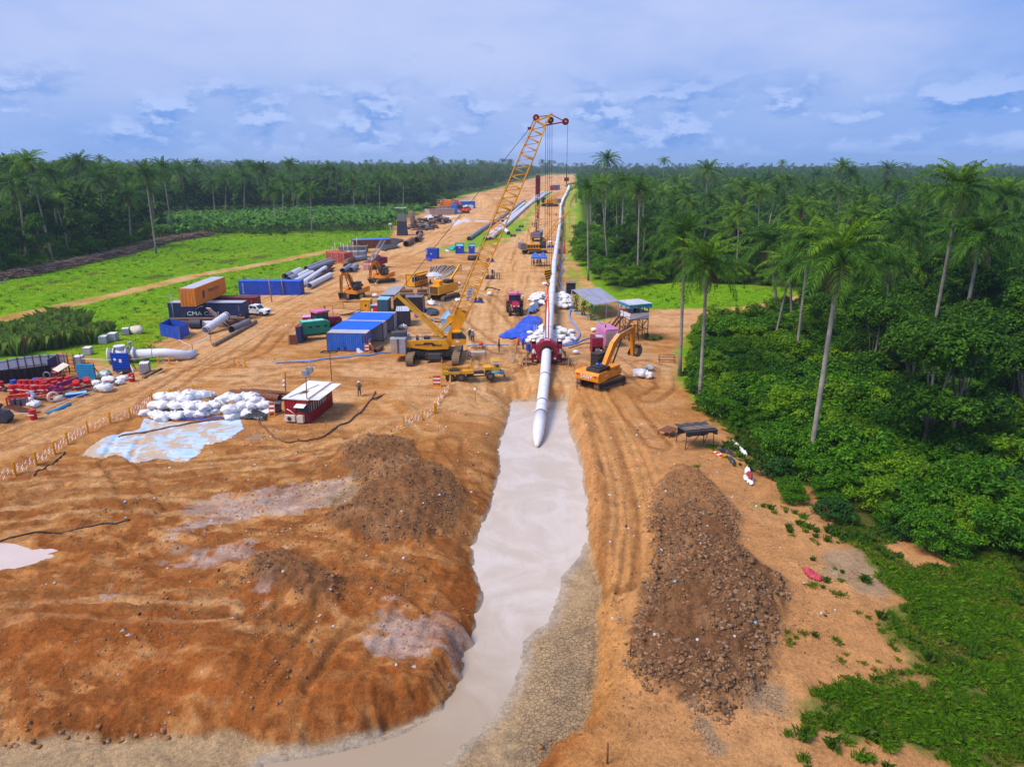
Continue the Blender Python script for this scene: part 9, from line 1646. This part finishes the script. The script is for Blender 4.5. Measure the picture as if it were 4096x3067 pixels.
person('B',970,1183,KH,KH,.1,'worker in khaki coveralls and white helmet walking across the sand with a tablet',1);person('G',1478,945,DK,DK,.4,'worker in dark clothes and white helmet by the crane cab, further back of the pair');person('G',1525,970,GR,BL,-.3,'worker in grey jacket, blue trousers and white helmet by the crane cab')
person('C',433,785,DK,DK,1.5,'person in dark clothes and a red cap standing alone between crane and ring',0,(.6,.03,.08),cap=True);person('C',645,768,BL,BL,1.9,'worker in dark blue with a pink-red helmet at the side of the ring',0,(.7,.05,.18));person('J',675,305,DK,KH,.3,'worker with a yellow helmet bending by the upper bag heap',1,(.8,.5,.03))
for x,y,tp_,lg,lab,v,hm in((335,118,TAN,KH,'worker in tan clothes at the back of the group near the roller pallet',None,(.75,.72,.7)),(375,122,DK,DK,'worker in black with a white helmet in the group by the roller pallet',None,(.8,.8,.8)),(392,140,DK,BL,'worker in an orange safety vest in the group',(.9,.14,.04),(.8,.2,.1)),(414,148,TAN,KH,'worker in tan next to the orange-vested one',None,(.7,.68,.66)),(437,150,GR,KH,'worker in grey-tan clothes at the pipeline side of the group',None,(.8,.8,.8))):person('C',x,y,tp_,lg,RND.uniform(-2,2),lab,0,hm,v)
for x,y,c_,lab,rz in((1335,945,DK,'seated person in dark clothes under the parasol, on the cabin side',1.2),(1488,938,(.45,.03,.04),'seated person in a red shirt under the parasol',-1.2)):p_=gh('E',x,y);person('E',x,y,c_,DK,rz,lab,2,(.02,.018,.016),cap=True);tt=thing('plastic_chair','white plastic chair under the person '+('on the cabin side of the parasol' if rz>0 else 'in red under the parasol'),'chair',p_,rz);MB().b2((-.24,-.2,.34),(.24,.25,.40)).build('seat',MWHITE,tt);MB().b2((-.24,.22,.4),(.24,.27,.85)).build('backrest',MWHITE,tt);[MB().beam((sx,sy,0),(sx,sy,.36),.05).build('leg',MWHITE,tt)for sx in(-.2,.2)for sy in(-.16,.22)]
for x,y,c_,lab in((1390,675,BL,'worker in blue walking on the track by the maroon crane, first of two'),(1411,677,DK,'worker in dark clothes beside the one in blue on the track'),(1603,590,BL,'worker standing beside the pipeline below the bend'),(1543,588,GR,'worker in grey bending near the pipeline below the far yellow crane'),(1405,1022,(.6,.12,.06),'person in orange-red sitting under the far canopy'),(1436,1022,(.5,.1,.06),'second person in orange-red under the far canopy'),(1464,1024,BL,'person in dark blue between the two canopies'),(1487,485,DK,'worker left of the far yellow crane')):person('D',x,y,c_,DK,RND.uniform(-3,3),lab)
for x,y,lab in((505,900,'worker right of the far yellow crane, first of two'),(528,902,'worker right of the far yellow crane, nearer the pipeline')):person('K',x,y,DK,DK,0,lab)
wt=bpy.data.objects['watchtower'];person('J',0,0,DK,DK,.4,'guard in dark clothes standing in the watchtower',0,(.02,.018,.016),None,None,wt.location+Vector((.1,.1,zf))if False else wt.location+Vector((.1,.2,tw(1960,455,-.8).z)),True)
# ---------------------------------------------------------------- uncounted: clods, brush, litter, reeds
def rock(s,mat,nm='clod'):
 b_=MB();b_.blob((0,0,0),(1,.8,.7),s,7,5,.42);o=b_.build(nm,mat);me=o.data;bpy.data.objects.remove(o);return me
def claymat(nm,a,b):t=NT(nm);n1=t.noise(3,4,.6);return t.done(t.bsdf(t.mix(t.ramp(n1,.3,.7),a,b),.95,0,.15,t.bump(n1,.5,.05)))
CLODS=[rock(s,m_)for s,m_ in((1,claymat('clod_brown',(.19,.105,.052),(.27,.155,.08))),(2,claymat('clod_dark',(.12,.066,.035),(.18,.10,.055))),(3,claymat('clod_red',(.27,.135,.06),(.34,.17,.08))),(4,claymat('clod_tan',(.34,.22,.13),(.25,.15,.085))))]
Pn,In,Sn=[],[],[]
for P_,dens,s0,s1 in((SPOIL,70,.03,.17),(CLAY,34,.03,.12),(CLAY2,34,.03,.12)):
 A=np.array(P_);lo,hi_=A.min(0)-1,A.max(0)+1;n=int(np.prod(hi_-lo)*dens);x,y=rng.uniform(lo[0],hi_[0],n),rng.uniform(lo[1],hi_[1],n);d=sdp(P_,x,y,3)+fbm(x,y,5,3)*.8;k=(d<.3)&(fbm(x*.5,y*.5,15,3)>-.25);x,y=x[k],y[k];z=hfun(x,y);s=s0+(s1-s0)*rng.power(.55,len(x))**2.2;Pn.append(np.stack([x,y,z],-1));ix=rng.choice(4,len(x),p=(.5,.25,.08,.17));fr_=sm(y,43,51)*(x>3);In.append(np.where(rng.random(len(x))<fr_*.8,rng.choice((2,2,3,0),len(x)),ix));Sn.append(s*(1-.35*fr_))
n=30000;x,y=rng.uniform(-32,24,n),rng.uniform(26,66,n);k=(sdp(DEPR,x,y,5)>.3)&(sdp(RFOREST,x,y,5)>1)&(fbm(x*.25,y*.25,16,3)>.0);x,y=x[k],y[k];Pn.append(np.stack([x,y,hfun(x,y)],-1));In.append(rng.choice((2,2,0,3),len(x)));Sn.append(.015+.09*rng.random(len(x))**4)
d_=DEPR;e_=[Vector((*p,0))for p in d_[22:35]];
for a,b in zip(e_,e_[1:]):
 for k in range(int((b-a).length*3)):p=a.lerp(b,RND.random());x,y=p.x+RND.uniform(-.5,.5),p.y+RND.uniform(-.2,.8);Pn.append(np.array([[x,y,hz(x,y)]]));In.append(np.array([RND.choice((2,2,3))]));Sn.append(np.array([RND.uniform(.05,.2)]))
scatter('soil_clods',np.concatenate(Pn),CLODS,np.concatenate(In),np.concatenate(Sn),31)
STK=[]
for k in range(5):b_=MB();b_.tube([(-1.5,0,0),(-.3,.15,.1),(.7,-.1,.05),(1.6,.2,.25)],[.10,.09,.06,.03],5);b_.tube([(.2,0,.08),(.6,.5,.3),(.9,.8,.6)],[.05,.04,.015],4);o=b_.build('stick',paint('brush_%d'%k,((.16,.10,.08),(.22,.15,.12),(.10,.065,.05),(.30,.23,.20),(.18,.10,.07))[k],.9,dirt=.3));STK.append(o.data);bpy.data.objects.remove(o)
WR=gp('V',[(-250,640),(0,604),(110,585),(250,553),(300,540),(345,526),(430,512),(455,512)]);x,y,i_,s_=[],[],[],[]
for a,b in zip(WR,WR[1:]):
 a,b=np.array(a),np.array(b);n=int(np.hypot(*(b-a))*22);f=rng.random(n);q=a+(b-a)*f[:,None]+rng.normal(size=(n,2))*(1.2,1.6);x+=list(q[:,0]);y+=list(q[:,1])
x,y=np.array(x),np.array(y);dd=pline(WR,x,y,9)[0];scatter('brush_debris',np.stack([x,y,rng.random(len(x))*1.5*np.clip(1.3-dd/3,0,1)],-1),STK,rng.integers(0,5,len(x)),rng.uniform(.4,1.3,len(x)),32)
LIT=[rock(s,m_,'scrap')for s,m_ in((5,M_BAG),(6,M_BAG),(7,P('lblue')),(8,MBLACK))];n=260;x,y=np.concatenate([rng.uniform(-30,22,n),rng.uniform(-45,12,260)]),np.concatenate([rng.uniform(30,72,n),rng.uniform(72,150,260)]);k=(sdp(DEPR,x,y,5)>.6)&(sdp(RFOREST,x,y,5)>.5);x,y=x[k],y[k];scatter('litter',np.stack([x,y,hfun(x,y)+.02],-1),LIT,rng.choice(4,len(x),p=(.5,.3,.08,.12)),rng.uniform(.03,.13,len(x)),33)
REED=[tuft('reed',110,3.4,1.0,6,M_REED,.02,.5),tuft('reed',90,2.7,1.1,7,M_REED,.02,.7)]
for(x0,y0,n_,s_,lab)in((50,735,9,1.0,0),(120,728,9,1.2,0),(150,715,8,1.15,0),(20,760,8,.9,0),(90,750,8,1.0,0),(180,735,6,.8,0),(215,712,4,.7,0),(-30,745,8,1,0),(135,745,6,1,0),(1400,738,4,.24,1),(1425,735,3,.26,1)):
 for k in range(n_):p_=gh('V',x0+RND.uniform(-28,28),y0+RND.uniform(-8,8));o=link('tall_reeds',REED[k%2],None,p_,RND.uniform(0,6.28));o.scale=(s_*RND.uniform(.8,1.2),)*3;tag(o,('clump of tall reeds behind the grey sheet fence','tuft of tall grass at the foot of the watchtower')[lab],'reeds',('reeds behind the fence','grass tufts by the watchtower')[lab])
# ---------------------------------------------------------------- lettering to plain meshes
dg=bpy.context.evaluated_depsgraph_get()
for o in[q for q in COL.objects if q.type=='FONT']:
 me=bpy.data.meshes.new_from_object(o.evaluated_get(dg));n_=link('lettering',me,o.parent,o.location,0);n_.rotation_euler=o.rotation_euler;n_.scale=o.scale;bpy.data.objects.remove(o)
# ---------------------------------------------------------------- air
def haze():
 m=bpy.data.materials.new('haze_air');m.use_nodes=True;n=m.node_tree.nodes;n.clear();o=n.new('ShaderNodeOutputMaterial');v=n.new('ShaderNodeVolumePrincipled')
 v.inputs['Color'].default_value=(.62,.78,1.0,1);v.inputs['Density'].default_value=.00017;v.inputs['Anisotropy'].default_value=.2;m.node_tree.links.new(v.outputs[0],o.inputs['Volume'])
 MB().b2((-2950,-60,-5),(2950,3050,42)).build('haze',m,kind='stuff')
haze()
